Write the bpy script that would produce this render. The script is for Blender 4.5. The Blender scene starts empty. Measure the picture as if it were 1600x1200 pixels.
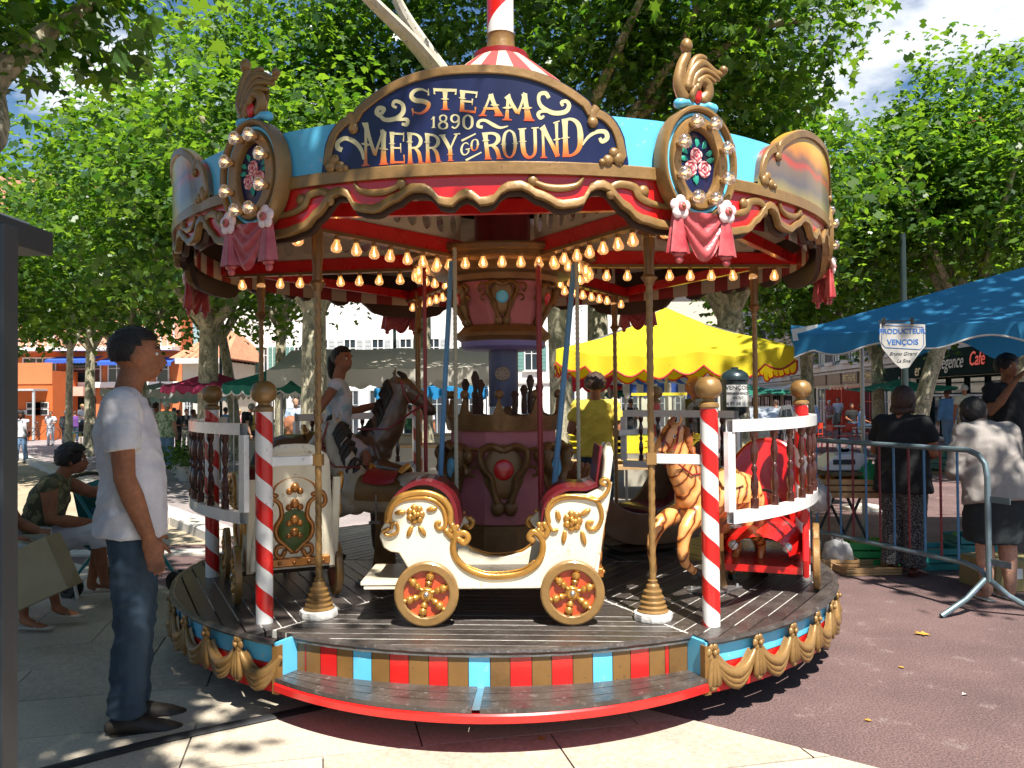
import bpy, math, random
import numpy as np
from mathutils import Vector, Matrix, Euler
random.seed(7); np.random.seed(7)
R = math.radians
sc = bpy.context.scene
COL = sc.collection
# ---------------------------------------------------------------- camera, world, sun, exposure
CH = 1.56
F = 1294.0
PITCH, ROLL = 0.97, 0.5
cd = bpy.data.cameras.new('camera'); cam = bpy.data.objects.new('camera', cd); COL.objects.link(cam)
cd.sensor_width = 36.0; cd.lens = F / 1600.0 * 36.0; cd.clip_start = .05; cd.clip_end = 3000
CM = Matrix.Translation((0, 0, CH)) @ Matrix.Rotation(R(90 + PITCH), 4, 'X') @ Matrix.Rotation(R(ROLL) * -1, 4, 'Z')
cam.matrix_world = CM
sc.camera = cam
w = bpy.data.worlds.new('World'); sc.world = w; w.use_nodes = True
SUN = Vector((.19, -.55, 1.0)).normalized()
def build_world():
    nt = w.node_tree; nd = nt.nodes; nd.clear(); L = nt.links.new
    out = nd.new('ShaderNodeOutputWorld'); bg = nd.new('ShaderNodeBackground'); sky = nd.new('ShaderNodeTexSky')
    sky.sky_type = 'NISHITA'; sky.sun_disc = False
    sky.sun_elevation = math.asin(SUN.z); sky.sun_rotation = math.atan2(SUN.x, SUN.y)
    sky.air_density = 1.3; sky.dust_density = .4; sky.ozone_density = 4.5; sky.altitude = 300
    tc = nd.new('ShaderNodeTexCoord'); mp = nd.new('ShaderNodeMapping'); mp.inputs['Scale'].default_value = (1, 1, 1.9)
    mp.inputs['Location'].default_value = (.35, .1, .02)
    n = nd.new('ShaderNodeTexNoise'); n.inputs['Scale'].default_value = 2.6; n.inputs['Detail'].default_value = 7; n.inputs['Roughness'].default_value = .55
    cr = nd.new('ShaderNodeValToRGB'); cr.color_ramp.elements[0].position = .545; cr.color_ramp.elements[1].position = .62
    mx = nd.new('ShaderNodeMixRGB'); mx.inputs[2].default_value = (14, 14.6, 15.6, 1)
    L(tc.outputs['Generated'], mp.inputs[0]); L(mp.outputs[0], n.inputs['Vector']); L(n.outputs['Fac'], cr.inputs[0])
    L(cr.outputs[0], mx.inputs[0]); hs = nd.new('ShaderNodeHueSaturation'); hs.inputs['Saturation'].default_value = 1.12; hs.inputs['Value'].default_value = 1.6; L(sky.outputs[0], hs.inputs['Color']); L(hs.outputs[0], mx.inputs[1]); L(mx.outputs[0], bg.inputs[0])
    bg.inputs[1].default_value = .035
    L(bg.outputs[0], out.inputs[0])
build_world()
sl = bpy.data.lights.new('sun', 'SUN'); so = bpy.data.objects.new('sun', sl); COL.objects.link(so)
sl.energy = 5.0; sl.angle = R(.53); sl.color = (1, .95, .87)
so.rotation_euler = SUN.to_track_quat('Z', 'Y').to_euler(); so.location = (0, 0, 30)
sc.view_settings.view_transform = 'Standard'; sc.view_settings.look = 'None'
sc.view_settings.exposure = 1.1; sc.view_settings.gamma = 1.0; sc.view_settings.use_curve_mapping = False
sc.cycles.max_bounces = 8; sc.cycles.diffuse_bounces = 3; sc.cycles.transparent_max_bounces = 12
# ---------------------------------------------------------------- picture point -> place
CMI = CM.to_3x3()
def ray(px, py):
    return (CMI @ Vector(((px - 800) / F, -(py - 600) / F, -1))).normalized()
def P(px, py, Y):
    d = ray(px, py); t = Y / d.y
    return Vector((d.x * t, Y, CH + d.z * t))
def gz(y): return 0.0 if y < 9 else -(y - 9) * .012
def G(px, py, z=0.0):
    """point where the sight line meets the ground"""
    d = ray(px, py); t = (z - CH) / d.z
    if d.y * t > 9:
        t = (CH - z + 9 * .012) / (-(d.z) - .012 * d.y) if (-(d.z) - .012 * d.y) > 1e-4 else 999
    return Vector((d.x * t, d.y * t, CH + d.z * t))
# ---------------------------------------------------------------- materials
def lin(c):
    if isinstance(c, str):
        c = [int(c[i:i + 2], 16) / 255 for i in (0, 2, 4)]
        c = [x / 12.92 if x <= .04045 else ((x + .055) / 1.055) ** 2.4 for x in c]
    return (c[0], c[1], c[2], 1)
MATS = {}
def mat(name, col, rough=.5, metal=0, var=.12, scale=6, bump=0, bscale=40, coat=0, col2=None, wear=0, wearcol=None, trans=0, spec=.5, fine=None):
    if name in MATS: return MATS[name]
    m = bpy.data.materials.new(name); m.use_nodes = True; MATS[name] = m
    nt = m.node_tree; nd = nt.nodes; L = nt.links.new; b = nd['Principled BSDF']
    c = lin(col); b.inputs['Base Color'].default_value = c
    b.inputs['Roughness'].default_value = rough; b.inputs['Metallic'].default_value = metal
    b.inputs['Coat Weight'].default_value = coat; b.inputs['Coat Roughness'].default_value = .12
    b.inputs['Specular IOR Level'].default_value = spec
    tc = nd.new('ShaderNodeTexCoord'); src = tc.outputs['Object']
    if var or col2:
        n = nd.new('ShaderNodeTexNoise'); n.inputs['Scale'].default_value = scale; n.inputs['Detail'].default_value = 6; n.inputs['Roughness'].default_value = .62
        L(src, n.inputs['Vector'])
        cr = nd.new('ShaderNodeValToRGB'); e = cr.color_ramp.elements
        e[0].position = .3; e[1].position = .7
        if col2:
            e[0].color = c; e[1].color = lin(col2)
        else:
            e[0].color = tuple(x * (1 - var) for x in c[:3]) + (1,); e[1].color = tuple(min(1, x * (1 + var)) for x in c[:3]) + (1,)
        L(n.outputs['Fac'], cr.inputs[0]); last = cr.outputs[0]
        if wear:
            n3 = nd.new('ShaderNodeTexNoise'); n3.inputs['Scale'].default_value = scale * 4; n3.inputs['Detail'].default_value = 8; n3.inputs['Roughness'].default_value = .75
            L(src, n3.inputs['Vector'])
            r3 = nd.new('ShaderNodeValToRGB'); r3.color_ramp.elements[0].position = .62 - wear * .12; r3.color_ramp.elements[1].position = .66 - wear * .1
            L(n3.outputs['Fac'], r3.inputs[0])
            mx = nd.new('ShaderNodeMixRGB'); L(r3.outputs[0], mx.inputs[0]); L(last, mx.inputs[1]); mx.inputs[2].default_value = lin(wearcol or (.25, .22, .18)); last = mx.outputs[0]
        if fine:
            n4 = nd.new('ShaderNodeTexNoise'); n4.inputs['Scale'].default_value = fine[0]; n4.inputs['Detail'].default_value = 3; L(src, n4.inputs['Vector'])
            m4 = nd.new('ShaderNodeMapRange'); m4.inputs[1].default_value = .35; m4.inputs[2].default_value = .65; m4.inputs[3].default_value = 1 - fine[1]; m4.inputs[4].default_value = 1 + fine[1]; L(n4.outputs['Fac'], m4.inputs[0])
            mv = nd.new('ShaderNodeVectorMath'); mv.operation = 'SCALE'; L(last, mv.inputs[0]); L(m4.outputs[0], mv.inputs['Scale']); last = mv.outputs[0]
        L(last, b.inputs['Base Color'])
        rr = nd.new('ShaderNodeMapRange'); rr.inputs[3].default_value = max(0, rough - .1); rr.inputs[4].default_value = min(1, rough + .12)
        L(n.outputs['Fac'], rr.inputs[0]); L(rr.outputs[0], b.inputs['Roughness'])
    if bump:
        n2 = nd.new('ShaderNodeTexNoise'); n2.inputs['Scale'].default_value = bscale; n2.inputs['Detail'].default_value = 6
        L(src, n2.inputs['Vector'])
        bp = nd.new('ShaderNodeBump'); bp.inputs['Strength'].default_value = bump; bp.inputs['Distance'].default_value = .01
        L(n2.outputs['Fac'], bp.inputs['Height']); L(bp.outputs[0], b.inputs['Normal'])
    if trans:
        t = nd.new('ShaderNodeBsdfTranslucent'); t.inputs[0].default_value = c
        ms = nd.new('ShaderNodeMixShader'); ms.inputs[0].default_value = trans
        L(b.outputs[0], ms.inputs[1]); L(t.outputs[0], ms.inputs[2]); L(ms.outputs[0], nd['Material Output'].inputs[0])
    return m
# ---------------------------------------------------------------- mesh builder
class MB:
    def __init__(s):
        s.v = []; s.f = []; s.m = []; s.M = None; s.mi = 0
    def add(s, vs, fs):
        o = len(s.v)
        if s.M is not None: vs = [s.M @ Vector(p) for p in vs]
        s.v.extend([tuple(p) for p in vs]); s.f.extend([tuple(i + o for i in f) for f in fs]); s.m.extend([s.mi] * len(fs)); return s
    def box(s, c, d, rot=0, bev=0):
        x, y, z = d[0] / 2, d[1] / 2, d[2] / 2
        if bev:
            b = min(bev, x * .9, y * .9, z * .9); vs = []; 
            for sx in (-1, 1):
                for sy in (-1, 1):
                    for sz in (-1, 1):
                        vs += [(sx * x, sy * (y - b), sz * (z - b)), (sx * (x - b), sy * y, sz * (z - b)), (sx * (x - b), sy * (y - b), sz * z)]
            def I(a, b_, c_, k): return (((a > 0) * 4 + (b_ > 0) * 2 + (c_ > 0)) * 3) + k
            fs = []
            for q in (-1, 1):
                fs.append((I(q, -1, -1, 0), I(q, 1, -1, 0), I(q, 1, 1, 0), I(q, -1, 1, 0))[::q])
                fs.append((I(-1, q, -1, 1), I(1, q, -1, 1), I(1, q, 1, 1), I(-1, q, 1, 1))[::-q])
                fs.append((I(-1, -1, q, 2), I(1, -1, q, 2), I(1, 1, q, 2), I(-1, 1, q, 2))[::q])
            for p in (-1, 1):
                for q in (-1, 1):
                    fs.append((I(p, q, -1, 0), I(p, q, 1, 0), I(p, q, 1, 1), I(p, q, -1, 1)))
                    fs.append((I(p, -1, q, 0), I(p, 1, q, 0), I(p, 1, q, 2), I(p, -1, q, 2)))
                    fs.append((I(-1, p, q, 1), I(1, p, q, 1), I(1, p, q, 2), I(-1, p, q, 2)))
                    for r_ in (-1, 1): fs.append((I(p, q, r_, 0), I(p, q, r_, 1), I(p, q, r_, 2)))
        else:
            vs = [(i, j, k) for i in (-x, x) for j in (-y, y) for k in (-z, z)]
            fs = [(0, 1, 3, 2), (4, 6, 7, 5), (0, 4, 5, 1), (2, 3, 7, 6), (0, 2, 6, 4), (1, 5, 7, 3)]
        cr, sr = math.cos(rot), math.sin(rot)
        vs = [(c[0] + p[0] * cr - p[1] * sr, c[1] + p[0] * sr + p[1] * cr, c[2] + p[2]) for p in vs]
        return s.add(vs, fs)
    def lathe(s, prof, c=(0, 0, 0), seg=16, axis='z', M=None):
        vs = []; fs = []; n = len(prof)
        for r_, z in prof:
            for k in range(seg):
                a = 2 * math.pi * k / seg; p = (r_ * math.cos(a), r_ * math.sin(a), z)
                if axis == 'y': p = (p[0], p[2], p[1])
                elif axis == 'x': p = (p[2], p[0], p[1])
                p = Vector(p)
                if M is not None: p = M @ p
                vs.append((p[0] + c[0], p[1] + c[1], p[2] + c[2]))
        for i in range(n - 1):
            for k in range(seg):
                k2 = (k + 1) % seg; fs.append((i * seg + k, i * seg + k2, (i + 1) * seg + k2, (i + 1) * seg + k))
        if tuple(prof[0]) == tuple(prof[-1]): return s.add(vs, fs)
        if prof[0][0] > 1e-5: fs.append(tuple(range(seg))[::-1])
        if prof[-1][0] > 1e-5: fs.append(tuple((n - 1) * seg + k for k in range(seg)))
        return s.add(vs, fs)
    def ell(s, c, r, seg=12, rings=8, M=None, fn=None):
        vs = []; fs = []
        for i in range(rings + 1):
            t = math.pi * i / rings
            for k in range(seg):
                a = 2 * math.pi * k / seg; d = Vector((math.sin(t) * math.cos(a), math.sin(t) * math.sin(a), math.cos(t)))
                q = fn(d) if fn else 1.0
                p = Vector((d.x * r[0] * q, d.y * r[1] * q, d.z * r[2] * q))
                if M is not None: p = M @ p
                vs.append((p.x + c[0], p.y + c[1], p.z + c[2]))
        for i in range(rings):
            for k in range(seg):
                k2 = (k + 1) % seg; fs.append((i * seg + k, (i + 1) * seg + k, (i + 1) * seg + k2, i * seg + k2))
        return s.add(vs, fs)
    def tube(s, pts, rad, seg=8, flat=1.0, side=None, caps=True, round_=False):
        pts = [Vector(p) for p in pts]; n = len(pts)
        if not hasattr(rad, '__len__'): rad = [rad] * n
        rad = [(q, q * flat) if not hasattr(q, '__len__') else q for q in rad]
        if round_:
            t0 = (pts[0] - pts[1]).normalized(); t1 = (pts[-1] - pts[-2]).normalized()
            r0 = min(rad[0]); r1 = min(rad[-1])
            pts = [pts[0] + t0 * r0 * .95, pts[0] + t0 * r0 * .6] + pts + [pts[-1] + t1 * r1 * .6, pts[-1] + t1 * r1 * .95]
            rad = [(rad[0][0] * .3, rad[0][1] * .3), (rad[0][0] * .8, rad[0][1] * .8)] + rad + [(rad[-1][0] * .8, rad[-1][1] * .8), (rad[-1][0] * .3, rad[-1][1] * .3)]; n += 4
        vs = []; fs = []; prev = None
        for i, p in enumerate(pts):
            t = (pts[min(i + 1, n - 1)] - pts[max(i - 1, 0)])
            t = t.normalized() if t.length > 1e-9 else Vector((0, 0, 1))
            if side is not None: u = Vector(side)
            elif prev is not None: u = prev
            else: u = Vector((1, 0, 0)) if abs(t.x) < .9 else Vector((0, 1, 0))
            u = u - t * u.dot(t)
            if u.length < 1e-6: u = t.orthogonal()
            u.normalize(); prev = u; w_ = t.cross(u)
            for k in range(seg):
                a = 2 * math.pi * k / seg; vs.append(p + u * math.cos(a) * rad[i][0] + w_ * math.sin(a) * rad[i][1])
        for i in range(n - 1):
            for k in range(seg):
                k2 = (k + 1) % seg; fs.append((i * seg + k, i * seg + k2, (i + 1) * seg + k2, (i + 1) * seg + k))
        if caps: fs.append(tuple(range(seg))[::-1]); fs.append(tuple((n - 1) * seg + k for k in range(seg)))
        return s.add(vs, fs)
    def prism(s, out, h0, h1, plane='xz', bev=0):
        """2-D outline (ccw) given thickness along the third axis"""
        n = len(out)
        def put(p, h): return (p[0], h, p[1]) if plane == 'xz' else (p[0], p[1], h)
        if bev:
            c = (sum(p[0] for p in out) / n, sum(p[1] for p in out) / n); ins = []
            for i in range(n):
                a, b, d = out[i - 1], out[i], out[(i + 1) % n]
                e1 = Vector((b[0] - a[0], b[1] - a[1])); e2 = Vector((d[0] - b[0], d[1] - b[1]))
                if e1.length > 0: e1.normalize()
                if e2.length > 0: e2.normalize()
                nn = Vector((-(e1.y + e2.y), e1.x + e2.x)); 
                if nn.length > 1e-6: nn.normalize()
                ins.append((b[0] + nn.x * bev, b[1] + nn.y * bev))
            sg = 1 if h1 > h0 else -1
            L_ = [[put(p, h0) for p in ins], [put(p, h0 + sg * bev) for p in out], [put(p, h1 - sg * bev) for p in out], [put(p, h1) for p in ins]]
        else: L_ = [[put(p, h0) for p in out], [put(p, h1) for p in out]]
        vs = [p for l in L_ for p in l]; fs = []
        for j in range(len(L_) - 1):
            for i in range(n): i2 = (i + 1) % n; fs.append((j * n + i, j * n + i2, (j + 1) * n + i2, (j + 1) * n + i))
        fs.append(tuple(range(n))[::-1]); fs.append(tuple((len(L_) - 1) * n + i for i in range(n)))
        return s.add(vs, fs)
    def grid(s, fn, nu, nv, closed=False):
        vs = [fn(i / nu, j / nv) for i in range(nu + 1) for j in range(nv + 1)]
        fs = [(i * (nv + 1) + j, (i + 1) * (nv + 1) + j, (i + 1) * (nv + 1) + j + 1, i * (nv + 1) + j + 1) for i in range(nu) for j in range(nv)]
        return s.add(vs, fs)
    def mesh(s, name, mats, smooth=None):
        me = bpy.data.meshes.new(name); me.from_pydata(s.v, [], s.f)
        for m in (mats if isinstance(mats, (list, tuple)) else [mats]): me.materials.append(m)
        me.polygons.foreach_set('material_index', s.m)
        if smooth is None: smooth = 35
        me.polygons.foreach_set('use_smooth', [smooth is not False] * len(s.f))
        if smooth is not False: 
            try: me.set_sharp_from_angle(angle=R(smooth))
            except Exception: pass
        me.update(); return me
    def build(s, name, mats, parent=None, smooth=None, loc=None, rot=None):
        return link(name, s.mesh(name, mats, smooth), parent, loc, rot)
def link(name, me, parent=None, loc=None, rot=None):
    o = bpy.data.objects.new(name, me); COL.objects.link(o)
    if parent is not None: o.parent = parent
    if loc is not None: o.location = loc
    if rot is not None: o.rotation_euler = rot
    return o
def tag(o, label=None, cat=None, group=None, kind=None):
    if label: o['label'] = label
    if cat: o['category'] = cat
    if group: o['group'] = group
    if kind: o['kind'] = kind
    return o
def empty(name, loc=(0, 0, 0), rz=0, label=None, cat=None, group=None):
    o = bpy.data.objects.new(name, None); COL.objects.link(o); o.location = loc; o.rotation_euler = (0, 0, rz); o.empty_display_size = .1
    return tag(o, label, cat, group)
def dup(o, parent=None):
    c = o.copy(); COL.objects.link(c); c.parent = parent
    for ch in list(o.children): dup(ch, c)
    return c
def remesh(mb, name, mats, vox, parent=None, smooth_it=2, loc=None, rot=None, fold=0, fs=(7, 7, 13)):
    """weld overlapping volumes into one continuous surface"""
    me = mb.mesh('tmp', mats, smooth=180)
    o = bpy.data.objects.new('tmp', me); COL.objects.link(o)
    rm = o.modifiers.new('r', 'REMESH'); rm.mode = 'VOXEL'; rm.voxel_size = vox; rm.use_smooth_shade = True
    if smooth_it:
        sm = o.modifiers.new('s', 'SMOOTH'); sm.factor = .5; sm.iterations = smooth_it
    dg = bpy.context.evaluated_depsgraph_get(); ev = o.evaluated_get(dg)
    me2 = bpy.data.meshes.new_from_object(ev); me2.name = name
    if fold:
        from mathutils import noise as nz
        n = len(me2.vertices); co = np.empty(n * 3, np.float32); no = np.empty(n * 3, np.float32); me2.vertices.foreach_get('co', co); me2.vertices.foreach_get('normal', no); co = co.reshape(-1, 3); no = no.reshape(-1, 3)
        d = np.array([1 - abs(nz.noise(Vector((p[0] * fs[0] + 3.1, p[1] * fs[1], (p[2] + p[0] * .6) * fs[2])))) * 2.6 + .5 * nz.noise(Vector((p[0] * 19, p[1] * 19, p[2] * 24))) for p in co.tolist()])
        co += no * (d * fold)[:, None].astype(np.float32); me2.vertices.foreach_set('co', co.reshape(-1)); me2.update()
    me2.materials.clear()
    for m in (mats if isinstance(mats, (list, tuple)) else [mats]): me2.materials.append(m)
    bpy.data.objects.remove(o); bpy.data.meshes.remove(me)
    return link(name, me2, parent, loc, rot)
def spline(pts, n=8):
    """Catmull-Rom through points"""
    P_ = [Vector(p) for p in pts]; out = []
    for i in range(len(P_) - 1):
        a = P_[max(i - 1, 0)]; b = P_[i]; c = P_[i + 1]; d = P_[min(i + 2, len(P_) - 1)]
        for k in range(n):
            t = k / n
            out.append(.5 * ((2 * b) + (c - a) * t + (2 * a - 5 * b + 4 * c - d) * t * t + (3 * b - a - 3 * c + d) * t ** 3))
    out.append(P_[-1]); return out
# ================================================================ SETTING
M_asph = mat('asphalt', (.14, .085, .08), .9, var=.25, scale=1.3, bump=.9, bscale=140, wear=.3, wearcol=(.2, .145, .135), fine=(95, .45))
M_road = mat('road', (.27, .23, .225), .9, var=.25, scale=.8, bump=.3, bscale=90, fine=(60, .25), wear=.2, wearcol=(.2, .17, .165))
M_sand = mat('sand', (.38, .31, .21), .95, var=.2, scale=1.5, bump=.8, bscale=110)
M_bed = mat('joint', (.10, .085, .07), .95)
M_stone = mat('pale_stone', (.47, .41, .32), .75, var=.12, scale=2.2, bump=.2, bscale=60, wear=.12, wearcol=(.33, .28, .22), fine=(70, .12))
M_stone2 = mat('pale_stone_b', (.42, .36, .28), .78, var=.14, scale=2.8, bump=.2, bscale=60, wear=.2, wearcol=(.3, .25, .2), fine=(45, .14))
M_kerb = mat('kerb_stone', (.5, .46, .4), .85, var=.15, scale=4, bump=.3)
def sheet(name, poly, z, m):
    b = MB(); ys = sorted(set([p[1] for p in poly]))
    b.add([(x, y, gz(y) + z) for x, y in poly], [tuple(range(len(poly)))])
    o = b.build(name, m, smooth=False); tag(o, kind='structure'); return o
g = MB()
for y0, y1 in ((-150, 9), (9, 90), (90, 1200)):
    z0, z1 = gz(y0), (gz(y1) if y1 <= 90 else gz(90)); z0 = gz(min(y0, 90))
    g.add([(-900, y0, z0), (900, y0, z0), (900, y1, z1), (-900, y1, z1)], [(0, 1, 2, 3)])
tag(g.build('ground', M_asph, smooth=False), kind='structure')
KA, KB = Vector((-3.05, 9.0)), Vector((-22, 35.0))
sheet('road', [(-3.05, 9), (2.4, 9), (8.5, 88), (-60, 88), (-60, 35), (-22, 35)], .004, M_road)
sheet('sand_strip', [(-40, 9), (-3.2, 9), (-22.1, 35), (-40, 35)], .004, M_sand)
def clip(poly, a, b, c):
    """keep a*x+b*y<=c"""
    out = []
    for i in range(len(poly)):
        p, q = poly[i - 1], poly[i]; dp = a * p[0] + b * p[1] - c; dq = a * q[0] + b * q[1] - c
        if (dp <= 0) != (dq <= 0):
            t = dp / (dp - dq); out.append((p[0] + (q[0] - p[0]) * t, p[1] + (q[1] - p[1]) * t))
        if dq <= 0: out.append(q)
    return out
LIM = [(0, 1, 8.35), (.834, .552, .834 * 1.24 + .552 * 4.22), (.755, .655, .755 * 1.71 + .655 * 3.51), (.62, .784, .62 * 2.3 + .784 * 2.83)]
def region(poly):
    for l in LIM:
        poly = clip(poly, *l)
        if len(poly) < 3: return []
    return poly
bed = region([(-8, -3), (6, -3), (6, 9), (-8, 9)])
pv = sheet('paving', bed, .004, M_bed)
cr_, sr_ = math.cos(R(13)), math.sin(R(13)); rnd = random.Random(3)
for r_ in range(-8, 24):
    off = (r_ % 2) * .5 + rnd.uniform(-.1, .1); v0 = r_ * .53
    for c_ in range(-12, 12):
        u0 = c_ * 1.02 + off; g_ = .004
        q = [(u0 + g_, v0 + g_), (u0 + 1.02 - g_, v0 + g_), (u0 + 1.02 - g_, v0 + .53 - g_), (u0 + g_, v0 + .53 - g_)]
        q = [(u * cr_ - v * sr_ , u * sr_ + v * cr_) for u, v in q]
        cx = sum(p[0] for p in q) / 4; cy = sum(p[1] for p in q) / 4
        if cy < 1.8 or cx < -.62 * cy - 1.2 or cx > .62 * cy + 1.2: continue
        q = region(q)
        if len(q) < 3: continue
        h = .014 + rnd.uniform(-.0025, .0025)
        ox, oy = q[0]
        b = MB(); b.prism([(p[0] - ox, p[1] - oy) for p in q], -.008, h - .004, 'xy')
        o = b.build('paving_stone', M_stone if rnd.random() < .6 else M_stone2, pv, False, loc=(ox, oy, .004))
# kerbs
kd = (KB - KA); kl = kd.length; kd.normalize(); kn = Vector((-kd.y, kd.x)); ka = math.atan2(kd.y, kd.x)
kroot = empty('kerb', (0, 0, 0)); kroot['kind'] = 'structure'
for i in range(int(kl / 1.0)):
    p = KA + kd * (i + .5); b = MB(); b.box((0, 0, .03), (.985, .32, .18), 0, .015)
    b.build('kerb_stone', M_kerb, kroot, False, loc=(p.x, p.y, gz(p.y)), rot=(0, 0, ka))
eroot = empty('paving_edge', (0, 0, 0)); eroot['kind'] = 'structure'
for i in range(9):
    b = MB(); b.box((0, 0, 0), (.985, .26, .05), 0, .006); b.build('edge_stone', M_kerb, eroot, False, loc=(-2.0 - i, 8.5, .0))
# fallen leaves, litter
# ---------------------------------------------------------------- buildings
def wl(name, c, **k): return mat(name, c, .85, var=.07, scale=1.2, bump=.15, bscale=25, **k)
W_or = wl('orange_render', (.58, .17, .06)); W_sal = wl('salmon_render', (.62, .27, .17)); W_dor = wl('deep_orange_render', (.52, .12, .025))
W_cr = wl('cream_render', (.62, .56, .45)); W_wh = wl('white_render', (.78, .76, .72)); W_bei = wl('beige_render', (.5, .45, .36)); W_gr = wl('grey_stone', (.52, .5, .46))
M_glass = mat('window_glass', (.03, .04, .05), .08, var=0, spec=.8)
M_dark = mat('dark_opening', (.012, .011, .01), .8, var=0)
M_wpaint = mat('white_paint', (.75, .74, .71), .45, var=.06, wear=.08, wearcol=(.45, .42, .38))
M_blind = mat('blue_awning', (.03, .1, .45), .8); M_pinkaw = mat('pink_awning', (.7, .36, .28), .8)
M_shut = mat('shutter_green', (.12, .25, .22), .6); M_shutg = mat('shutter_grey', (.4, .42, .42), .6)
M_iron = mat('wrought_iron', (.015, .015, .016), .45, var=0)
M_tile = mat('roof_tile', (.5, .22, .12), .85, var=.3, scale=5)
M_redp = mat('red_shop_paint', (.6, .05, .02), .45); M_dgreen = mat('cafe_green', (.008, .02, .015), .95, spec=.05)
class Bld:
    """building: local frame x along the facade, -y outward"""
    def __init__(s, name, label, loc, ang, w_, h, d, m, cat='building'):
        s.r = empty(name, loc, ang, label, cat); s.w = w_; s.h = h; s.m = m
        MB().box((w_ / 2, d / 2, h / 2), (w_, d, h)).build('wall', m, s.r, False)
    def window(s, x, z, w_, h, bars=1, shut=None, frame=M_wpaint, pane=M_glass, rail=False, depth=.0):
        b = MB(); t = .07
        b.box((x, -.02, z + h / 2), (w_ + .02, .03, h)); o = b.build('window', M_dark, s.r, False)
        f = MB()
        for sx in (-1, 1): f.box((x + sx * (w_ / 2), -.05, z + h / 2), (t, .08, h + t))
        for zz in (z, z + h): f.box((x, -.052, zz), (w_ - t, .08, t))
        for i in range(bars): f.box((x - w_ / 2 + w_ * (i + 1) / (bars + 1), -.048, z + h / 2), (.05, .05, h - t))
        f.box((x, -.047, z + h * .68), (w_ - t, .045, .04))
        f.build('frame', frame, o, False)
        p = MB(); p.box((x, -.038, z + h / 2), (w_ - .02, .004, h - .02)); p.build('pane', pane, o, False)
        sl_ = MB(); sl_.box((x, -.1, z - .06), (w_ + .3, .2, .08)); sl_.build('sill', W_gr, o, False)
        if shut:
            for sx in (-1, 1):
                q = MB(); cx = x + sx * (w_ * .75 + .06); q.box((cx, -.04, z + h / 2), (w_ * .48, .05, h))
                for k in range(7): q.box((cx, -.072, z + h * (k + .5) / 7), (w_ * .4, .014, h / 7 * .5))
                q.build('shutter', shut, s.r, False)
        if rail: s.rail(x - w_ / 2 - .3, x + w_ / 2 + .3, z - .05, 1.0, .55)
        return o
    def rail(s, x0, x1, z, h=1.0, out=.9, step=.14, m=M_iron):
        b = MB(); b.box(((x0 + x1) / 2, -out / 2, z - .08), (x1 - x0, out, .16)); b.build('balcony', W_gr, s.r, False)
        f = MB()
        for zz in (z + .06, z + h): f.box(((x0 + x1) / 2, -out + .05, zz), (x1 - x0, .04, .04))
        n = int((x1 - x0) / step)
        for i in range(n + 1):
            x = x0 + .03 + (x1 - x0 - .06) * i / n; f.box((x, -out + .05, z + h / 2 + .03), (.022, .022, h - .1))
            if i % 3 == 0 and i < n: f.lathe([(.05, -.01), (.065, 0), (.05, .01)], (x + step / 2, -out + .05, z + h * .5), 6, 'y')
        f.build('railing', m, s.r, False)
    def band(s, x0, x1, z, h, out, m, name='cornice'):
        MB().box(((x0 + x1) / 2, -out / 2, z), (x1 - x0, out, h)).build(name, m, s.r, False)
    def text(s, body, x, z, size, m, out=.2, name='lettering', shear=0):
        o = text_mesh(body, size, m, .01, shear); o.name = name; o.parent = s.r; o.location = (x, -out, z); o.rotation_euler = (R(90), 0, 0); return o
def text_mesh(body, size, m, ext=.004, shear=0, bold=0, align='CENTER', sx=1):
    c = bpy.data.curves.new('lettering', 'FONT'); c.body = body; c.size = size; c.extrude = ext; c.align_x = align; c.align_y = 'CENTER'; c.shear = shear; c.offset = bold; c.resolution_u = 3
    t = bpy.data.objects.new('t', c); COL.objects.link(t)
    me = bpy.data.meshes.new_from_object(t.evaluated_get(bpy.context.evaluated_depsgraph_get())); me.name = 'lettering'
    bpy.data.objects.remove(t); me.materials.clear(); me.materials.append(m)
    if sx != 1:
        me.transform(Matrix.Diagonal((sx, 1, 1, 1)))
    return link('lettering', me)
def px_x(px, Y): return (px - 800) / F * Y
def px_z(py, Y): return CH - (py - 622) / F * Y
# --- orange building on the left
Yb = 46; x0 = px_x(-260, Yb); zb = gz(Yb) - .3
B1 = Bld('orange_building', 'orange and salmon painted block with long balcony and blue awnings at left', (x0, Yb, zb), 0, px_x(284, Yb) - x0, 15, 1.6, W_or)
def L1(px): return px_x(px, Yb) - x0
def Z1(py): return px_z(py, Yb) - zb
MB().box(((L1(284)) / 2, -.02, (Z1(541) + 15) / 2), (L1(284) - .02, .05, 15 - Z1(541))).build('upper_wall', W_sal, B1.r, False)
B1.band(0, L1(282), Z1(541), .2, 1.2, M_wpaint, 'balcony_slab'); B1.band(L1(90), L1(284), Z1(596), .3, .5, W_wh, 'ledge')
B1.band(L1(88), L1(150), Z1(606), .5, 1.4, M_pinkaw, 'awning')
f = MB(); n = 60
for i in range(n): f.box((L1(284) * i / n, -1.15, Z1(541) + .55), (.03, .03, 1.0))
f.box((L1(284) / 2, -1.15, Z1(541) + 1.05), (L1(284), .05, .05)); f.build('railing', M_shutg, B1.r, False)
for a, b_, c_, d_, k in ((-40, 8, 555, 580, 4), (37, 88, 553, 579, 4), (113, 158, 560, 594, 0), (246, 264, 562, 594, 0), (170, 196, 560, 592, 1)):
    B1.window((L1(a) + L1(b_)) / 2, Z1(d_), L1(b_) - L1(a), Z1(c_) - Z1(d_), k, pane=M_glass)
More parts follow.
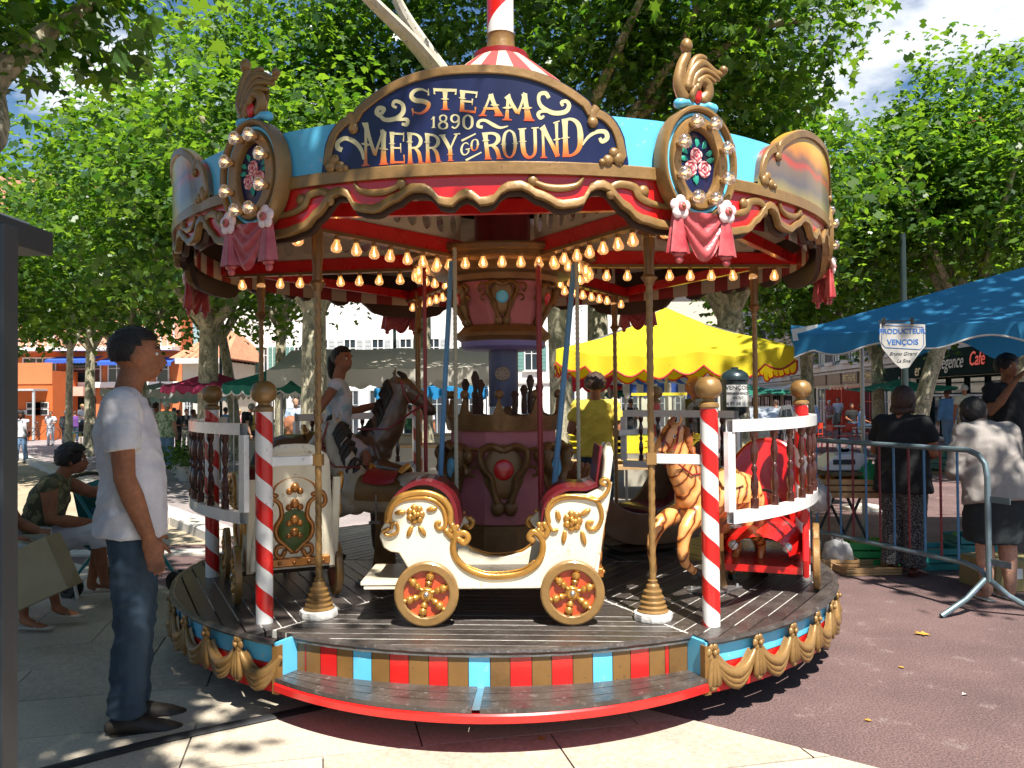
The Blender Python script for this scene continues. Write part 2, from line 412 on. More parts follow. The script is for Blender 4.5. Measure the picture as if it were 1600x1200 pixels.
for a, b_ in ((-30, 6), (40, 60), (66, 86), (120, 150), (200, 230), (250, 275)):
    B1.window((L1(a) + L1(b_)) / 2, Z1(538), (L1(b_) - L1(a)) * .8, 1.9, 1, pane=M_glass); B1.window((L1(a) + L1(b_)) / 2, Z1(538) + 3.0, (L1(b_) - L1(a)) * .8, 1.5, 1, shut=None)
def awn(bl, xa, xb, z, out, drop, m, fr=.22):
    b = MB(); n = 14
    b.add([(xa, -.08, z), (xb, -.08, z), (xb, -out, z - drop), (xa, -out, z - drop), (xa, -.08, z - .04), (xb, -.08, z - .04), (xb, -out, z - drop - .04), (xa, -out, z - drop - .04)], [(0, 1, 2, 3), (7, 6, 5, 4), (0, 3, 7, 4), (1, 5, 6, 2)])
    for i in range(n):
        u0 = xa + (xb - xa) * i / n; u1 = xa + (xb - xa) * (i + 1) / n
        b.add([(u0, -out - .005, z - drop), (u1, -out - .005, z - drop), (u1, -out - .005, z - drop - fr * .7), ((u0 + u1) / 2, -out - .005, z - drop - fr), (u0, -out - .005, z - drop - fr * .7)], [(0, 1, 2, 3, 4)])
    b.build('awning', m, bl.r, False)
awn(B1, L1(92), L1(162), Z1(551), 1.4, .25, M_blind); awn(B1, L1(244), L1(282), Z1(553), 1.3, .35, M_blind); awn(B1, L1(170), L1(200), Z1(553), 1.3, .3, M_blind)
for a, b_ in ((92, 150), (160, 205), (215, 245)):
    B1.window((L1(a) + L1(b_)) / 2, .4, (L1(b_) - L1(a)) * .96, Z1(616) - .4, 2, frame=M_dark)
B2 = Bld('orange_kiosk', 'low deep orange annex with metal canopy in front of orange building', (px_x(10, 43), 43, gz(43) - .3), 0, px_x(82, 43) - px_x(10, 43), px_z(573, 43) - gz(43) + .3, 2.5, W_dor, 'building')
wB = B2.w; 
B2.band(.4, wB * .9, px_z(603, 43) - gz(43) + .3, .1, 1.3, M_shutg, 'canopy'); B2.band(0, wB, px_z(583, 43) - gz(43) + .5, 1.1, .05, W_or, 'parapet')
MB().box((wB * .88, -1.2, 1.5), (.1, .1, 2.9)).build('post', M_shutg, B2.r, False)
for i, (u, v) in enumerate(((.62, 2.1), (.78, 2.1), (.62, 1.75), (.78, 1.75))):
    MB().box((wB * u, -.1, v), (.75, .05, .32)).build('notice_board', M_wpaint, B2.r, False); MB().box((wB * u, -.13, v), (.68, .02, .25)).build('notice', M_dark, B2.r, False)
B2.band(0, wB * .5, 1.75, .22, .12, M_shutg, 'pipe')
# --- pale buildings behind the market
def plain(name, label, pa, pb, Y, top, m, fl, cols, shut=None, roof=True, mm=None, d=8):
    xa = px_x(pa, Y); wd = px_x(pb, Y) - xa; z0 = gz(Y) - .3; h = px_z(top, Y) - z0
    B = Bld(name, label, (xa, Y, z0), 0, wd, h, d, m)
    nf = max(1, int((h - 1) // fl))
    for k in range(nf):
        for c in range(cols):
            x = wd * (c + .5) / cols
            if k == 0: B.window(x, .3, wd / cols * .6, 2.5, 2, frame=M_shutg)
            else: B.window(x, k * fl + 1.0, min(1.15, wd / cols * .42), 1.55, 1, shut=shut)
        if k: B.band(0, wd, k * fl + .25, .14, .12, W_gr)
    B.band(-.2, wd + .2, h, .3, .5, W_gr)
    if roof:
        b = MB(); e = .5
        b.add([(-e, -e, h + .15), (wd + e, -e, h + .15), (wd + e, d + e, h + .15), (-e, d + e, h + .15), (wd * .2, d / 2, h + 1.9), (wd * .8, d / 2, h + 1.9)], [(0, 1, 5, 4), (1, 2, 5), (2, 3, 4, 5), (3, 0, 4), (3, 2, 1, 0)])
        for i in range(int(wd / .35)):
            x = .2 + i * .35; t = min(1, min(x / (wd * .2), (wd - x) / (wd * .2))); 
            b.tube([(x, -e, h + .17), (x, -e + (d / 2 + e) * t * .98, h + .17 + 1.75 * t * .98)], .07, 5)
        b.build('roof', M_tile, B.r, False)
    return B
plain('townhouse', 'low cream house with tiled roof beside the orange building', 285, 345, 44, 560, W_cr, 3.0, 3, M_shutg)
plain('townhouse', 'white rendered house with green shutters behind the green market parasol', 346, 480, 50, 440, W_wh, 3.0, 5, M_shut)
plain('townhouse', 'tall sunlit white house behind the long cream stall awning', 482, 700, 46, 400, W_wh, 3.1, 5, M_shutg)
plain('townhouse', 'white house partly hidden by the carousel centre column', 702, 960, 52, 430, W_wh, 3.1, 5, M_shut)
plain('townhouse', 'cream house closing the square behind the yellow parasol', 962, 1130, 58, 450, W_cr, 3.1, 4, M_shutg)
# --- long stone facade on the right, receding
th = math.atan2(1, .134); fdir = Vector((.134, 1)).normalized()
def fac_pt(Y): return (12.5 + .134 * Y, Y)
def facade(name, label, Ya, Yb_, h, m, cols, nf=3, shut=None, ground=None):
    # local x runs towards the camera so that -y faces the square
    p = fac_pt(Yb_); q = fac_pt(Ya); L_ = math.hypot(p[0] - q[0], p[1] - q[1])
    B = Bld(name, label, (p[0], p[1], -1.2), math.atan2(q[1] - p[1], q[0] - p[0]), L_, h + 1.2, 9, m)
    g0 = 1.2 + gz((Ya + Yb_) / 2)
    for k in range(1, nf + 1):
        z = g0 + 3.95 + (k - 1) * 3.1
        B.band(0, L_, z - .35, .3, .35, W_gr); B.band(0, L_, z - .62, .12, .2, W_gr)
        for c in range(cols):
            x = L_ * (c + .5) / cols
            B.window(x, z, 1.2, 2.2, 1, shut=shut, rail=(k <= 2))
            B.band(x - .85, x + .85, z + 2.4, .16, .22, W_gr, 'lintel')
    for c in range(cols + 1):
        x = min(max(L_ * c / cols, .25), L_ - .25); MB().box((x, -.06, g0 + 3.6 + (h - 4) / 2), (.4, .12, h - 4)).build('pilaster', W_gr, B.r, False)
    B.band(-.1, L_ + .1, h + 1.0, .45, .7, W_gr); 
    b = MB(); b.add([(-.5, -.8, h + 1.2), (L_ + .5, -.8, h + 1.2), (L_ + .5, 4, h + 2.9), (-.5, 4, h + 2.9)], [(0, 1, 2, 3)])
    for i in range(int(L_ / .3)): b.tube([(i * .3, -.8, h + 1.22), (i * .3, 4, h + 2.92)], .08, 5)
    b.build('roof', M_tile, B.r, False)
    return B, L_, g0
BF, LF, g0 = facade('cafe_building', 'ornate stone building with iron balconies above the dark green cafe front', 19, 36, 9.6, W_bei, 6, nf=2)
BG, LG, g1 = facade('shop_building', 'cream stone building with red framed shop fronts past the cafe', 36.3, 60, 12.2, W_cr, 7, shut=M_shutg)
BH, LH, g2 = facade('shop_building', 'far beige building at the end of the shop row with pale awning', 60.3, 88, 11.5, W_bei, 7, shut=M_shutg)
# cafe fascia and glazing
BF.band(.4, LF - .2, g0 + 2.95, .95, .5, M_dgreen, 'fascia')
M_gold_l = mat('gold_letter', (.75, .55, .25), .5, var=0); M_red_l = bpy.data.materials.new('red_neon'); M_red_l.use_nodes = True
bb = M_red_l.node_tree.nodes['Principled BSDF']; bb.inputs['Base Color'].default_value = (.7, .08, .05, 1); bb.inputs['Emission Color'].default_value = (1, .1, .06, 1); bb.inputs['Emission Strength'].default_value = .12
def LY(px):   # facade x coordinate (local) seen at this picture column
    Y = 12.5 / ((px - 800) / F - .134); p = fac_pt(36); q = fac_pt(Y); return math.hypot(p[0] - q[0], p[1] - q[1]) * (1 if Y < 36 else -1)
BF.text('Régence', LY(1508), g0 + 2.95, .72, mat('pale_letter', (.5, .47, .36), .5, var=0), .53, shear=.35)
BF.text('Café', LY(1553), g0 + 2.97, .68, M_red_l, .54, shear=.3)
BF.text('B', LY(1602), g0 + 2.95, 1.0, M_gold_l, .53, shear=.2); BF.text('er', LY(1455), g0 + 2.75, .7, M_gold_l, .53, shear=.2)
nb = 9
for i in range(nb):
    x = .9 + (LF - 1.6) * (i + .5) / nb
    BF.window(x, g0 + .15, (LF - 1.6) / nb * .86, 1.55, 1, frame=M_dgreen); BF.window(x, g0 + 1.8, (LF - 1.6) / nb * .86, .6, 0, frame=M_dgreen)
for i in range(7):
    x = LG * (i + .5) / 7
    fm = M_redp if i in (3, 4, 5) else M_dgreen if i in (1,) else M_shutg
    BG.window(x, g1 + .1, LG / 7 * .72, 2.35, 2, frame=fm); BG.band(x - LG / 16, x + LG / 16, g1 + 2.95, .6, .25, mat('brown_fascia', (.2, .13, .08), .6) if i != 6 else M_dgreen, 'fascia')
    if i in (3, 4): MB().box((x + 1.1, -.5, g1 + 1.2), (.08, .9, 2.3)).build('door', M_redp, BG.r, False)
BG.text('BRETAGNE', LG * 4.5 / 7, g1 + 2.95, .5, M_gold_l, .27); BG.text('POMMES', LG * 5.5 / 7, g1 + 2.95, .45, M_gold_l, .27)
awn(BH, 2, LH - 3, g2 + 3.1, 2.6, .9, mat('pale_awning', (.6, .6, .6), .8), .35)
for i in range(6): BH.window(LH * (i + .5) / 6, g2 + .1, 2.6, 2.2, 2, frame=M_dark)
awn(BG, .5, 4, g1 + 3.0, 1.8, .6, mat('pale_awning', (.6, .6, .6), .8), .3)
# ================================================================ PLANE TREES
def leaf_material(name, c0, c1, tr):
    m = bpy.data.materials.new(name); m.use_nodes = True; nt = m.node_tree; nd = nt.nodes; L = nt.links.new
    b = nd['Principled BSDF']; b.inputs['Roughness'].default_value = .36
    ge = nd.new('ShaderNodeNewGeometry'); cr = nd.new('ShaderNodeValToRGB'); cr.color_ramp.elements[0].color = lin(c0); cr.color_ramp.elements[1].color = lin(c1)
    L(ge.outputs['Random Per Island'], cr.inputs[0]); L(cr.outputs[0], b.inputs['Base Color'])
    t = nd.new('ShaderNodeBsdfTranslucent'); mx = nd.new('ShaderNodeMixRGB'); mx.blend_type = 'MULTIPLY'; mx.inputs[0].default_value = 1; mx.inputs[2].default_value = lin(tr)
    L(cr.outputs[0], mx.inputs[1]); L(mx.outputs[0], t.inputs[0])
    ms = nd.new('ShaderNodeMixShader'); ms.inputs[0].default_value = .42
    L(b.outputs[0], ms.inputs[1]); L(t.outputs[0], ms.inputs[2]); L(ms.outputs[0], nd['Material Output'].inputs[0]); return m
LEAF = leaf_material('leaf', (.018, .062, .012), (.085, .16, .034), (4.6, 4.0, 1.0))
LEAF2 = leaf_material('leaf_far', (.018, .06, .014), (.075, .14, .034), (4.0, 3.7, 1.2))
def bark():
    m = bpy.data.materials.new('plane_bark'); m.use_nodes = True; nt = m.node_tree; nd = nt.nodes; L = nt.links.new; b = nd['Principled BSDF']; b.inputs['Roughness'].default_value = .85
    tc = nd.new('ShaderNodeTexCoord'); mp = nd.new('ShaderNodeMapping'); mp.inputs['Scale'].default_value = (1, 1, .55)
    n = nd.new('ShaderNodeTexNoise'); n.inputs['Scale'].default_value = 9; n.inputs['Detail'].default_value = 3; n.inputs['Distortion'].default_value = .6
    cr = nd.new('ShaderNodeValToRGB'); cr.color_ramp.interpolation = 'CONSTANT'; e = cr.color_ramp.elements
    e[0].position = 0; e[0].color = (.16, .15, .10, 1); e[1].position = .42; e[1].color = (.27, .25, .17, 1)
    for p, c in ((.52, (.4, .36, .25, 1)), (.6, (.2, .17, .11, 1)), (.66, (.5, .46, .34, 1))):
        x = e.new(p); x.color = c
    L(tc.outputs['Object'], mp.inputs[0]); L(mp.outputs[0], n.inputs['Vector']); L(n.outputs['Fac'], cr.inputs[0]); L(cr.outputs[0], b.inputs['Base Color'])
    bp = nd.new('ShaderNodeBump'); bp.inputs['Strength'].default_value = .4; bp.inputs['Distance'].default_value = .02; L(n.outputs['Fac'], bp.inputs['Height']); L(bp.outputs[0], b.inputs['Normal']); return m
BARK = bark()
PALEBARK = mat('pale_bark', (.5, .46, .36), .8, col2=(.68, .64, .54), scale=5, wear=.35, wearcol=(.1, .085, .06), bump=.2, bscale=12)
# five-lobed leaf, unit width
def lobed(n):
    if n == 5:
        return np.array([(0, -.5, 0), (.16, -.34, .02), (.46, -.36, -.04), (.27, -.1, .02), (.52, .16, -.06), (.2, .14, .03), (.0, .56, -.07), (-.2, .14, .03), (-.52, .16, -.06), (-.27, -.1, .02), (-.46, -.36, -.04), (-.16, -.34, .02)])
    return np.array([(0, -.5, 0), (.42, -.3, -.03), (.2, -.02, .03), (.42, .22, -.05), (0, .52, -.04), (-.42, .22, -.05), (-.2, -.02, .03), (-.42, -.3, -.03)])
def crown(blobs, n, size, seed, lobes=8, sprays=9, droop=.25, hollow=.55, m=None):
    """leaves in sprays through the crown; blobs: (x,y,z,rx,ry,rz)"""
    rs = np.random.RandomState(seed); bl = np.array(blobs, float)
    vol = (bl[:, 3] * bl[:, 4] * bl[:, 5]) ** .8; k = rs.choice(len(bl), n // sprays, p=vol / vol.sum())
    d = rs.normal(size=(len(k), 3)); d /= np.linalg.norm(d, axis=1)[:, None]
    r_ = hollow + (1 - hollow) * rs.rand(len(k)) ** .7
    # lumpy outline
    lump = 1 + .16 * np.sin(d[:, 0] * 5 + k) * np.sin(d[:, 1] * 4.3 + 2 * k) + .12 * np.sin(d[:, 2] * 7 + k * 1.7) + rs.normal(size=len(k)) * .05
    c = bl[k, :3] + d * bl[k, 3:] * (r_ * lump)[:, None]
    c = np.repeat(c, sprays, 0); out = np.repeat(d, sprays, 0)
    sp = rs.normal(size=(len(c), 3)) * np.array([size * 1.5, size * 1.5, size * .75]); sp += out * (rs.rand(len(c), 1) * size * 1.5)
    c = c + sp
    N = len(c); nm = rs.normal(size=(N, 3)) * .55 + np.array([0, 0, 1.0]) + out * .35; nm /= np.linalg.norm(nm, axis=1)[:, None]
    a = rs.rand(N) * 2 * np.pi; t = np.stack([np.cos(a), np.sin(a), -droop * np.ones(N)], 1) + out * .4
    t -= nm * (t * nm).sum(1)[:, None]; t /= np.linalg.norm(t, axis=1)[:, None]; b_ = np.cross(nm, t)
    s = size * (.5 + .85 * rs.rand(N) ** 1.3); L_ = lobed(lobes); q = len(L_); cu = rs.rand(N, 1) * .5 - .08; fo = rs.rand(N, 1) * .35
    hz = L_[None, :, 2] - cu * (L_[None, :, 1] ** 2) - fo * np.abs(L_[None, :, 0])
    V = c[:, None] + s[:, None, None] * (L_[None, :, 0, None] * (.85 + .3 * rs.rand(N))[:, None, None] * b_[:, None] + L_[None, :, 1, None] * t[:, None] + hz[:, :, None] * nm[:, None])
    me = bpy.data.meshes.new('crown'); me.vertices.add(N * q); me.vertices.foreach_set('co', V.reshape(-1).astype(np.float32))
    me.loops.add(N * q); me.loops.foreach_set('vertex_index', np.arange(N * q, dtype=np.int32))
    me.polygons.add(N); me.polygons.foreach_set('loop_start', np.arange(0, N * q, q, dtype=np.int32))
    try: me.polygons.foreach_set('loop_total', np.full(N, q, dtype=np.int32))
    except Exception: pass
    me.materials.append(m or LEAF); me.update(calc_edges=True); return me
def tree(label, x, y, r, trunk, limbs, blobs, n, size, seed, lobes=8, m=None, bark_=None, sprays=9, hollow=.55, name='plane_tree'):
    z = gz(y); o = empty(name, (x, y, z), 0, label, 'tree', 'plane trees')
    pts = spline(trunk, 6); k = len(pts)
    b = MB(); b.tube(pts, [r * (1.35 - .35 * min(1, i / 4)) * (1 - .3 * i / k) for i in range(k)], 12); b.build('trunk', bark_ or BARK, o)
    for l in limbs:
        p = spline(l[1], 6); b = MB(); q = len(p); b.tube(p, [l[0] * (1 - .72 * i / q) for i in range(q)], 8)
        b.build('limb', l[2] if len(l) > 2 else (bark_ or BARK), o)
    if n:
        c = link('crown', crown(blobs, n, size, seed, lobes, m=m, sprays=sprays, hollow=hollow), o); c['kind'] = 'stuff'
    return o
def auto_tree(label, px, Y, dia_px, base_z, top_z, rad, n, size, seed, lean=0, **k):
    x = px_x(px, Y); r = dia_px / F * Y / 2; rs = random.Random(seed); z0 = gz(Y)
    hb = base_z - z0
    tr = [(0, 0, -.2), (lean * .3, 0, hb * .5), (lean, .1, hb + .4)]
    limbs = []; blobs = []
    na = 5
    for i in range(na):
        a = i * 2 * math.pi / na + rs.uniform(-.3, .3); L_ = rad * rs.uniform(.5, .8); zz = top_z - z0
        e = (lean + math.cos(a) * L_, math.sin(a) * L_, hb + (zz - hb) * rs.uniform(.45, .75))
        limbs.append((r * .6, [(lean, .1, hb * .9), (lean + math.cos(a) * L_ * .35, math.sin(a) * L_ * .35, hb + .6), e]))
        blobs.append((lean + math.cos(a) * rad * .55, math.sin(a) * rad * .55, hb + (zz - hb) * rs.uniform(.32, .6), rad * .55, rad * .55, (zz - hb) * .36))
    blobs.append((lean, 0, (hb + zz - z0) / 2 + (zz - hb) * .2 - z0 * 0, rad * .6, rad * .6, (zz - hb) * .42))
    return tree(label, x, Y, r, tr, limbs, blobs, n, size, seed, **k)
# --- the big tree right behind the carousel (its branches show over the roof)
def rel(x0, y0, px, py, Y): p = P(px, py, Y); return (p.x - x0, p.y - y0, p.z - gz(y0))
bx, by = px_x(872, 13), 13.0
def rb(px, py, Y): return rel(bx, by, px, py, Y)
bl = []
for px, py, Y, rx, ry, rz in ((590, 60, 13.2, 1.6, 1.2, 1.1), (450, 70, 13.2, 1.4, 1.2, 1.1), (760, 20, 13, 1.8, 1.3, 1.3), (930, 30, 12, 1.4, 1.2, 1.1), (1080, 60, 12.4, 1.6, 1.3, 1.2),
                              (1215, 50, 11, 1.05, 1.2, .95), (1120, 160, 12.5, 1.5, 1.5, .9), (960, 120, 12.5, 1.4, 1.3, .8), (1180, 190, 14, 1.05, 1.2, .7), (680, -140, 12.6, 1.8, 1.3, 1.1), (900, -130, 12, 2.2, 1.5, 1.2), (1120, -80, 11, 1.7, 1.5, 1.1), (560, 150, 14, 1.2, 1.2, .8)):
    c = rb(px, py, Y); bl.append(c + (rx, ry, rz))
tree('large plane tree right behind the carousel, branches spreading above its striped roof', bx, by, .21, [(0, 0, -.2), (.05, 0, 1.5), rb(866, 380, 13)],
     [(.16, [rb(866, 400, 13), rb(760, 200, 12.6), rb(690, 120, 11.5), rb(640, 60, 10.6), rb(560, -20, 9.6), rb(480, -120, 9)], PALEBARK),
      (.12, [rb(700, 125, 11.8), rb(630, 20, 11.4), rb(600, -60, 11)], PALEBARK),
      (.13, [rb(870, 380, 13), rb(900, 230, 12.6), rb(960, 90, 11.6), rb(1010, -20, 11)]), (.11, [rb(870, 380, 13), rb(960, 220, 12.5), rb(1060, 80, 11.5), rb(1100, -20, 11)]),
      (.1, [rb(1000, 180, 12.4), rb(1110, 90, 11.6), rb(1200, 40, 11.2), rb(1280, 30, 11)]), (.09, [rb(870, 380, 13), rb(850, 200, 13.4), rb(820, 40, 13.8)])],
     bl, 27000, .15, 11, lobes=5, sprays=8, hollow=.35)
# --- tree off frame to the left: its branch hangs into the top-left corner and shades the ground
nx, ny = -6.6, 5.2
def rn(px, py, Y): return rel(nx, ny, px, py, Y)
bl = [rn(50, -10, 6.3) + (.85, .9, .3), rn(180, -60, 6.6) + (.6, .7, .3), rn(-50, 50, 6.2) + (.5, .6, .25), rn(10, 95, 6.0) + (.3, .4, .16), rn(130, 25, 6.4) + (.4, .45, .2)]
def nb_(x, y, z, rx, ry, rz): bl.append((x - nx, y - ny, z, rx, ry, rz))
nb_(-4.4, 1.6, 6.3, 1.7, 1.6, .8); nb_(-2.7, 1.2, 6.6, 1.5, 1.4, .7); nb_(-3.8, -1.0, 6.4, 1.8, 1.4, .8); nb_(-1.7, -.6, 6.5, 1.25, 1.3, .65); nb_(-6.5, .5, 6.0, 1.6, 2.2, 1.0); nb_(-5.6, 3.4, 6.8, 1.6, 1.4, .8); nb_(-3.2, 3.3, 7.4, 1.5, 1.2, .6); nb_(-2.2, -2.6, 6.6, 1.6, 1.2, .7)
nb_(-1.5, 1.4, 6.9, .95, 1.0, .5); nb_(-.95, 1.1, 6.7, 1.05, 1.1, .55); nb_(-1.3, 2.2, 6.9, 1.0, .7, .4); nb_(-.25, 2.1, 6.9, .85, .75, .4); nb_(-1.9, 2.5, 7.2, 1.2, 1.0, .5); nb_(-.9, -.7, 6.4, .8, .9, .45)
tree('plane tree standing off to the left, its speckled branch hanging into the top left corner', nx, ny, .26, [(0, 0, -.2), (.1, 0, 1.6), (.2, .1, 3.0)],
     [(.13, [(.2, .1, 2.7), rn(-80, 260, 5.6), rn(-10, 130, 6.0), rn(60, 60, 6.2), rn(140, 5, 6.5), rn(220, -80, 7)]),
      (.12, [(.2, .1, 2.9), (1.2, -1.8, 4.8), (2.6, -4.2, 6.2), (4.2, -5.6, 6.6)]), (.12, [(.2, .1, 2.9), (1.6, -2, 5.2), (3.6, -3.6, 6.4), (5.0, -4.0, 6.8)]), (.1, [(.2, .1, 2.9), (.4, -2.0, 5.4), (.6, -5.0, 6.2)]), (.1, [(.2, .1, 2.9), (1.6, -1, 5.4), (3.4, -1.9, 7.2)])],
     bl, 31000, .155, 21, lobes=5, sprays=8, hollow=.2)
# --- tree off frame above and to the right: shades the stall and the asphalt behind the carousel
qx, qy = 8.6, 3.0
bl = [(5.6 - qx, 3.6 - qy, 7.2, 1.6, 1.5, .7), (7.4 - qx, 2.2 - qy, 7.0, 1.7, 1.6, .8), (4.3 - qx, 4.6 - qy, 7.8, 1.3, 1.2, .6), (6.8 - qx, 4.8 - qy, 7.8, 1.7, 1.4, .7), (8.6 - qx, 4 - qy, 7, 1.6, 1.6, .9), (5.2 - qx, 6.0 - qy, 8.6, 1.4, 1.2, .6), (9.5 - qx, 1 - qy, 6.8, 1.6, 1.6, .8)]
tree('plane tree standing off to the right above the market stall', qx, qy, .25, [(0, 0, -.2), (0, 0, 1.8), (-.1, .1, 3.4)],
     [(.13, [(-.1, .1, 3.2), (-1.2, .8, 5.8), (-3, 1.2, 7.2)]), (.12, [(-.1, .1, 3.2), (-1, 1.6, 5.8), (-2, 2.6, 7.6)]), (.1, [(-.1, .1, 3.2), (.4, .6, 5.6), (.8, .6, 7)])],
     bl, 9000, .17, 31, lobes=5, sprays=8, hollow=.2)
# --- avenue trees, left to right
auto_tree('thin plane tree far left against the orange building front', 108, 31, 12, 3.9, 8.5, 2.8, 4500, .22, 41, m=LEAF2)
auto_tree('plane tree with straight trunk in front of the orange building', 140, 27, 17, 3.6, 9.2, 3.3, 5500, .21, 42, m=LEAF2)
auto_tree('leaning plane tree seen just behind the head of the standing man', 233, 21, 24, 3.0, 8.8, 3.2, 12500, .18, 43, lean=-.5, m=LEAF2)
auto_tree('plane tree rising behind the dark red market parasol', 325, 16, 36, 3.3, 8.3, 3.1, 19000, .145, 44)
auto_tree('slanting plane tree trunk right of the dark red parasol', 372, 24, 19, 3.6, 9.6, 3.2, 5500, .19, 45, lean=-.6, m=LEAF2)
auto_tree('forked plane tree behind the green market parasol', 438, 22, 20, 3.8, 9.0, 3.0, 5500, .18, 46, m=LEAF2)
auto_tree('thick mottled plane tree trunk right behind the girl on the horse', 490, 13, 47, 3.2, 6.7, 2.6, 11500, .14, 47)
auto_tree('plane tree behind the kiosk, its trunk beyond the left edge', -60, 17, 20, 2.9, 5.9, 2.9, 11000, .16, 48)
auto_tree('slim plane tree behind the white stall roof left of the centre column', 660, 20, 34, 4.2, 8.2, 2.7, 4500, .19, 50, m=LEAF2)
auto_tree('multi stemmed plane tree behind the yellow parasol', 1150, 14, 52, 3.2, 6.6, 2.3, 8500, .145, 51, lean=-.1)
auto_tree('dark plane tree trunk behind the head of the man at the yellow stall', 935, 22, 40, 4.4, 8.6, 2.6, 4500, .19, 52, m=LEAF2)
auto_tree('plane tree between yellow and blue awnings', 1262, 18, 24, 2.6, 6.5, 2.3, 9500, .155, 53)
auto_tree('tall plane tree at right against the sky above the blue awning', 1418, 15.5, 28, 3.3, 7.6, 2.1, 16000, .145, 54, lean=1.1)
auto_tree('plane tree with cut trunk at the right edge above the blue awning', 1600, 20, 26, 3.6, 9.0, 2.3, 6000, .18, 55, m=LEAF2)
auto_tree('plane tree in front of the cafe shop windows', 1372, 24, 22, 2.8, 6.8, 2.2, 5500, .18, 56, m=LEAF2)
# ================================================================ THE CAROUSEL
CX, CY = -.06, 5.88; ROT = -3.7
ZD = .41                                   # deck height
GOLD = mat('gold_paint', (.26, .145, .045), .42, .2, var=.2, scale=9, coat=.25, wear=.12, wearcol=(.16, .085, .03), bump=.25, bscale=30)
GOLDB = mat('bright_gold', (.50, .25, .05), .3, .6, var=.25, scale=12, coat=.3, bump=.2, bscale=40, wear=.15, wearcol=(.3, .13, .03))
BRONZE = mat('bronze_paint', (.2, .105, .035), .45, .3, var=.25, scale=7, coat=.1, bump=.2)
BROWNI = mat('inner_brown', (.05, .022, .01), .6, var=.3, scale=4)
RED = mat('red_enamel', (.58, .012, .01), .28, var=.1, coat=.5, wear=.06, wearcol=(.3, .02, .015))
DRED = mat('dark_red', (.26, .008, .012), .4, var=.15, coat=.2)
SKYB = mat('sky_blue_paint', (.12, .52, .78), .38, var=.07, coat=.3, wear=.05, wearcol=(.45, .5, .5))
NAVY = mat('navy_paint', (.004, .008, .055), .35, var=.3, scale=3, coat=.12)
WHITE = mat('white_gloss', (.8, .79, .76), .28, var=.04, coat=.4, wear=.05, wearcol=(.42, .38, .33))
CREAM = mat('cream_gloss', (.78, .7, .52), .25, var=.06, scale=4, coat=.5, wear=.06, wearcol=(.4, .3, .2))
CANVC = mat('cream_canvas', (.52, .44, .32), .8, var=.1); CANVR = mat('red_canvas', (.42, .05, .045), .75, var=.12)
PINKR = mat('pink_carved', (.38, .03, .04), .4, var=.3, scale=14, coat=.3, col2=(.55, .12, .12)); PINKW = mat('pale_pink', (.8, .52, .52), .4, var=.15, coat=.3, col2=(.85, .72, .7))
PINK = mat('pink_drum', (.45, .14, .155), .55, var=.12, wear=.06, wearcol=(.4, .2, .18)); LILAC = mat('lilac_paint', (.2, .18, .42), .5); SLATE = mat('slate_paint', (.09, .11, .2), .5)
DECK = mat('deck_board', (.028, .022, .02), .33, var=.3, scale=5, col2=(.075, .062, .054), wear=.2, wearcol=(.12, .105, .095), bump=.5, bscale=60, coat=.15)
DECKW = mat('deck_board_b', (.037, .03, .027), .35, var=.3, scale=7, col2=(.09, .075, .066), wear=.3, wearcol=(.14, .125, .115), bump=.5, bscale=60, coat=.15)
JOINTW = mat('pale_joint', (.5, .48, .44), .7, var=.4, scale=20)
MBROWN = mat('matt_brown', (.2, .1, .025), .5, var=.18, coat=.2, wear=.15, wearcol=(.1, .06, .03)); FOOTW = mat('white_stone_foot', (.6, .58, .54), .8, wear=.3, wearcol=(.3, .29, .27), bump=.5)
WOODD = mat('dark_turned_wood', (.03, .007, .005), .25, var=.35, scale=9, coat=.5, col2=(.08, .02, .011)); ROPE = mat('pale_rope', (.42, .4, .3), .8); BLUEP = mat('blue_pole', (.1, .27, .48), .4)
STEEL = mat('steel', (.5, .5, .5), .35, .9, var=.1)
def emis(name, col, st):
    m = bpy.data.materials.new(name); m.use_nodes = True; b = m.node_tree.nodes['Principled BSDF']
    b.inputs['Base Color'].default_value = lin(col); b.inputs['Emission Color'].default_value = lin(col); b.inputs['Emission Strength'].default_value = st; return m
FIL = emis('filament', (1, .6, .25), 13); FIL2 = emis('dim_filament', (1, .55, .2), 2.5)
def clear(name, tint=(1, 1, 1), f=.82, glow=0):
    m = bpy.data.materials.new(name); m.use_nodes = True; nt = m.node_tree; nd = nt.nodes; nd.remove(nd['Principled BSDF'])
    t = nd.new('ShaderNodeBsdfTransparent'); t.inputs[0].default_value = lin(tint); g_ = nd.new('ShaderNodeBsdfGlossy'); g_.inputs['Roughness'].default_value = .08
    fr = nd.new('ShaderNodeLayerWeight'); fr.inputs[0].default_value = .35; mr = nd.new('ShaderNodeMapRange'); mr.inputs[3].default_value = 1 - f; mr.inputs[4].default_value = .95
    mx = nd.new('ShaderNodeMixShader'); nt.links.new(fr.outputs['Facing'], mr.inputs[0]); nt.links.new(mr.outputs[0], mx.inputs[0]); nt.links.new(t.outputs[0], mx.inputs[1]); nt.links.new(g_.outputs[0], mx.inputs[2]); 
    if glow:
        em = nd.new('ShaderNodeEmission'); em.inputs[0].default_value = (1, .5, .17, 1); em.inputs[1].default_value = glow; ad = nd.new('ShaderNodeAddShader'); nt.links.new(mx.outputs[0], ad.inputs[0]); nt.links.new(em.outputs[0], ad.inputs[1]); nt.links.new(ad.outputs[0], nd['Material Output'].inputs[0])
    else: nt.links.new(mx.outputs[0], nd['Material Output'].inputs[0])
    return m
BULB = clear('bulb_glass', (1, .75, .45), .6, .22); BULB2 = clear('clear_bulb_glass', (.97, .95, .93), .6, .03)
ca = empty('carousel', (CX, CY, 0), R(ROT), 'round steam merry go round with red ceiling, gold scrollwork and blue name board', 'carousel')
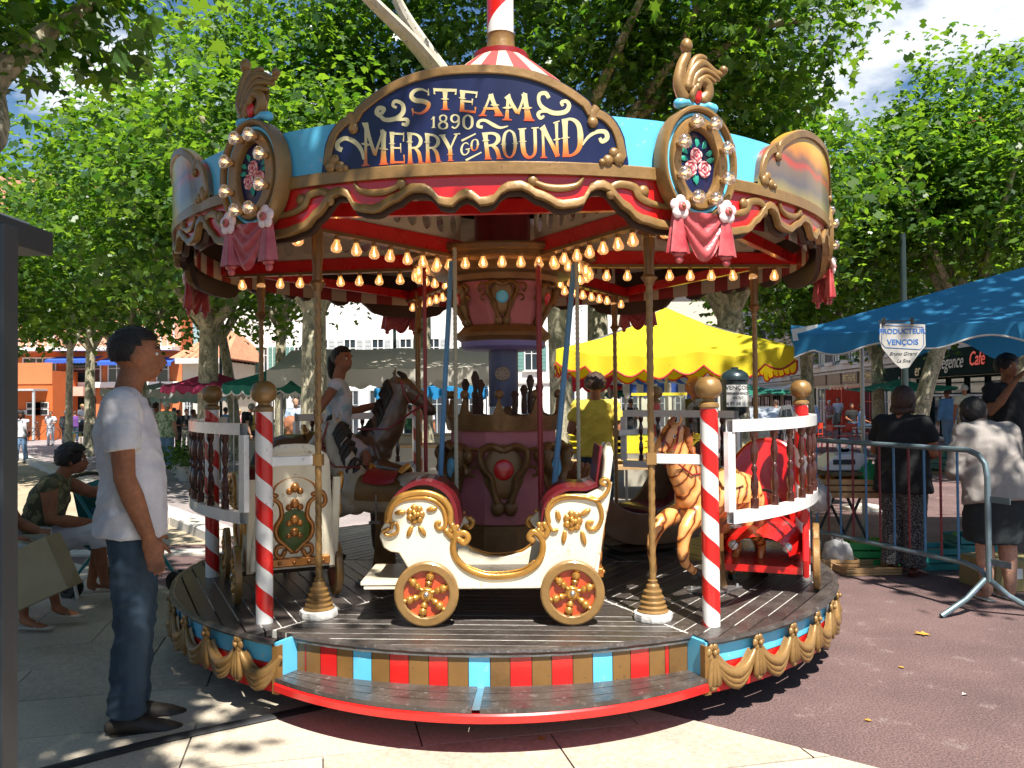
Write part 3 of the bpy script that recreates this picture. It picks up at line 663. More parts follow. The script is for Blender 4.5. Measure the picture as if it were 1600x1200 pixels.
CI = Matrix.Rotation(R(-ROT), 3, 'Z')
def loc_of(v): return CI @ (Vector(v) - Vector((CX, CY, 0)))
def cp(a, r, z): return (r * math.sin(R(a)), -r * math.cos(R(a)), z)
def ringpt(px, py, r):
    """picture point -> (angle in degrees, height) on the near side of a ring of radius r"""
    d = CI @ ray(px, py); o = loc_of((0, 0, CH)); A = d.x ** 2 + d.y ** 2; B_ = o.x * d.x + o.y * d.y; C_ = o.x ** 2 + o.y ** 2 - r * r
    D_ = max(0, B_ * B_ - A * C_); t = (-B_ - math.sqrt(D_)) / A; p = o + d * t; return math.degrees(math.atan2(p.x, -p.y)), p.z
def planept(px, py, z):
    d = ray(px, py); t = (z - CH) / d.z; return loc_of((d.x * t, d.y * t, z))
# --- substructure
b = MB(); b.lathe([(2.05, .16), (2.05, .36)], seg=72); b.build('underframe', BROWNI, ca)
ZB = .15; RR = 2.185
# deck planks, six sectors of boards parallel to the chord
A0S, A1S = -26.0, 30.0        # the stepped opening
sub = MB(); sub.lathe([(.3, ZD - .04), (2.06, ZD - .04), (2.06, ZD - .003), (.3, ZD - .003)], seg=72); sub.build('deck_base', JOINTW, ca)
pw = .088
for s_ in range(6):
    mid = s_ * 60.0; k = 0; r0 = .42; rsec = R(mid)
    ax = Vector((math.sin(rsec), -math.cos(rsec))); ay = Vector((math.cos(rsec), math.sin(rsec)))
    rout = 2.065 if s_ == 0 else RR
    while r0 < rout:
        r1 = min(r0 + pw, rout + 1); g_ = .0045 if s_ else .007
        a0, a1 = r0 + g_, r1 - g_
        # lateral limits: sector lines and outer circle
        pts = []
        def lat(d): return min(d * math.tan(R(30)) - .012, math.sqrt(max(0, rout ** 2 - d * d)))
        ds = [a0 + (a1 - a0) * i / 4 for i in range(5)]
        ds = [d for d in ds if d < rout - .001]
        if len(ds) < 2: break
        pts = [(d, -lat(d)) for d in ds] + [(d, lat(d)) for d in ds[::-1]]
        if ds[-1] < a1 - 1e-4 or lat(ds[-1]) <= 0.02: pass
        h = random.uniform(-.0012, .0012); q = [(ax * d + ay * v) for d, v in pts]; o0 = q[0]
        bb_ = MB(); bb_.prism([(p.x - o0.x, p.y - o0.y) for p in q], -.028, h, 'xy')
        bb_.build('deck_board', DECK if random.random() < .55 else DECKW, ca, False, loc=(o0.x, o0.y, ZD))
        r0 = r1; k += 1
# outer end segments beyond the last chord of each sector are filled by a curved edge board
for s_ in range(6):
    b = MB(); aA, aB = (s_ * 60 - 30, s_ * 60 + 30); ro = 2.075 if s_ == 0 else RR + .008
    if s_ == 0: aA, aB = A0S, A1S
    if s_ == 1: aA = A1S
    if s_ == 5: aB = 360 + A0S
    def ed(u, v, aA=aA, aB=aB, ro=ro):
        pr = [(ro - .035, ZD - .006), (ro - .02, ZD + .003), (ro, ZD - .001), (ro + .004, ZD - .014), (ro - .012, ZD - .03)]
        q = pr[int(round(v * 4))]; w_ = math.sin(u * 90) * .0015 + math.sin(u * 231) * .001; return cp(aA + (aB - aA) * u, q[0] + w_, q[1] + w_)
    b.grid(ed, 40, 4); b.build('edge_board', DECKW, ca)
# rim wall with blue band over red
for s_ in range(6):
    aA, aB = s_ * 60 - 30, s_ * 60 + 30
    if s_ == 0: continue
    if s_ == 1: aA = A1S
    if s_ == 5: aB = 360 + A0S
    for nm, z0, z1, m in (('rim_band', .285, ZD - .02, SKYB), ('rim_skirt', ZB, .285, RED)):
        b = MB(); b.grid(lambda u, v: cp(aA + (aB - aA) * u, RR - .03 + (.006 if nm == 'rim_skirt' else 0), z0 + (z1 - z0) * v), 24, 1); b.build(nm, m, ca)
# front opening: side cheeks, riser stripes, tread
ZS = .235
def stepr(a): return 2.195 + .135 * math.cos((a - 2) / 28 * math.pi / 2)
for a, sg in ((A0S, 1), (A1S, -1)):
    b = MB(); 
    p0, p1 = cp(a, 2.055, 0), cp(a, RR - .005, 0); c = ((p0[0] + p1[0]) / 2, (p0[1] + p1[1]) / 2, (ZS + ZD) / 2 - .005)
    b.box(c, (.135, .018, ZD - ZS - .01), R(a) - math.pi / 2); b.build('cheek_panel', SKYB, ca)
    b = MB(); q = cp(a, RR - .012, 0); b.box((q[0], q[1], (ZB + ZD) / 2 - .01), (.035, .035, ZD - ZB - .03), R(a)); b.build('corner_post', MBROWN, ca)
edges = [470, 477, 479, 501, 527, 552, 581, 609, 639, 670, 700, 732, 766, 797, 831, 862, 895, 926, 957, 985, 1014, 1039, 1045, 1058]
cols = [MBROWN, RED, MBROWN, RED, MBROWN, SKYB, MBROWN, RED, MBROWN, RED, MBROWN, SKYB, BRONZE, RED, MBROWN, RED, MBROWN, SKYB, MBROWN, RED, MBROWN, RED, BRONZE]
for i in range(len(cols)):
    aa = ringpt(edges[i], 1035, 2.05)[0]; ab = ringpt(edges[i + 1], 1035, 2.05)[0]
    if i == 0: aa = A0S + .3
    if i == len(cols) - 1: ab = A1S - .3
    b = MB(); g_ = .05
    def rp(u, v, aa=aa, ab=ab): 
        prof = [(2.03, ZS - .01), (2.052, ZS - .01), (2.052, ZD - .02), (2.03, ZD - .02)]; q = prof[int(round(v * 3))]; return cp(aa + g_ + (ab - aa - 2 * g_) * u, q[0], q[1])
    b.grid(rp, 3, 3); b.build('riser_panel', cols[i], ca, smooth=30)
for (aa, ab) in ((A0S + .1, 0.6), (1.5, A1S - .1)):
    for j in range(3):
        b = MB(); f0, f1 = j / 3, (j + 1) / 3
        def tr(u, v, aa=aa, ab=ab, f0=f0, f1=f1):
            a = aa + (ab - aa) * u; ri = 2.045; ro = stepr(a); rr0 = ri + (ro - ri) * f0 + .003; rr1 = ri + (ro - ri) * f1 - .003
            prof = [(rr0, ZS - .02), (rr0, ZS), (rr1, ZS), (rr1, ZS - .02)]; q = prof[int(round(v * 3))]; return cp(a, q[0], q[1])
        b.grid(tr, 22, 3); b.build('tread_board', DECKW, ca, smooth=30)
b = MB(); b.add([cp(.62, 2.05, ZS - .004), cp(1.48, 2.05, ZS - .004), cp(1.48, stepr(1), ZS - .004), cp(.62, stepr(1), ZS - .004)], [(0, 3, 2, 1)]); b.build('tread_strap', STEEL, ca)
b = MB()
def lip(u, v):
    a = A0S + (A1S - A0S) * u; r_ = stepr(a); pr = [(r_ - .2, ZS - .022), (r_ - .004, ZS - .022), (r_ + .004, ZS - .03), (r_ + .002, ZS - .062), (r_ - .03, ZS - .066), (r_ - .2, ZS - .066)]
    q = pr[int(round(v * 5))]; return cp(a, q[0], q[1])
b.grid(lip, 44, 5); b.build('step_fascia', RED, ca, smooth=30)
# swags on the rim
def swag():
    b = MB(); rr = RR - .018
    def q(s, z, o=0): a = s / RR; return ((rr + o) * math.sin(a), -(rr + o) * math.cos(a), z)
    for d, hz, th in ((0, .0, .022), (.018, -.035, .017), (.03, -.062, .014)):
        pts = [q(-.15 + .3 * i / 10, .335 + hz * .2 - (.105 + d * 1.6) * (1 - ((i - 5) / 5) ** 2), .012 + .01 * (1 - ((i - 5) / 5) ** 2)) for i in range(11)]
        b.tube(pts, [th * (.5 + .9 * (1 - abs(i - 5) / 5)) for i in range(11)], 7)
    b.tube([q(-.12, .31, .004), q(-.06, .25, .008), q(0, .225, .01), q(.06, .25, .008), q(.12, .31, .004)], [(.03, .01)] * 5, 6)
    # rosette and tail at the left end
    for k in range(6):
        a = k * math.pi / 3; b.ell(q(-.15 + .022 * math.cos(a), .352 + .026 * math.sin(a), .02), (.019, .014, .021), 6, 5)
    b.ell(q(-.15, .352, .036), (.013, .012, .014), 6, 5)
    for dx in (-.02, 0, .02):
        b.tube([q(-.15 + dx * .4, .325, .022), q(-.15 + dx, .26, .026), q(-.15 + dx * 1.3, .205, .026), q(-.15 + dx * 1.2, .185, .02)], [.012, .016, .019, .008], 6)
    b.ell(q(-.15, .183, .022), (.022, .015, .016), 7, 5)
    return b.mesh('swag', GOLD, 60)
sw = swag()
na = 38; span = 360 + A0S - A1S; st = span / na
for i in range(na):
    o = link('swag', sw, ca, rot=(0, 0, R(A1S + 1.2 + st * (i + .45)))); o.scale = (st * R(1) * RR / .3,) * 1 + (1, 1) if False else (1, 1, 1)
# --- gold twisted poles
def twisted(h, r=.017, seg=8, n=70, m=GOLD, turns=None, amp=.07):
    b = MB(); turns = turns or h * 15
    def f(u, v):
        a = v * 2 * math.pi; z = u * h; rr = r * (1 + amp * math.cos(2 * a - u * turns * 2 * math.pi)); return (rr * math.cos(a), rr * math.sin(a), z)
    b.grid(f, n, seg); return b
def gold_pole():
    b = twisted(1.92, .0175, 10, 300); pm = b.mesh('pole', GOLD)
    f = MB(); f.lathe([(.078, 0), (.082, .012), (.07, .02), (.074, .034), (.062, .042), (.066, .058), (.055, .066), (.058, .084), (.046, .092), (.048, .112), (.036, .12), (.034, .14), (.024, .15), (.026, .165), (.019, .17)], seg=20)
    fm = f.mesh('pole_foot', GOLD, 30)
    w_ = MB(); w_.lathe([(.098, 0), (.103, .012), (.1, .036), (.088, .04)], seg=11); wm = w_.mesh('foot_block', FOOTW, 30)
    c = MB(); c.lathe([(.021, -.06), (.028, -.04), (.045, -.02), (.028, -.004), (.024, .05), (.032, .14), (.03, .26)], seg=14); cm = c.mesh('pole_collar', BRONZE, 40)
    return pm, fm, wm, cm
gp = gold_pole()
for k in range(6):
    a = 30 + 60 * k; x, y, _ = cp(a, 1.758, 0)
    o = link('pole', gp[0], ca, (x, y, ZD + .1)); 
    link('pole_foot', gp[1], ca, (x, y, ZD + .036)); link('foot_block', gp[2], ca, (x, y, ZD + .001)); link('pole_collar', gp[3], ca, (x, y, 2.2))
# --- striped candy posts
def candy(h=1.09, r=.044):
    """white post with a painted red spiral: the spiral is its own raised band"""
    w_ = MB(); w_.lathe([(r, 0), (r, h)], seg=24); wm = w_.mesh('post', WHITE)
    s = MB(); turns = h / .22
    def f(u, v):
        z = u * (h + .14) - .07 + v * .0; a = -u * (h + .14) / .245 * 2 * math.pi; th = v * 2 * math.pi
        return None
    n = 24; 
    # slanted band built column by column
    vs = []; fs = []; rows = 220
    for k in range(n):
        pass
    pitch = .225; bw = .11
    for t in range(-1, int(h / pitch) + 2):
        for k in range(n):
            a0 = 2 * math.pi * k / n; a1 = 2 * math.pi * (k + 1) / n
            def zz(a): return t * pitch - a / (2 * math.pi) * pitch + .08
            z = [zz(a0), zz(a1), zz(a1) + bw, zz(a0) + bw]
            z = [min(max(q, .001), h - .001) for q in z]
            if z[2] - z[1] < 1e-4 and z[3] - z[0] < 1e-4: continue
            rr = r + .0008
            o = len(vs); vs += [(rr * math.cos(a0), rr * math.sin(a0), z[0]), (rr * math.cos(a1), rr * math.sin(a1), z[1]), (rr * math.cos(a1), rr * math.sin(a1), z[2]), (rr * math.cos(a0), rr * math.sin(a0), z[3])]; fs.append((o, o + 1, o + 2, o + 3))
    s.add(vs, fs); sm = s.mesh('red_stripe', RED)
    f_ = MB(); f_.lathe([(.045, 0), (.052, .008), (.05, .022), (.03, .036), (.03, .046), (.055, .062), (.066, .085), (.067, .11), (.056, .14), (.032, .157), (.0, .161)], seg=20); fm = f_.mesh('finial', GOLD)
    return wm, sm, fm
cm_ = candy()
posts = []
for px, Y, flip in ((1107, 4.178, 0), (412, 4.304, 0), (1251, 5.36, 0), (331, 5.44, 0), (652, 7.75, 0), (1024, 7.75, 0)):
    p = loc_of((px_x(px, Y), Y, 0)); o = link('candy_post', cm_[0], ca, (p.x, p.y, ZD), (0, 0, R(-60 if px > 800 else -100)))
    link('red_stripe', cm_[1], o); link('finial', cm_[2], o, (0, 0, 1.09)); posts.append(p)
def ang(p): return math.degrees(math.atan2(p.x, -p.y))
# --- balustrades
def baluster():
    b = MB(); b.lathe([(.021, 0), (.021, .05), (.012, .055), (.014, .07), (.021, .11), (.018, .15), (.010, .18), (.015, .195), (.017, .205), (.015, .215), (.009, .225), (.018, .26), (.02, .3), (.011, .345), (.014, .352), (.021, .37), (.021, .4)], seg=10); return b.mesh('baluster', WOODD, 30)
bm_ = baluster()
def balustrade(a0, a1, r=2.063, z0=.92, n=9, m=WHITE, sgn=1):
    root = link('balustrade', None, ca)
    bb_ = []
    for nm, zA, zB_ in (('top_rail', z0 + .46, z0 + .52), ('bottom_rail', z0, z0 + .06)):
        b = MB()
        def f(u, v):
            pr = [(r - .022, zA), (r + .022, zA), (r + .022, zB_), (r - .022, zB_), (r - .022, zA)]; q = pr[int(round(v * 4))]; return cp(a0 + (a1 - a0) * u, q[0], q[1])
        b.grid(f, 20, 4); bb_.append(b.mesh(nm, m, 30))
    root.data = None
    bpy.data.objects.remove(root)
    root = link('balustrade', bb_[0], ca); link('bottom_rail', bb_[1], root)
    for a in (a0, a1):
        x, y, _ = cp(a, r, 0); b = MB(); b.box((0, 0, .26), (.05, .03, .4)); b.build('stile', m, root, False, (x, y, z0), (0, 0, R(a)))
    for i in range(n):
        a = a0 + (a1 - a0) * (i + 1) / (n + 1); x, y, _ = cp(a, r, 0); link('baluster', bm_, root, (x, y, z0 + .06))
    return root
balustrade(ang(posts[0]) + 2.2, 92, n=9); balustrade(ang(posts[1]) - 2.4 + 0, -92, n=9, m=WHITE)
balustrade(118, 152, n=6, m=WHITE); balustrade(-152, -118, n=6)
# short white bars from candy post to gold pole
for i, a in ((0, 30), (1, -30), (4, -150), (5, 150)):
    p = posts[i]; q = Vector(cp(a, 1.758, 0)); z = 1.24
    d = (q - p); L_ = Vector((d.x, d.y)).length; b = MB(); b.box((0, 0, 0), (L_ - .06, .03, .05), 0, .004)
    b.build('gate_bar', WHITE, ca, False, ((p.x + q.x) / 2, (p.y + q.y) / 2, z), (0, 0, math.atan2(d.y, d.x)))
    b = MB(); b.box((0, 0, 0), (.05, .05, .06)); b.build('bracket', GOLD, ca, False, (q.x, q.y, z))
# ------------------------------------------------------------ roof
ZR = 2.62      # underside of the blue band
RB = 2.15
b0, b1 = (.085, 4.05), (2.13, 2.86)
NS = 24
def roofz(r):
    k = [(.085, 4.05), (.35, 3.84), (.66, 3.56), (.95, 3.28), (1.3, 3.08), (2.13, 2.82)]
    for (a, za), (b_, zb_) in zip(k, k[1:]):
        if r <= b_ + 1e-6: return za + (zb_ - za) * (r - a) / (b_ - a)
    return 2.82
for col, m, nm in ((0, CANVC, 'cream_canvas'), (1, CANVR, 'red_canvas')):
    pass
for k in range(NS):
    if True:
        b = MB(); a0 = 360 / NS * k; a1 = a0 + 360 / NS
        def f(u, v): r_ = .085 + (2.12 - .085) * u; return cp(a0 + (a1 - a0) * v, r_, roofz(r_))
        b.grid(f, 12, 5); b.build('roof_panel', CANVR if k % 2 else CANVC, ca)
b = MB(); b.lathe([(.088, 4.03), (.105, 4.04), (.1, 4.09), (.098, 4.14), (.104, 4.15)], seg=28); b.build('roof_collar', GOLD, ca)
b = MB(); b.lathe([(.095, 4.1), (.095, 6.2)], seg=28); mo = b.build('mast', WHITE, ca)
b = MB(); vs = []; fs = []
for t in range(5):
    n = 28
    for k in range(n):
        a0_, a1_ = 2 * math.pi * k / n, 2 * math.pi * (k + 1) / n
        def zz(a): return 3.97 + t * .62 + a / (2 * math.pi) * .62
        z = [zz(a0_), zz(a1_), zz(a1_) + .24, zz(a0_) + .24]; z = [min(max(q, 4.15), 6.19) for q in z]
        if z[2] - z[1] < 1e-3: continue
        o = len(vs); vs += [(.0962 * math.cos(a + 1.2), .0962 * math.sin(a + 1.2), q) for a, q in zip((a0_, a1_, a1_, a0_), z)]; fs.append((o, o + 1, o + 2, o + 3))
b.add(vs, fs); b.build('red_stripe', RED, mo)
# rounding boards
def ring_strip(a0, a1, prof, n=20):
    b = MB(); k = len(prof); b.grid(lambda u, v: cp(a0 + (a1 - a0) * u, prof[int(round(v * (k - 1)))][0], prof[int(round(v * (k - 1)))][1]), n, k - 1); return b
R2 = RB
for s_ in range(6):
    aA, aB = s_ * 60 - 30, s_ * 60 + 30
    ring_strip(aA, aB, [(R2 - .02, ZR), (R2, ZR), (R2, ZR + .235), (R2 - .02, ZR + .24), (R2 - .02, ZR)]).build('rounding_board', SKYB, ca, 30, rot=None)
    ring_strip(aA, aB, [(R2 + .001, ZR - .052), (R2 + .03, ZR - .052), (R2 + .03, ZR), (R2 + .024, ZR + .006), (R2 + .001, ZR + .006)]).build('gold_band', GOLD, ca, 30)
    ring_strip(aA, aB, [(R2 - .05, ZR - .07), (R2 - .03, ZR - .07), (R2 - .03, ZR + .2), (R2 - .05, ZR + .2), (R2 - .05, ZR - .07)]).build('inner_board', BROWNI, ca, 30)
    # valance with scroll edge
    key = [(0, .062), (.03, .075), (.06, .105), (.1, .098), (.16, .035), (.22, .03), (.3, .075), (.38, .115), (.46, .105), (.51, .03), (.545, .012), (.58, .03), (.64, .1), (.72, .165), (.82, .185), (1, .19)]
    def dz(u):
        u = abs(u)
        for i in range(len(key) - 1):
            if key[i][0] <= u <= key[i + 1][0]:
                t = (u - key[i][0]) / (key[i + 1][0] - key[i][0]); t = t * t * (3 - 2 * t) if i not in (9, 10) else t; return key[i][1] * (1 - t) + key[i + 1][1] * t
        return key[-1][1]
    zt = ZR - .052; mid = s_ * 60
    b = MB(); N = 72
    def vf(u, v):
        uu = -1 + 2 * u; z = zt - dz(uu) - .03; r_ = R2 + .004; pr = [(r_ - .016, zt), (r_, zt), (r_, z), (r_ - .016, z), (r_ - .016, zt)]; q = pr[int(round(v * 4))]; return cp(mid + uu * 30, q[0], q[1])
    b.grid(vf, N, 4); b.build('valance', RED, ca, 30)
    b = MB()
    def vi(u, v):
        uu = -1 + 2 * u; z = zt - dz(uu) - .055; r_ = R2 - .02; pr = [(r_, ZR - .03), (r_, z), (r_ - .03, z), (r_ - .03, ZR - .03)]; q = pr[int(round(v * 3))]; return cp(mid + uu * 30, q[0], q[1])
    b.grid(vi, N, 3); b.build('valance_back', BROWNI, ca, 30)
    b = MB()
    def gf(u, v):
        uu = -1 + 2 * u; z = zt - dz(uu); r_ = R2 + .006; pr = [(r_, z), (r_ + .014, z + .002), (r_ + .02, z - .004), (r_ + .02, z - .033), (r_ + .014, z - .038), (r_, z - .038), (r_ - .018, z - .036)]; q = pr[int(round(v * 6))]; return cp(mid + uu * 30, q[0], q[1])
    b.grid(gf, N, 6); b.build('scroll_edge', GOLD, ca, 50)
    def sc_(pts, wd, bs):
        b = MB(); pts = spline([Vector((x, z, 0)) for x, z in pts], 5); q = [cp(mid + math.degrees(p.x / R2), R2 + .012, zt - p.y) for p in pts]
        n_ = len(q); b.tube(q, [(wd * (.5 + .5 * math.sin(math.pi * min(1, (i + 1.5) / n_))), .012) for i in range(n_)], 7, side=(0, 0, 1))
        for x, z, r_ in bs: a = mid + math.degrees(x / R2); b.ell(cp(a, R2 + .01, zt - z), (r_, .017, r_), 10, 6, M=Matrix.Rotation(R(a), 3, 'Z'))
        b.build('scroll', GOLD, ca, 60)
    for sg in (-1, 1):
        sc_([(sg * .30, .03), (sg * .36, .055), (sg * .43, .06), (sg * .50, .045), (sg * .53, .01)], .018, [(sg * .30, .028, .027)])
        sc_([(sg * .66, .09), (sg * .665, .05), (sg * .71, .028), (sg * .78, .04), (sg * .81, .085), (sg * .9, .115), (sg * 1.08, .12)], .022, [(sg * .665, .075, .027), (sg * .825, .055, .03)])
# sign board: outline as top(u)
def sign_top(u):
    u = abs(u)
    if u < .77: return .445 - .055 * (u / .5) ** 2.6
    return .02 + .235 * math.sqrt(max(0, 1 - ((u - .79) / .21) ** 2))
def sign(mid, half, name, face, sc_z=1.0, label=None):
    ri = R2 + .004; N = 80
    b = MB(); us = [-1 + 2 * i / N for i in range(N + 1)]
    def f(i, v):
        u = -1 + 2 * i; h = max(.004, sign_top(u) * sc_z); pr = [(ri, ZR + .006), (ri + .02, ZR + .006), (ri + .02, ZR + h), (ri - .02, ZR + h), (ri - .02, ZR + .2)]; q = pr[int(round(v * 4))]; return cp(mid + u * half, q[0], q[1])
    b.grid(f, N, 4); o = b.build(name, face, ca, 30)
    # raised gold border
    path = []
    for i in range(N + 1):
        u = -1 + 2 * i / N; path.append((u, sign_top(u) * sc_z))
    lo = [( -1.0, .0), (-.995, .03)] 
    ptsall = [(-.96, -.0)] + [(-1.0, .05)] + [p for p in path[1:-1]] + [(1.0, .05)] + [(.96, 0)]
    g_ = MB(); q = []
    for u, h in ptsall: q.append(Vector(cp(mid + u * half * .985, R2 + .03, ZR + h - .004)))
    # widen inward
    vs = []; fs = []; n_ = len(q); bw = .04
    for i, p in enumerate(q):
        u, h = ptsall[i]; t = (q[min(i + 1, n_ - 1)] - q[max(i - 1, 0)]).normalized(); a = mid + u * half; rad = Vector((math.sin(R(a)), -math.cos(R(a)), 0)); inn = t.cross(rad).normalized() * -1
        if abs(u) < .9 and inn.z > 0: inn = -inn
        if abs(u) >= .9:
            c_ = Vector(cp(mid + .78 * half * (1 if u > 0 else -1), R2 + .03, ZR + .05)); inn = (c_ - p).normalized()
        for d_, o_ in ((-.004, -.026), (0, .002), (.004, .006), (bw - .004, .006), (bw, .002), (bw, -.026)): vs.append(p + inn * d_ + rad * o_)
    for i in range(n_ - 1):
        for j in range(5): fs.append((i * 6 + j, i * 6 + j + 1, i * 6 + 7 + j, i * 6 + 6 + j))
    g_.add(vs, fs)
    for sg in (-1, 1):
        def bl_(u, z, r_): a = mid + sg * u * half; g_.ell(cp(a, R2 + .03, ZR + z * sc_z), (r_, .016, r_ * 1.0), 12, 6, M=Matrix.Rotation(R(a), 3, 'Z'))
        def tb(pts, r_): g_.tube([cp(mid + sg * u * half, R2 + .028, ZR + z * sc_z) for u, z in pts], [(r_, .014)] * len(pts), 8, side=(0, 0, 1))
        tb([(.79, .26), (.765, .235), (.76, .2)], .02); bl_(.762, .19, .026)
        bl_(.93, .03, .03); bl_(.86, .02, .026); bl_(.9, .055, .026); bl_(.82, .01, .016)
    g_.build('gold_border', GOLD, o, 40)
    return o
sg_ = sign(.65, 19.2, 'name_board', NAVY)
# --- lettering, painted gold fading to orange, on the name board
LM = bpy.data.materials.new('letter_gold'); LM.use_nodes = True
def _lm():
    nt = LM.node_tree; nd = nt.nodes; L = nt.links.new; b = nd['Principled BSDF']; b.inputs['Roughness'].default_value = .3; b.inputs['Coat Weight'].default_value = .4
    at = nd.new('ShaderNodeAttribute'); at.attribute_name = 'fade'; cr = nd.new('ShaderNodeValToRGB'); e = cr.color_ramp.elements
    e[0].position = 0; e[0].color = (.52, .06, .008, 1); e[1].position = 1; e[1].color = (.62, .55, .3, 1)
    x = e.new(.3); x.color = (.62, .25, .04, 1); x = e.new(.5); x.color = (.6, .5, .24, 1)
    L(at.outputs['Fac'], cr.inputs[0]); L(cr.outputs[0], b.inputs['Base Color'])
_lm()
GL = {  # strokes: (points, widths) in a unit box; thick verticals with flared ends and mid spurs
 'S': [([(.88, .80), (.62, .95), (.32, .93), (.15, .76), (.28, .58), (.62, .47), (.84, .30), (.72, .10), (.42, .04), (.12, .18)], [.05, .1, .15, .19, .2, .2, .2, .16, .1, .04]), ([(.9, .95), (.88, .66)], [.02, .08]), ([(.1, .02), (.12, .3)], [.02, .08])],
 'T': [([(.5, .04), (.5, .9)], [.24, .2]), ([(.02, .9), (.98, .9)], [.15, .15]), ([(.03, .97), (.03, .7)], [.03, .08]), ([(.97, .97), (.97, .7)], [.03, .08]), ([(.25, .03), (.75, .03)], [.03, .05, ]), ([(.33, .48), (.67, .48)], [.01, .01])],
 'E': [([(.22, .03), (.22, .97)], [.24, .24]), ([(.1, .92), (.93, .92)], [.12, .12]), ([(.1, .08), (.95, .08)], [.12, .13]), ([(.2, .5), (.75, .5)], [.11, .1]), ([(.93, .98), (.9, .7)], [.03, .08]), ([(.97, .02), (.93, .3)], [.03, .09]), ([(.75, .36), (.73, .64)], [.03, .08])],
 'A': [([(.5, .98), (.16, .04)], [.1, .12]), ([(.5, .98), (.84, .04)], [.2, .24]), ([(.2, .34), (.82, .34)], [.1, .1]), ([(.02, .03), (.34, .03)], [.05, .05]), ([(.64, .03), (1.0, .03)], [.06, .06])],
 'M': [([(.14, .04), (.16, .95)], [.13, .12]), ([(.84, .04), (.84, .95)], [.22, .2]), ([(.12, .98), (.5, .3)], [.22, .12]), ([(.5, .26), (.86, .98)], [.1, .1]), ([(.0, .03), (.3, .03)], [.05, .05]), ([(.68, .03), (1.02, .03)], [.06, .06]), ([(.05, .5), (.25, .5)], [.01, .01])],
 'R': [([(.2, .03), (.2, .97)], [.24, .24]), ([(.1, .92), (.55, .92), (.8, .82), (.82, .66), (.6, .52), (.25, .5)], [.12, .13, .2, .22, .14, .1]), ([(.5, .5), (.72, .34), (.82, .04)], [.14, .22, .22]), ([(.02, .03), (.4, .03)], [.06, .06]), ([(.66, .03), (1.02, .03)], [.06, .05])],
 'Y': [([(.5, .04), (.5, .45)], [.24, .22]), ([(.5, .42), (.14, .94)], [.2, .2]), ([(.5, .42), (.84, .94)], [.1, .1]), ([(.0, .95), (.3, .95)], [.06, .06]), ([(.7, .95), (1.0, .95)], [.06, .06]), ([(.32, .03), (.7, .03)], [.06, .06])],
 'O': [([(.5, .97), (.22, .84), (.12, .5), (.22, .16), (.5, .03), (.78, .16), (.88, .5), (.78, .84), (.5, .97)], [.08, .18, .24, .18, .08, .18, .24, .18, .08])],
 'U': [([(.2, .97), (.2, .3), (.34, .08), (.55, .04), (.74, .14), (.8, .35), (.8, .97)], [.24, .24, .2, .12, .14, .16, .16]), ([(.02, .95), (.4, .95)], [.06, .06]), ([(.64, .95), (.98, .95)], [.06, .06])],
 'N': [([(.16, .04), (.16, .95)], [.15, .14]), ([(.84, .04), (.84, .97)], [.15, .15]), ([(.12, .96), (.86, .05)], [.24, .2]), ([(.0, .03), (.34, .03)], [.06, .06]), ([(.68, .96), (1.0, .96)], [.06, .06])],
 'D': [([(.22, .03), (.22, .97)], [.24, .24]), ([(.1, .93), (.5, .93), (.8, .78), (.88, .5), (.8, .22), (.5, .07), (.1, .07)], [.11, .12, .2, .26, .2, .12, .11])],
 'G': [([(.86, .78), (.62, .96), (.3, .86), (.13, .5), (.25, .14), (.55, .04), (.84, .2), (.84, .44)], [.08, .1, .16, .22, .16, .1, .14, .14]), ([(.56, .44), (1, .44)], [.1, .1])],
 '1': [([(.55, .03), (.55, .97)], [.3, .26]), ([(.55, .92), (.2, .72)], [.12, .06]), ([(.25, .03), (.85, .03)], [.07, .07])],
 '8': [([(.5, .97), (.22, .86), (.24, .62), (.5, .52), (.76, .62), (.78, .86), (.5, .97)], [.1, .17, .17, .13, .17, .17, .1]), ([(.5, .52), (.16, .38), (.16, .14), (.5, .03), (.84, .14), (.84, .38), (.5, .52)], [.13, .2, .2, .1, .2, .2, .13])],
 '9': [([(.5, .97), (.2, .84), (.18, .58), (.46, .44), (.78, .58), (.8, .82), (.5, .97)], [.1, .2, .2, .1, .18, .18, .1]), ([(.82, .74), (.8, .3), (.5, .04), (.2, .14)], [.2, .2, .12, .16])],
 '0': [([(.5, .97), (.2, .8), (.14, .5), (.2, .2), (.5, .03), (.8, .2), (.86, .5), (.8, .8), (.5, .97)], [.1, .2, .24, .2, .1, .2, .24, .2, .1])],
}
SPUR = {'M': [(.16, .5), (.84, .45)], 'E': [(.22, .62)], 'R': [(.2, .68)], 'T': [(.5, .5)], 'A': [(.68, .5)], 'N': [(.84, .5)], 'U': [(.2, .55)], 'O': [(.12, .5), (.88, .5)], 'D': [(.22, .5)], 'Y': [(.5, .25)], 'S': []}
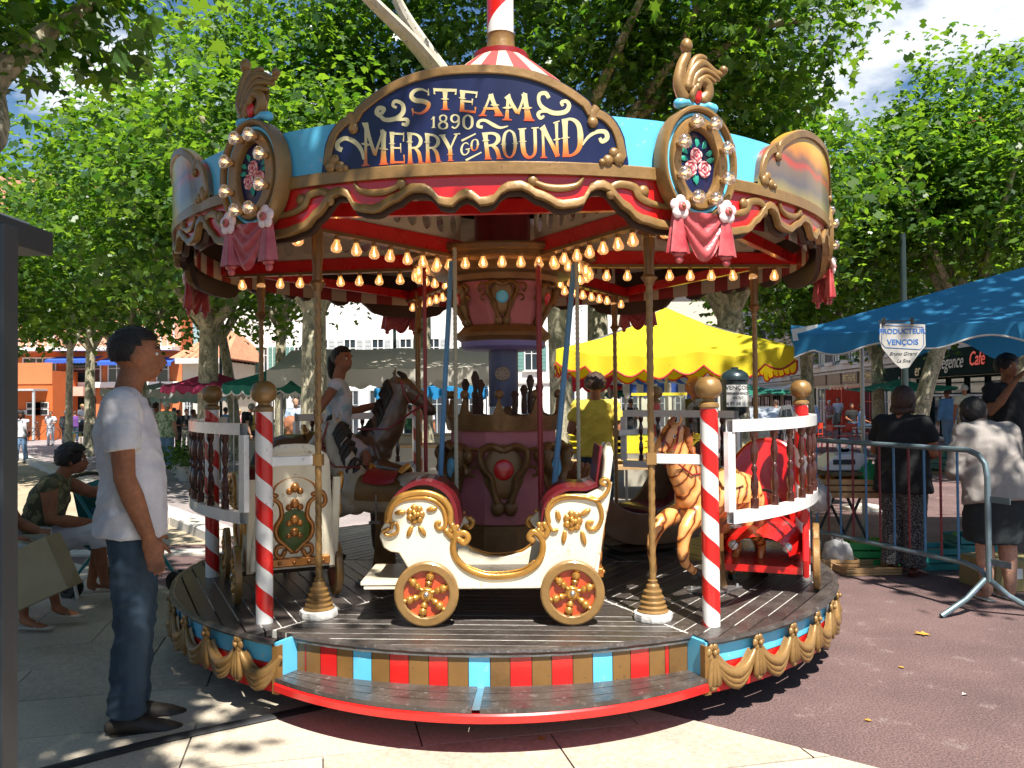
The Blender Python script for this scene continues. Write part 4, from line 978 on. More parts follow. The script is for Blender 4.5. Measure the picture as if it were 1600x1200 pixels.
class Lett:
    def __init__(s): s.b = MB(); s.fade = []; s.lay = 0
    def put(s, px, py, f):
        a, z = ringpt(px, py, R2 + .026); p = cp(a, R2 + .0255 + s.lay * .00025, z); s.b.v.append(p); s.fade.append(f); return len(s.b.v) - 1
    def ribbon(s, pts, wd, quad, fade=True):
        """pts in unit box of quad (tl,tr,br,bl in picture points)"""
        tl, tr, br, bl = [Vector(q) for q in quad]; W = ((tr - tl).length + (br - bl).length) / 2; H = ((tl - bl).length + (tr - br).length) / 2
        def mp(x, y): return (bl * (1 - x) + br * x) * (1 - y) + (tl * (1 - x) + tr * x) * y
        n = 6 if len(pts) > 2 else 5
        if len(pts) > 2: c = spline([Vector((p[0], p[1], 0)) for p in pts], n); ws = [wd[min(int(i / n), len(wd) - 1)] * (1 - (i % n) / n) + wd[min(int(i / n) + 1, len(wd) - 1)] * ((i % n) / n) for i in range(len(c))]
        else: c = [Vector((pts[0][0] + (pts[1][0] - pts[0][0]) * i / n, pts[0][1] + (pts[1][1] - pts[0][1]) * i / n, 0)) for i in range(n + 1)]; ws = [wd[0] + (wd[1] - wd[0]) * i / n for i in range(n + 1)]
        if len(pts) == 2 and abs(pts[1][1] - pts[0][1]) > .55:      # waisted stem
            ws = [w_ * (1.22 if i in (0, n) else .96 if i in (1, n - 1) else .86) for i, w_ in enumerate(ws)]
        s.lay = (s.lay + 1) % 24; prev = None
        q = [Vector((p.x * W, p.y * H)) for p in c]
        for i in range(len(q)):
            t = q[min(i + 1, len(q) - 1)] - q[max(i - 1, 0)]; t.normalize(); nn = Vector((-t.y, t.x)) * ws[i] * W / 2 * 1.0
            A_ = q[i] + nn; B_ = q[i] - nn; pa = mp(A_.x / W, A_.y / H); pb = mp(B_.x / W, B_.y / H)
            fa = A_.y / H if fade else .9; fb = B_.y / H if fade else .9
            cur = (s.put(pa.x, pa.y, fa), s.put(pb.x, pb.y, fb))
            if prev: s.b.f.append((prev[0], prev[1], cur[1], cur[0])); s.b.m.append(0)
            prev = cur
    def glyph(s, ch, quad, fade=True):
        for pts, wd in GL[ch]: s.ribbon(pts, wd, quad, fade)
        for x, y in SPUR.get(ch, []): s.ribbon([(x - .2, y), (x, y), (x + .2, y)], [.0, .13, .0], quad, fade)
    def build(s, name, parent):
        me = s.b.mesh(name, LM, False); at = me.attributes.new('fade', 'FLOAT', 'POINT'); at.data.foreach_set('value', s.fade); return link(name, me, parent)
def zq(*q): return [(480 + x / 3.019, 110 + y / 3.019) for x, y in q]
for ch, q in (('S', ((470, 92), (582, 78), (592, 188), (490, 222))), ('T', ((592, 80), (708, 84), (690, 188), (612, 188))), ('E', ((712, 88), (810, 98), (795, 206), (712, 196))), ('A', ((815, 108), (915, 112), (925, 216), (806, 216))), ('M', ((930, 118), (1040, 100), (1070, 240), (920, 236))),
              ('1', ((578, 216), (612, 216), (612, 272), (578, 272))), ('8', ((616, 208), (666, 208), (666, 278), (616, 278))), ('9', ((672, 206), (724, 206), (724, 275), (672, 275))), ('0', ((730, 208), (786, 208), (786, 278), (730, 278))),
              ('M', ((258, 236), (378, 284), (380, 446), (258, 456))), ('E', ((382, 284), (462, 288), (462, 446), (385, 446))), ('R', ((466, 286), (548, 292), (550, 440), (470, 444))), ('R', ((550, 290), (630, 298), (634, 434), (554, 440))), ('Y', ((622, 300), (722, 292), (712, 428), (640, 432))),
              ('G', ((720, 345), (768, 335), (768, 395), (722, 405))), ('O', ((770, 326), (812, 320), (808, 376), (770, 384))),
              ('R', ((818, 290), (915, 282), (922, 420), (836, 422))), ('O', ((916, 278), (990, 276), (990, 412), (920, 418))), ('U', ((992, 270), (1094, 262), (1096, 414), (1004, 418))), ('N', ((1096, 262), (1190, 232), (1196, 414), (1100, 416))), ('D', ((1192, 226), (1298, 206), (1306, 410), (1196, 416)))):
    l = Lett(); l.glyph(ch, zq(*q), fade=ch not in '1890G' and True); o = l.build('letter', sg_); o.name = 'letter'
UQ = zq((0, 0), (1600, 0), (1600, 543), (0, 543))
def fr(pts, w_): fl = Lett(); fl.ribbon([(x / 1600, 1 - y / 543) for x, y in pts], [q / 1600 * 1.0 for q in w_], UQ, False); fl.build('flourish', sg_)
fr([(345, 215), (328, 200), (338, 178), (362, 182), (350, 205)], [20, 22, 22, 20, 16]); fr([(335, 200), (365, 232), (420, 226), (452, 196), (448, 158), (415, 145), (404, 165), (422, 176)], [14, 20, 22, 22, 18, 16, 14, 12]); fr([(350, 228), (420, 232), (470, 232), (468, 256), (446, 252)], [8, 12, 18, 18, 12])
fr([(1140, 130), (1125, 108), (1098, 112), (1092, 140), (1108, 172), (1160, 200), (1215, 196), (1235, 170), (1225, 146), (1200, 150), (1206, 168)], [18, 20, 18, 16, 20, 22, 22, 20, 18, 16, 12]); fr([(1160, 200), (1110, 192), (1090, 205), (1100, 225), (1118, 214)], [8, 14, 18, 16, 10])
fr([(165, 375), (145, 365), (145, 338), (180, 320), (225, 338), (255, 375), (266, 420)], [22, 24, 20, 20, 22, 18, 10]); fr([(1298, 352), (1325, 315), (1365, 290), (1405, 290), (1415, 318), (1392, 335), (1380, 318)], [8, 14, 18, 22, 22, 20, 14])
fr([(828, 268), (806, 262), (812, 240), (840, 236), (880, 258), (912, 270), (948, 262)], [14, 16, 14, 14, 18, 12, 4]); fr([(728, 332), (795, 298)], [10, 6]); fr([(748, 424), (822, 386)], [10, 6])

# side picture boards (plain sea and sunset painting)
PM = bpy.data.materials.new('sunset_painting'); PM.use_nodes = True
def _pm():
    nt = PM.node_tree; nd = nt.nodes; L = nt.links.new; b = nd['Principled BSDF']; b.inputs['Roughness'].default_value = .3; b.inputs['Coat Weight'].default_value = .3
    tc = nd.new('ShaderNodeTexCoord'); sx = nd.new('ShaderNodeSeparateXYZ'); n = nd.new('ShaderNodeTexNoise'); n.inputs['Scale'].default_value = 5; n.inputs['Detail'].default_value = 6
    L(tc.outputs['Object'], sx.inputs[0]); L(tc.outputs['Object'], n.inputs['Vector']); m1 = nd.new('ShaderNodeMath'); m1.operation = 'MULTIPLY_ADD'; m1.inputs[1].default_value = .11
    mr = nd.new('ShaderNodeMapRange'); mr.inputs[1].default_value = ZR + .05; mr.inputs[2].default_value = ZR + .45
    L(n.outputs['Fac'], m1.inputs[0]); L(sx.outputs['Z'], m1.inputs[2]); L(m1.outputs[0], mr.inputs[0]); cr = nd.new('ShaderNodeValToRGB'); e = cr.color_ramp.elements
    e[0].color = (.32, .25, .07, 1); e[1].position = 1; e[1].color = (.3, .38, .55, 1)
    for p, c in ((.2, (.12, .1, .1, 1)), (.38, (.2, .13, .08, 1)), (.46, (.5, .06, .03, 1)), (.52, (.2, .1, .06, 1)), (.62, (.6, .22, .03, 1)), (.8, (.7, .42, .04, 1)), (.9, (.65, .4, .06, 1))):
        x = e.new(p); x.color = c
    L(mr.outputs[0], cr.inputs[0]); L(cr.outputs[0], b.inputs['Base Color'])
_pm()
for m_ in (60, -60, 120, -120, 180):
    s1 = sign(m_, 19.5, 'picture_board', PM, .9)
# ---------------------------------------------------------------- ceiling, beams, hub
HUBR = .6
for k in range(36):   # striped ceiling cloth
    a0 = k * 10
    b = MB(); b.grid(lambda u, v: cp(a0 + 10 * v, .45 + 1.62 * u, 2.92 - .22 * u), 1, 1); b.build('ceiling_cloth', DRED if k % 4 == 3 else CANVC, ca)
def bulb_mesh(G_=None, F_=None):
    b = MB(); b.mi = 1; b.lathe([(.0, .0), (.013, 0), (.013, -.014), (.011, -.018)], seg=8)
    b.mi = 0; b.lathe([(.0125, -.016), (.0145, -.026), (.024, -.045), (.0275, -.057), (.0245, -.07), (.014, -.078), (0, -.08)], seg=12)
    b.mi = 2; b.tube([(-.003, 0, -.03), (-.008, 0, -.052), (.0, .003, -.058), (.008, 0, -.052), (.003, 0, -.03)], .0012, 4); b.ell((0, 0, -.055), (.007, .007, .003), 6, 4)
    return b.mesh('bulb', [G_ or BULB, GOLD, F_ or FIL], 60)
bulb = bulb_mesh(); bulb2 = bulb_mesh(BULB2, FIL2)
for k in range(6):
    a = 30 + 60 * k; root = empty('ceiling_beam'); bpy.data.objects.remove(root)
    # red beam with oval-pierced web above a gold strip
    b = MB(); th = .035
    b.add([(-th / 2, -.48, 2.5), (th / 2, -.48, 2.5), (th / 2, -2.09, 2.47), (-th / 2, -2.09, 2.47), (-th / 2, -.48, 2.6), (th / 2, -.48, 2.6), (th / 2, -2.09, 2.545), (-th / 2, -2.09, 2.545)], [(0, 3, 2, 1), (4, 5, 6, 7), (0, 1, 5, 4), (1, 2, 6, 5), (2, 3, 7, 6), (3, 0, 4, 7)])
    bo = b.build('ceiling_beam', RED, ca, False, rot=(0, 0, R(a)))
    s = MB(); s.add([(-.03, -.5, 2.478), (.03, -.5, 2.478), (.03, -2.0, 2.452), (-.03, -2.0, 2.452), (-.03, -.5, 2.499), (.03, -.5, 2.499), (.03, -2.0, 2.47), (-.03, -2.0, 2.47)], [(0, 3, 2, 1), (4, 5, 6, 7), (0, 1, 5, 4), (1, 2, 6, 5), (2, 3, 7, 6), (3, 0, 4, 7)]); s.build('bulb_strip', BRONZE, bo, False)
    w_ = MB(); n = 9       # pierced web
    for i in range(n):
        y0 = .5 + i * .14; y1 = y0 + .14; cyy = (y0 + y1) / 2; zb_ = 2.602 - (cyy - .5) * .03; zt_ = max(2.80 - (cyy - .5) * .03, zb_ + .02); hh = (zt_ - zb_) / 2; cz = (zt_ + zb_) / 2
        vs = []; q = 16
        for j in range(q):
            t = 2 * math.pi * j / q; ex, ez = math.cos(t), math.sin(t); m_ = max(abs(ex), abs(ez)); 
            vs += [(-.008, -(cyy + ex / m_ * .07), cz + ez / m_ * hh), (-.008, -(cyy + ex * .043), cz + ez * hh * .68), (.008, -(cyy + ex / m_ * .07), cz + ez / m_ * hh), (.008, -(cyy + ex * .043), cz + ez * hh * .68)]
        fs = []
        for j in range(q):
            A_, B_ = j * 4, ((j + 1) % q) * 4; fs += [(A_, B_, B_ + 1, A_ + 1), (A_ + 2, A_ + 3, B_ + 3, B_ + 2), (A_ + 1, B_ + 1, B_ + 3, A_ + 3)]
        w_.add(vs, fs)
    w_.build('pierced_web', CANVC, bo, False)
    for i in range(9):
        y = .74 + i * .145
        o = link('bulb', bulb, bo, (0, -y, 2.476 - (y - .5) * .017), (random.uniform(-.1, .1), random.uniform(-.1, .1), random.uniform(0, 3))).scale = (1.15, 1.15, 1.15)
for k in range(6):     # striped inner valance under the rim, red cross rails
    a0, a1 = -30 + 60 * k, 30 + 60 * k
    n = 14
    for i in range(n):
        if 1 <= k <= 5: pass
        aa, ab = a0 + 60 * i / n, a0 + 60 * (i + 1) / n
        if k == 0: continue
        ring_strip(aa, ab, [(2.05, 2.43), (2.05, 2.56)], 2).build('inner_valance', DRED if i % 2 else CANVC, ca)
    p0 = Vector(cp(a0, 2.0, 2.52)); p1 = Vector(cp(a1, 2.0, 2.52)); b = MB(); d = p1 - p0; b.box((0, 0, 0), (d.length, .04, .07)); b.build('cross_rail', RED, ca, False, (p0 + p1) / 2, (0, 0, math.atan2(d.y, d.x)))
b = MB(); b.lathe([(.2, 2.56), (.66, 2.56), (.67, 2.545), (.665, 2.515), (.6, 2.5), (.56, 2.49), (.55, 2.46), (.5, 2.44), (.48, 2.41), (.43, 2.4), (.2, 2.4)], seg=6 * 6); b.build('hub_plate', BRONZE, ca, 35)
b = MB(); b.lathe([(.2, 2.56), (.2, 4.0)], seg=12); b.build('inner_mast', DRED, ca)
hb = MB(); hb.lathe([(.605, 2.48), (.63, 2.48), (.63, 2.512), (.605, 2.512)], seg=40); hbo = hb.build('bulb_ring', BRONZE, ca)
for i in range(32):
    x, y, _ = cp(i * 360 / 32 + 4, .617, 0); link('bulb', bulb, hbo, (x, y, 2.484), (0, 0, i)).scale = (1.15, 1.15, 1.15)
# upper drum (pink, tapering), mouldings, column, lower drum
def poly_lathe(prof, seg, rot=0):
    b = MB(); b.lathe(prof, seg=seg, M=Matrix.Rotation(R(rot), 3, 'Z')); return b
poly_lathe([(.4, 2.4), (.395, 2.36), (.375, 2.35)], 24).build('upper_cornice', BRONZE, ca)
poly_lathe([(.372, 2.35), (.27, 2.06)], 12, 15).build('upper_drum', PINK, ca, False)
poly_lathe([(.28, 2.065), (.3, 2.04), (.335, 2.01), (.34, 1.985), (.31, 1.965), (.3, 1.955)], 30).build('drum_moulding', BRONZE, ca)
poly_lathe([(.3, 1.955), (.3, 1.92), (.27, 1.9), (.1, 1.89)], 30).build('lilac_ring', LILAC, ca)
poly_lathe([(.105, 1.89), (.105, 1.5)], 24).build('centre_column', SLATE, ca)
g_ = MB(); g_.lathe([(.0, .012), (.045, .012), (.052, .004), (.055, -.02)], seg=24, M=Matrix.Rotation(R(90), 3, 'X')); gg = g_.build('pressure_gauge', mat('gauge', (.32, .24, .17), .4), ca, loc=(0, -.105, 1.73))
for i in range(8): 
    b = MB(); b.box((.0, 0, .032), (.004, .003, .016)); b.build('gauge_mark', M_dark, gg, False, (0, -.0135, 0), (0, i * math.pi / 4, 0))
b = MB(); b.lathe([(.42, 0), (.43, .05), (.415, .3), (.42, .31)], seg=12, M=Matrix.Rotation(R(15), 3, 'Z')); b.build('drum_base', BRONZE, ca, False, (0, 0, ZD))
poly_lathe([(.4, .72), (.375, 1.35)], 12, 15).build('lower_drum', PINK, ca, False)
b = MB()     # crown of pointed knobs round the top of the lower drum
N = 96
def cr_f(u, v):
    a = u * 360; ph = (a / 36) % 1; w_ = abs(ph - .5) * 2; top = 1.47 + .10 * max(0, 1 - (1 - w_) * 3.4) - .035 * math.sin(math.pi * ph); z = [1.34, 1.36, top, top, 1.34][int(round(v * 4))]; r_ = [.4, .405, .42, .395, .385][int(round(v * 4))]; return cp(a, r_, z)
b.grid(cr_f, N * 2, 4)
for i in range(10): b.ell(cp(i * 36, .408, 1.585), (.03, .03, .032), 10, 7)
b.build('drum_crown', BRONZE, ca, 40)
# organ figures and pipes inside the crown
for i, (a, r_, h) in enumerate(((-60, .22, .3), (-35, .25, .24), (40, .24, .2), (62, .22, .27), (80, .26, .22), (-85, .27, .25), (20, .28, .16))):
    b = MB(); x, y, _ = cp(a, r_, 0); b.lathe([(.018, 0), (.022, h * .3), (.014, h * .6), (.03, h * .85), (.012, h)], (x, y, 1.45), 8); b.build('organ_pipe', BROWNI, ca)
# carved cartouches on the drums
def cartouche(core, s=1.0):
    b = MB()
    def t(pts, r_): 
        p = spline([Vector((x * s, -.005, z * s)) for x, z in pts], 5); n = len(p); b.tube(p, [(r_ * s * (.6 + .6 * math.sin(math.pi * i / (n - 1))), r_ * s * .55) for i in range(n)], 8, round_=False)
    for sg in (-1, 1):
        t([(sg * .0, .13), (sg * .06, .15), (sg * .11, .12), (sg * .1, .05), (sg * .06, 0), (sg * .05, -.06), (sg * .03, -.12)], .032)
        t([(sg * .09, .12), (sg * .15, .14), (sg * .18, .11), (sg * .165, .08), (sg * .145, .1)], .016); t([(sg * .1, .06), (sg * .15, .05), (sg * .16, .02), (sg * .135, .01)], .014)
        b.ell((sg * .03 * s, 0, -.14 * s), (.035 * s, .02, .04 * s), 9, 6)
    b.ell((0, .006, .03 * s), (.1 * s, .016, .13 * s), 14, 8)
    me = b.mesh('cartouche', BRONZE, 60); c = MB(); c.ell((0, -.014, .04 * s), (.048 * s, .012, .05 * s), 16, 8); return me, c.mesh('medal', core, 60)
cb, cr2 = cartouche(SKYB), cartouche(RED)
for i, a in enumerate(range(0, 360, 60)):
    for (c, zz, rr, sc_, tilt) in ((cb if i % 2 == 0 else cr2, 2.21, .332, .9, 18), (cr2 if i % 2 == 0 else cb, 1.03, .398, 1.4, -2.3)):
        x, y, _ = cp(a + 3.7, rr, 0); o = link('cartouche', c[0], ca, (x, y, zz), (R(tilt), 0, R(a + 3.7))); o.scale = (sc_,) * 3; link('medal', c[1], o)
# red, blue and rope poles around the centre
for px0, px1, Y, y0, y1, m, r_ in ((663, 666, 5.45, 415, 770, DRED, .013), (841, 846, 5.3, 410, 790, DRED, .018), (705, 685, 5.2, 408, 765, BLUEP, .016), (897, 862, 5.25, 412, 765, BLUEP, .018), (650, 652, 7.2, 455, 770, BRONZE, .01)):
    p0, p1 = loc_of(P(px0, y0, Y)), loc_of(P(px1, y1 + 40, Y)); b = MB(); b.tube([p0, p1], r_, 10); b.build('centre_pole', m, ca)
for px, Y in ((712, 5.15), (903, 5.2)):
    p = loc_of(P(px, 600, Y)); b = twisted(1.9, .0125, 8, 120, turns=60, amp=.12); b.build('rope_pole', ROPE, ca, None, (p.x, p.y, .6))
# ---------------------------------------------------------------- medallions with crest, bulbs, roses, drape
def medallion():
    parts = []
    H, W = .245, .195
    def ring(a0, a1, y0, y1, m, nm):
        b = MB(); n = 40; pr = [(a1, y1 + .03), (a1, y0), (a1 - .006, y0 - .008), (a0 + .006, y0 - .008), (a0, y0), (a0, y1 + .03)]
        def f(u, v):
            t = u * 2 * math.pi; q = pr[int(round(v * 5))]; return ((W + q[0]) * math.cos(t), q[1], (H + q[0]) * math.sin(t))
        b.grid(f, n, 5); parts.append((nm, b.mesh(nm, m, 40)))
    ring(-.022, .0, -.04, 0, GOLD, 'outer_ring'); ring(-.045, -.024, -.018, 0, SKYB, 'blue_ring'); ring(-.1, -.045, -.03, 0, GOLD, 'inner_ring')
    b = MB(); b.ell((0, -.004, 0), (W - .095, .006, H - .095), 28, 6); parts.append(('painted_oval', b.mesh('painted_oval', NAVY)))
    bk = MB(); bk.lathe([(.0, 0), (1, 0), (1, -.02), (0, -.02)], seg=32, M=Matrix.Diagonal((W - .01, H - .01, 1)).to_3x3()); 
    me = bk.mesh('backing', BROWNI, 30); me.transform(Matrix.Rotation(R(90), 4, 'X')); me.transform(Matrix.Translation((0, .02, 0))); parts.append(('backing', me))
    return parts
ROSE1 = mat('rose_pink', (.75, .22, .25), .5, var=.1); ROSE2 = mat('rose_pale', (.85, .52, .5), .5, var=.1); ROSE3 = mat('rose_deep', (.55, .05, .08), .5, var=.1); LEAFP = mat('painted_leaf', (.02, .32, .22), .5, var=.3)
def rose():
    b = MB(); 
    b.mi = 0; b.ell((0, 0, 0), (.037, .004, .04), 16, 6)
    b.mi = 1
    for i in range(5):
        a = i * 2 * math.pi / 5 + .4; b.tube([(.03 * math.cos(a + t), -.0045, .032 * math.sin(a + t)) for t in (-.5, -.2, .1, .4)], [(.004, .002), (.008, .003), (.008, .003), (.003, .002)], 6)
    for i in range(3):
        a = i * 2.1; b.tube([(.016 * math.cos(a + t), -.006, .017 * math.sin(a + t)) for t in (-.7, -.2, .3, .8)], [(.003, .002), (.005, .003), (.005, .003), (.002, .002)], 6)
    b.mi = 2
    for i in range(4):
        a = i * 1.57 + .8; b.tube([(.0235 * math.cos(a + t), -.0055, .025 * math.sin(a + t)) for t in (-.6, 0, .6)], [(.002, .002), (.003, .002), (.002, .002)], 5)
    b.ell((0, -.006, 0), (.006, .003, .006), 8, 5); return b.mesh('rose', [ROSE1, ROSE2, ROSE3], 60)
def leafp():
    b = MB(); b.tube([(0, -.001, 0), (.004, -.002, .02), (0, -.002, .04), (-.004, -.001, .055)], [(.003, .001), (.013, .002), (.011, .002), (.001, .001)], 8, side=(1, 0, 0)); return b.mesh('painted_leaf', LEAFP)
mp_, rm_, lm_ = medallion(), rose(), leafp()
def crest():
    b = MB()
    def t(pts, r0, fl=.7): p = spline([Vector(q) for q in pts], 5); n = len(p); b.tube(p, [(r0[0] + (r0[1] - r0[0]) * i / (n - 1), (r0[0] + (r0[1] - r0[0]) * i / (n - 1)) * fl) for i in range(n)], 8, round_=True)
    # leaf plume: tall curl on the left, fan sweeping right
    t([(-.06, 0, .02), (-.085, 0, .08), (-.07, 0, .15), (-.045, 0, .2), (-.055, 0, .235)], (.03, .018)); b.ell((-.048, -.005, .235), (.026, .02, .03), 10, 7)
    t([(-.05, -.01, .06), (-.03, -.01, .12), (.01, -.01, .165), (.05, 0, .175), (.1, 0, .15), (.135, 0, .15)], (.026, .014)); b.ell((.14, -.004, .165), (.02, .016, .018), 9, 6)
    t([(-.03, -.014, .06), (-.01, -.015, .11), (.03, -.015, .14), (.08, -.01, .135), (.12, 0, .125)], (.02, .01)); t([(-.01, -.018, .06), (.01, -.02, .095), (.045, -.018, .115), (.09, -.01, .105)], (.018, .009))
    t([(-.04, -.005, .1), (-.015, -.005, .17), (.02, -.002, .2), (.05, 0, .2)], (.02, .012)); t([(.03, 0, .02), (.055, -.005, .05), (.05, -.01, .085), (.02, -.015, .095), (-.005, -.018, .08)], (.03, .018)); t([(-.02, -.02, .06), (-.035, -.02, .03), (-.03, -.015, .01)], (.016, .012))
    b.ell((0, .012, .09), (.08, .012, .085), 12, 7)
    r_ = MB(); r_.ell((-.004, -.014, .035), (.022, .012, .035), 10, 6); k = MB()
    for sg in (-1, 1): k.tube([(sg * .01, 0, -.005), (sg * .05, 0, .005), (sg * .085, 0, -.005)], [.014, .018, .022], 8, round_=True)
    return b.mesh('crest', GOLD, 60), r_.mesh('crest_core', RED, 60), k.mesh('crest_base', SKYB, 60)
crm = crest()
def drape():
    b = MB()
    def f(u, v):
        x = -.115 + .23 * u; sag = 1 - (2 * u - 1) ** 2; z = -.02 - v * (.05 + .14 * sag); fold = .012 * math.sin(v * 16 + abs(2 * u - 1) * 5) * (1 - .6 * abs(2 * u - 1)); return (x * (1 - .1 * v), -.03 - fold - .02 * sag, z)
    b.grid(f, 18, 16)
    def tail(x0):
        def g_(u, v): a = v * 2 * math.pi; r_ = (.022 + .026 * u) * (1 + .22 * math.cos(5 * a)); return (x0 + r_ * math.cos(a), -.03 + r_ * .6 * math.sin(a), -.02 - .16 * u)
        b.grid(g_, 8, 24); b.ell((x0, -.03, -.182), (.03, .02, .015), 9, 6); b.ell((x0 + .004, -.03, -.205), (.018, .014, .016), 9, 6)
    tail(-.118); tail(.118); me = b.mesh('drape', PINKR, 60)
    f_ = MB(); f_.mi = 0
    for i in range(5): a = i * 2 * math.pi / 5 + .3; f_.ell((.027 * math.cos(a), -.002 * (i % 2), .027 * math.sin(a)), (.026, .012, .026), 10, 6)
    f_.mi = 1; f_.ell((0, -.016, 0), (.02, .008, .02), 10, 6); f_.mi = 2; f_.ell((0, -.024, 0), (.008, .006, .008), 8, 5); return me, f_.mesh('flower', [PINKW, PINKR, BRONZE], 60)
dm, fm_ = drape()
for k in range(6):
    a = {0: 29, 5: -29}.get(k, 30 + 60 * k); x, y, _ = cp(a, R2 + .04, 0); mz = 2.655
    me0 = [m for n_, m in mp_ if n_ == 'inner_ring'][0]
    ro = link('medallion', me0, ca, (x, y, mz), (0, 0, R(a))); ro.scale = (1.1, 1.1, 1.1)
    for n_, m in mp_:
        if n_ != 'inner_ring': link(n_, m, ro)
    for (rx, rz, s) in ((-.005, .035, .95), (-.033, -.022, .95), (.038, -.018, 1.0)): o = link('rose', rm_, ro, (rx, -.012, rz)); o.scale = (s * .9, 1, s * .95)
    for i, (lx, lz, la) in enumerate(((0, .075, 0), (-.03, .068, 25), (.03, .07, -28), (-.05, .04, 60), (.048, .045, -60), (-.01, -.045, 180), (.005, -.05, 160), (-.05, .012, 80), (.05, .02, -75))): link('painted_leaf', lm_, ro, (lx, -.01 - .0003 * i, lz), (0, R(-la), 0)).scale = (.9, 1, .75)
    for i in range(8):
        t = (i + .5) * math.pi / 4; o = link('bulb', bulb2, ro, ((.195 - .072) * math.cos(t), -.034, (.245 - .072) * math.sin(t)), (R(-90), 0, 0)); o.scale = (1.15, 1.15, .85)
    for m in crm: link(m.name, m, ro, (0, -.01, .255)).scale = (1.05, 1.2, 1.05)
    link('drape', dm, ro, (0, -.01, -.2)).scale = (1.05, 1, 1.08)
    for sg in (-1, 1): link('flower', fm_, ro, (sg * .122, -.055, -.205))
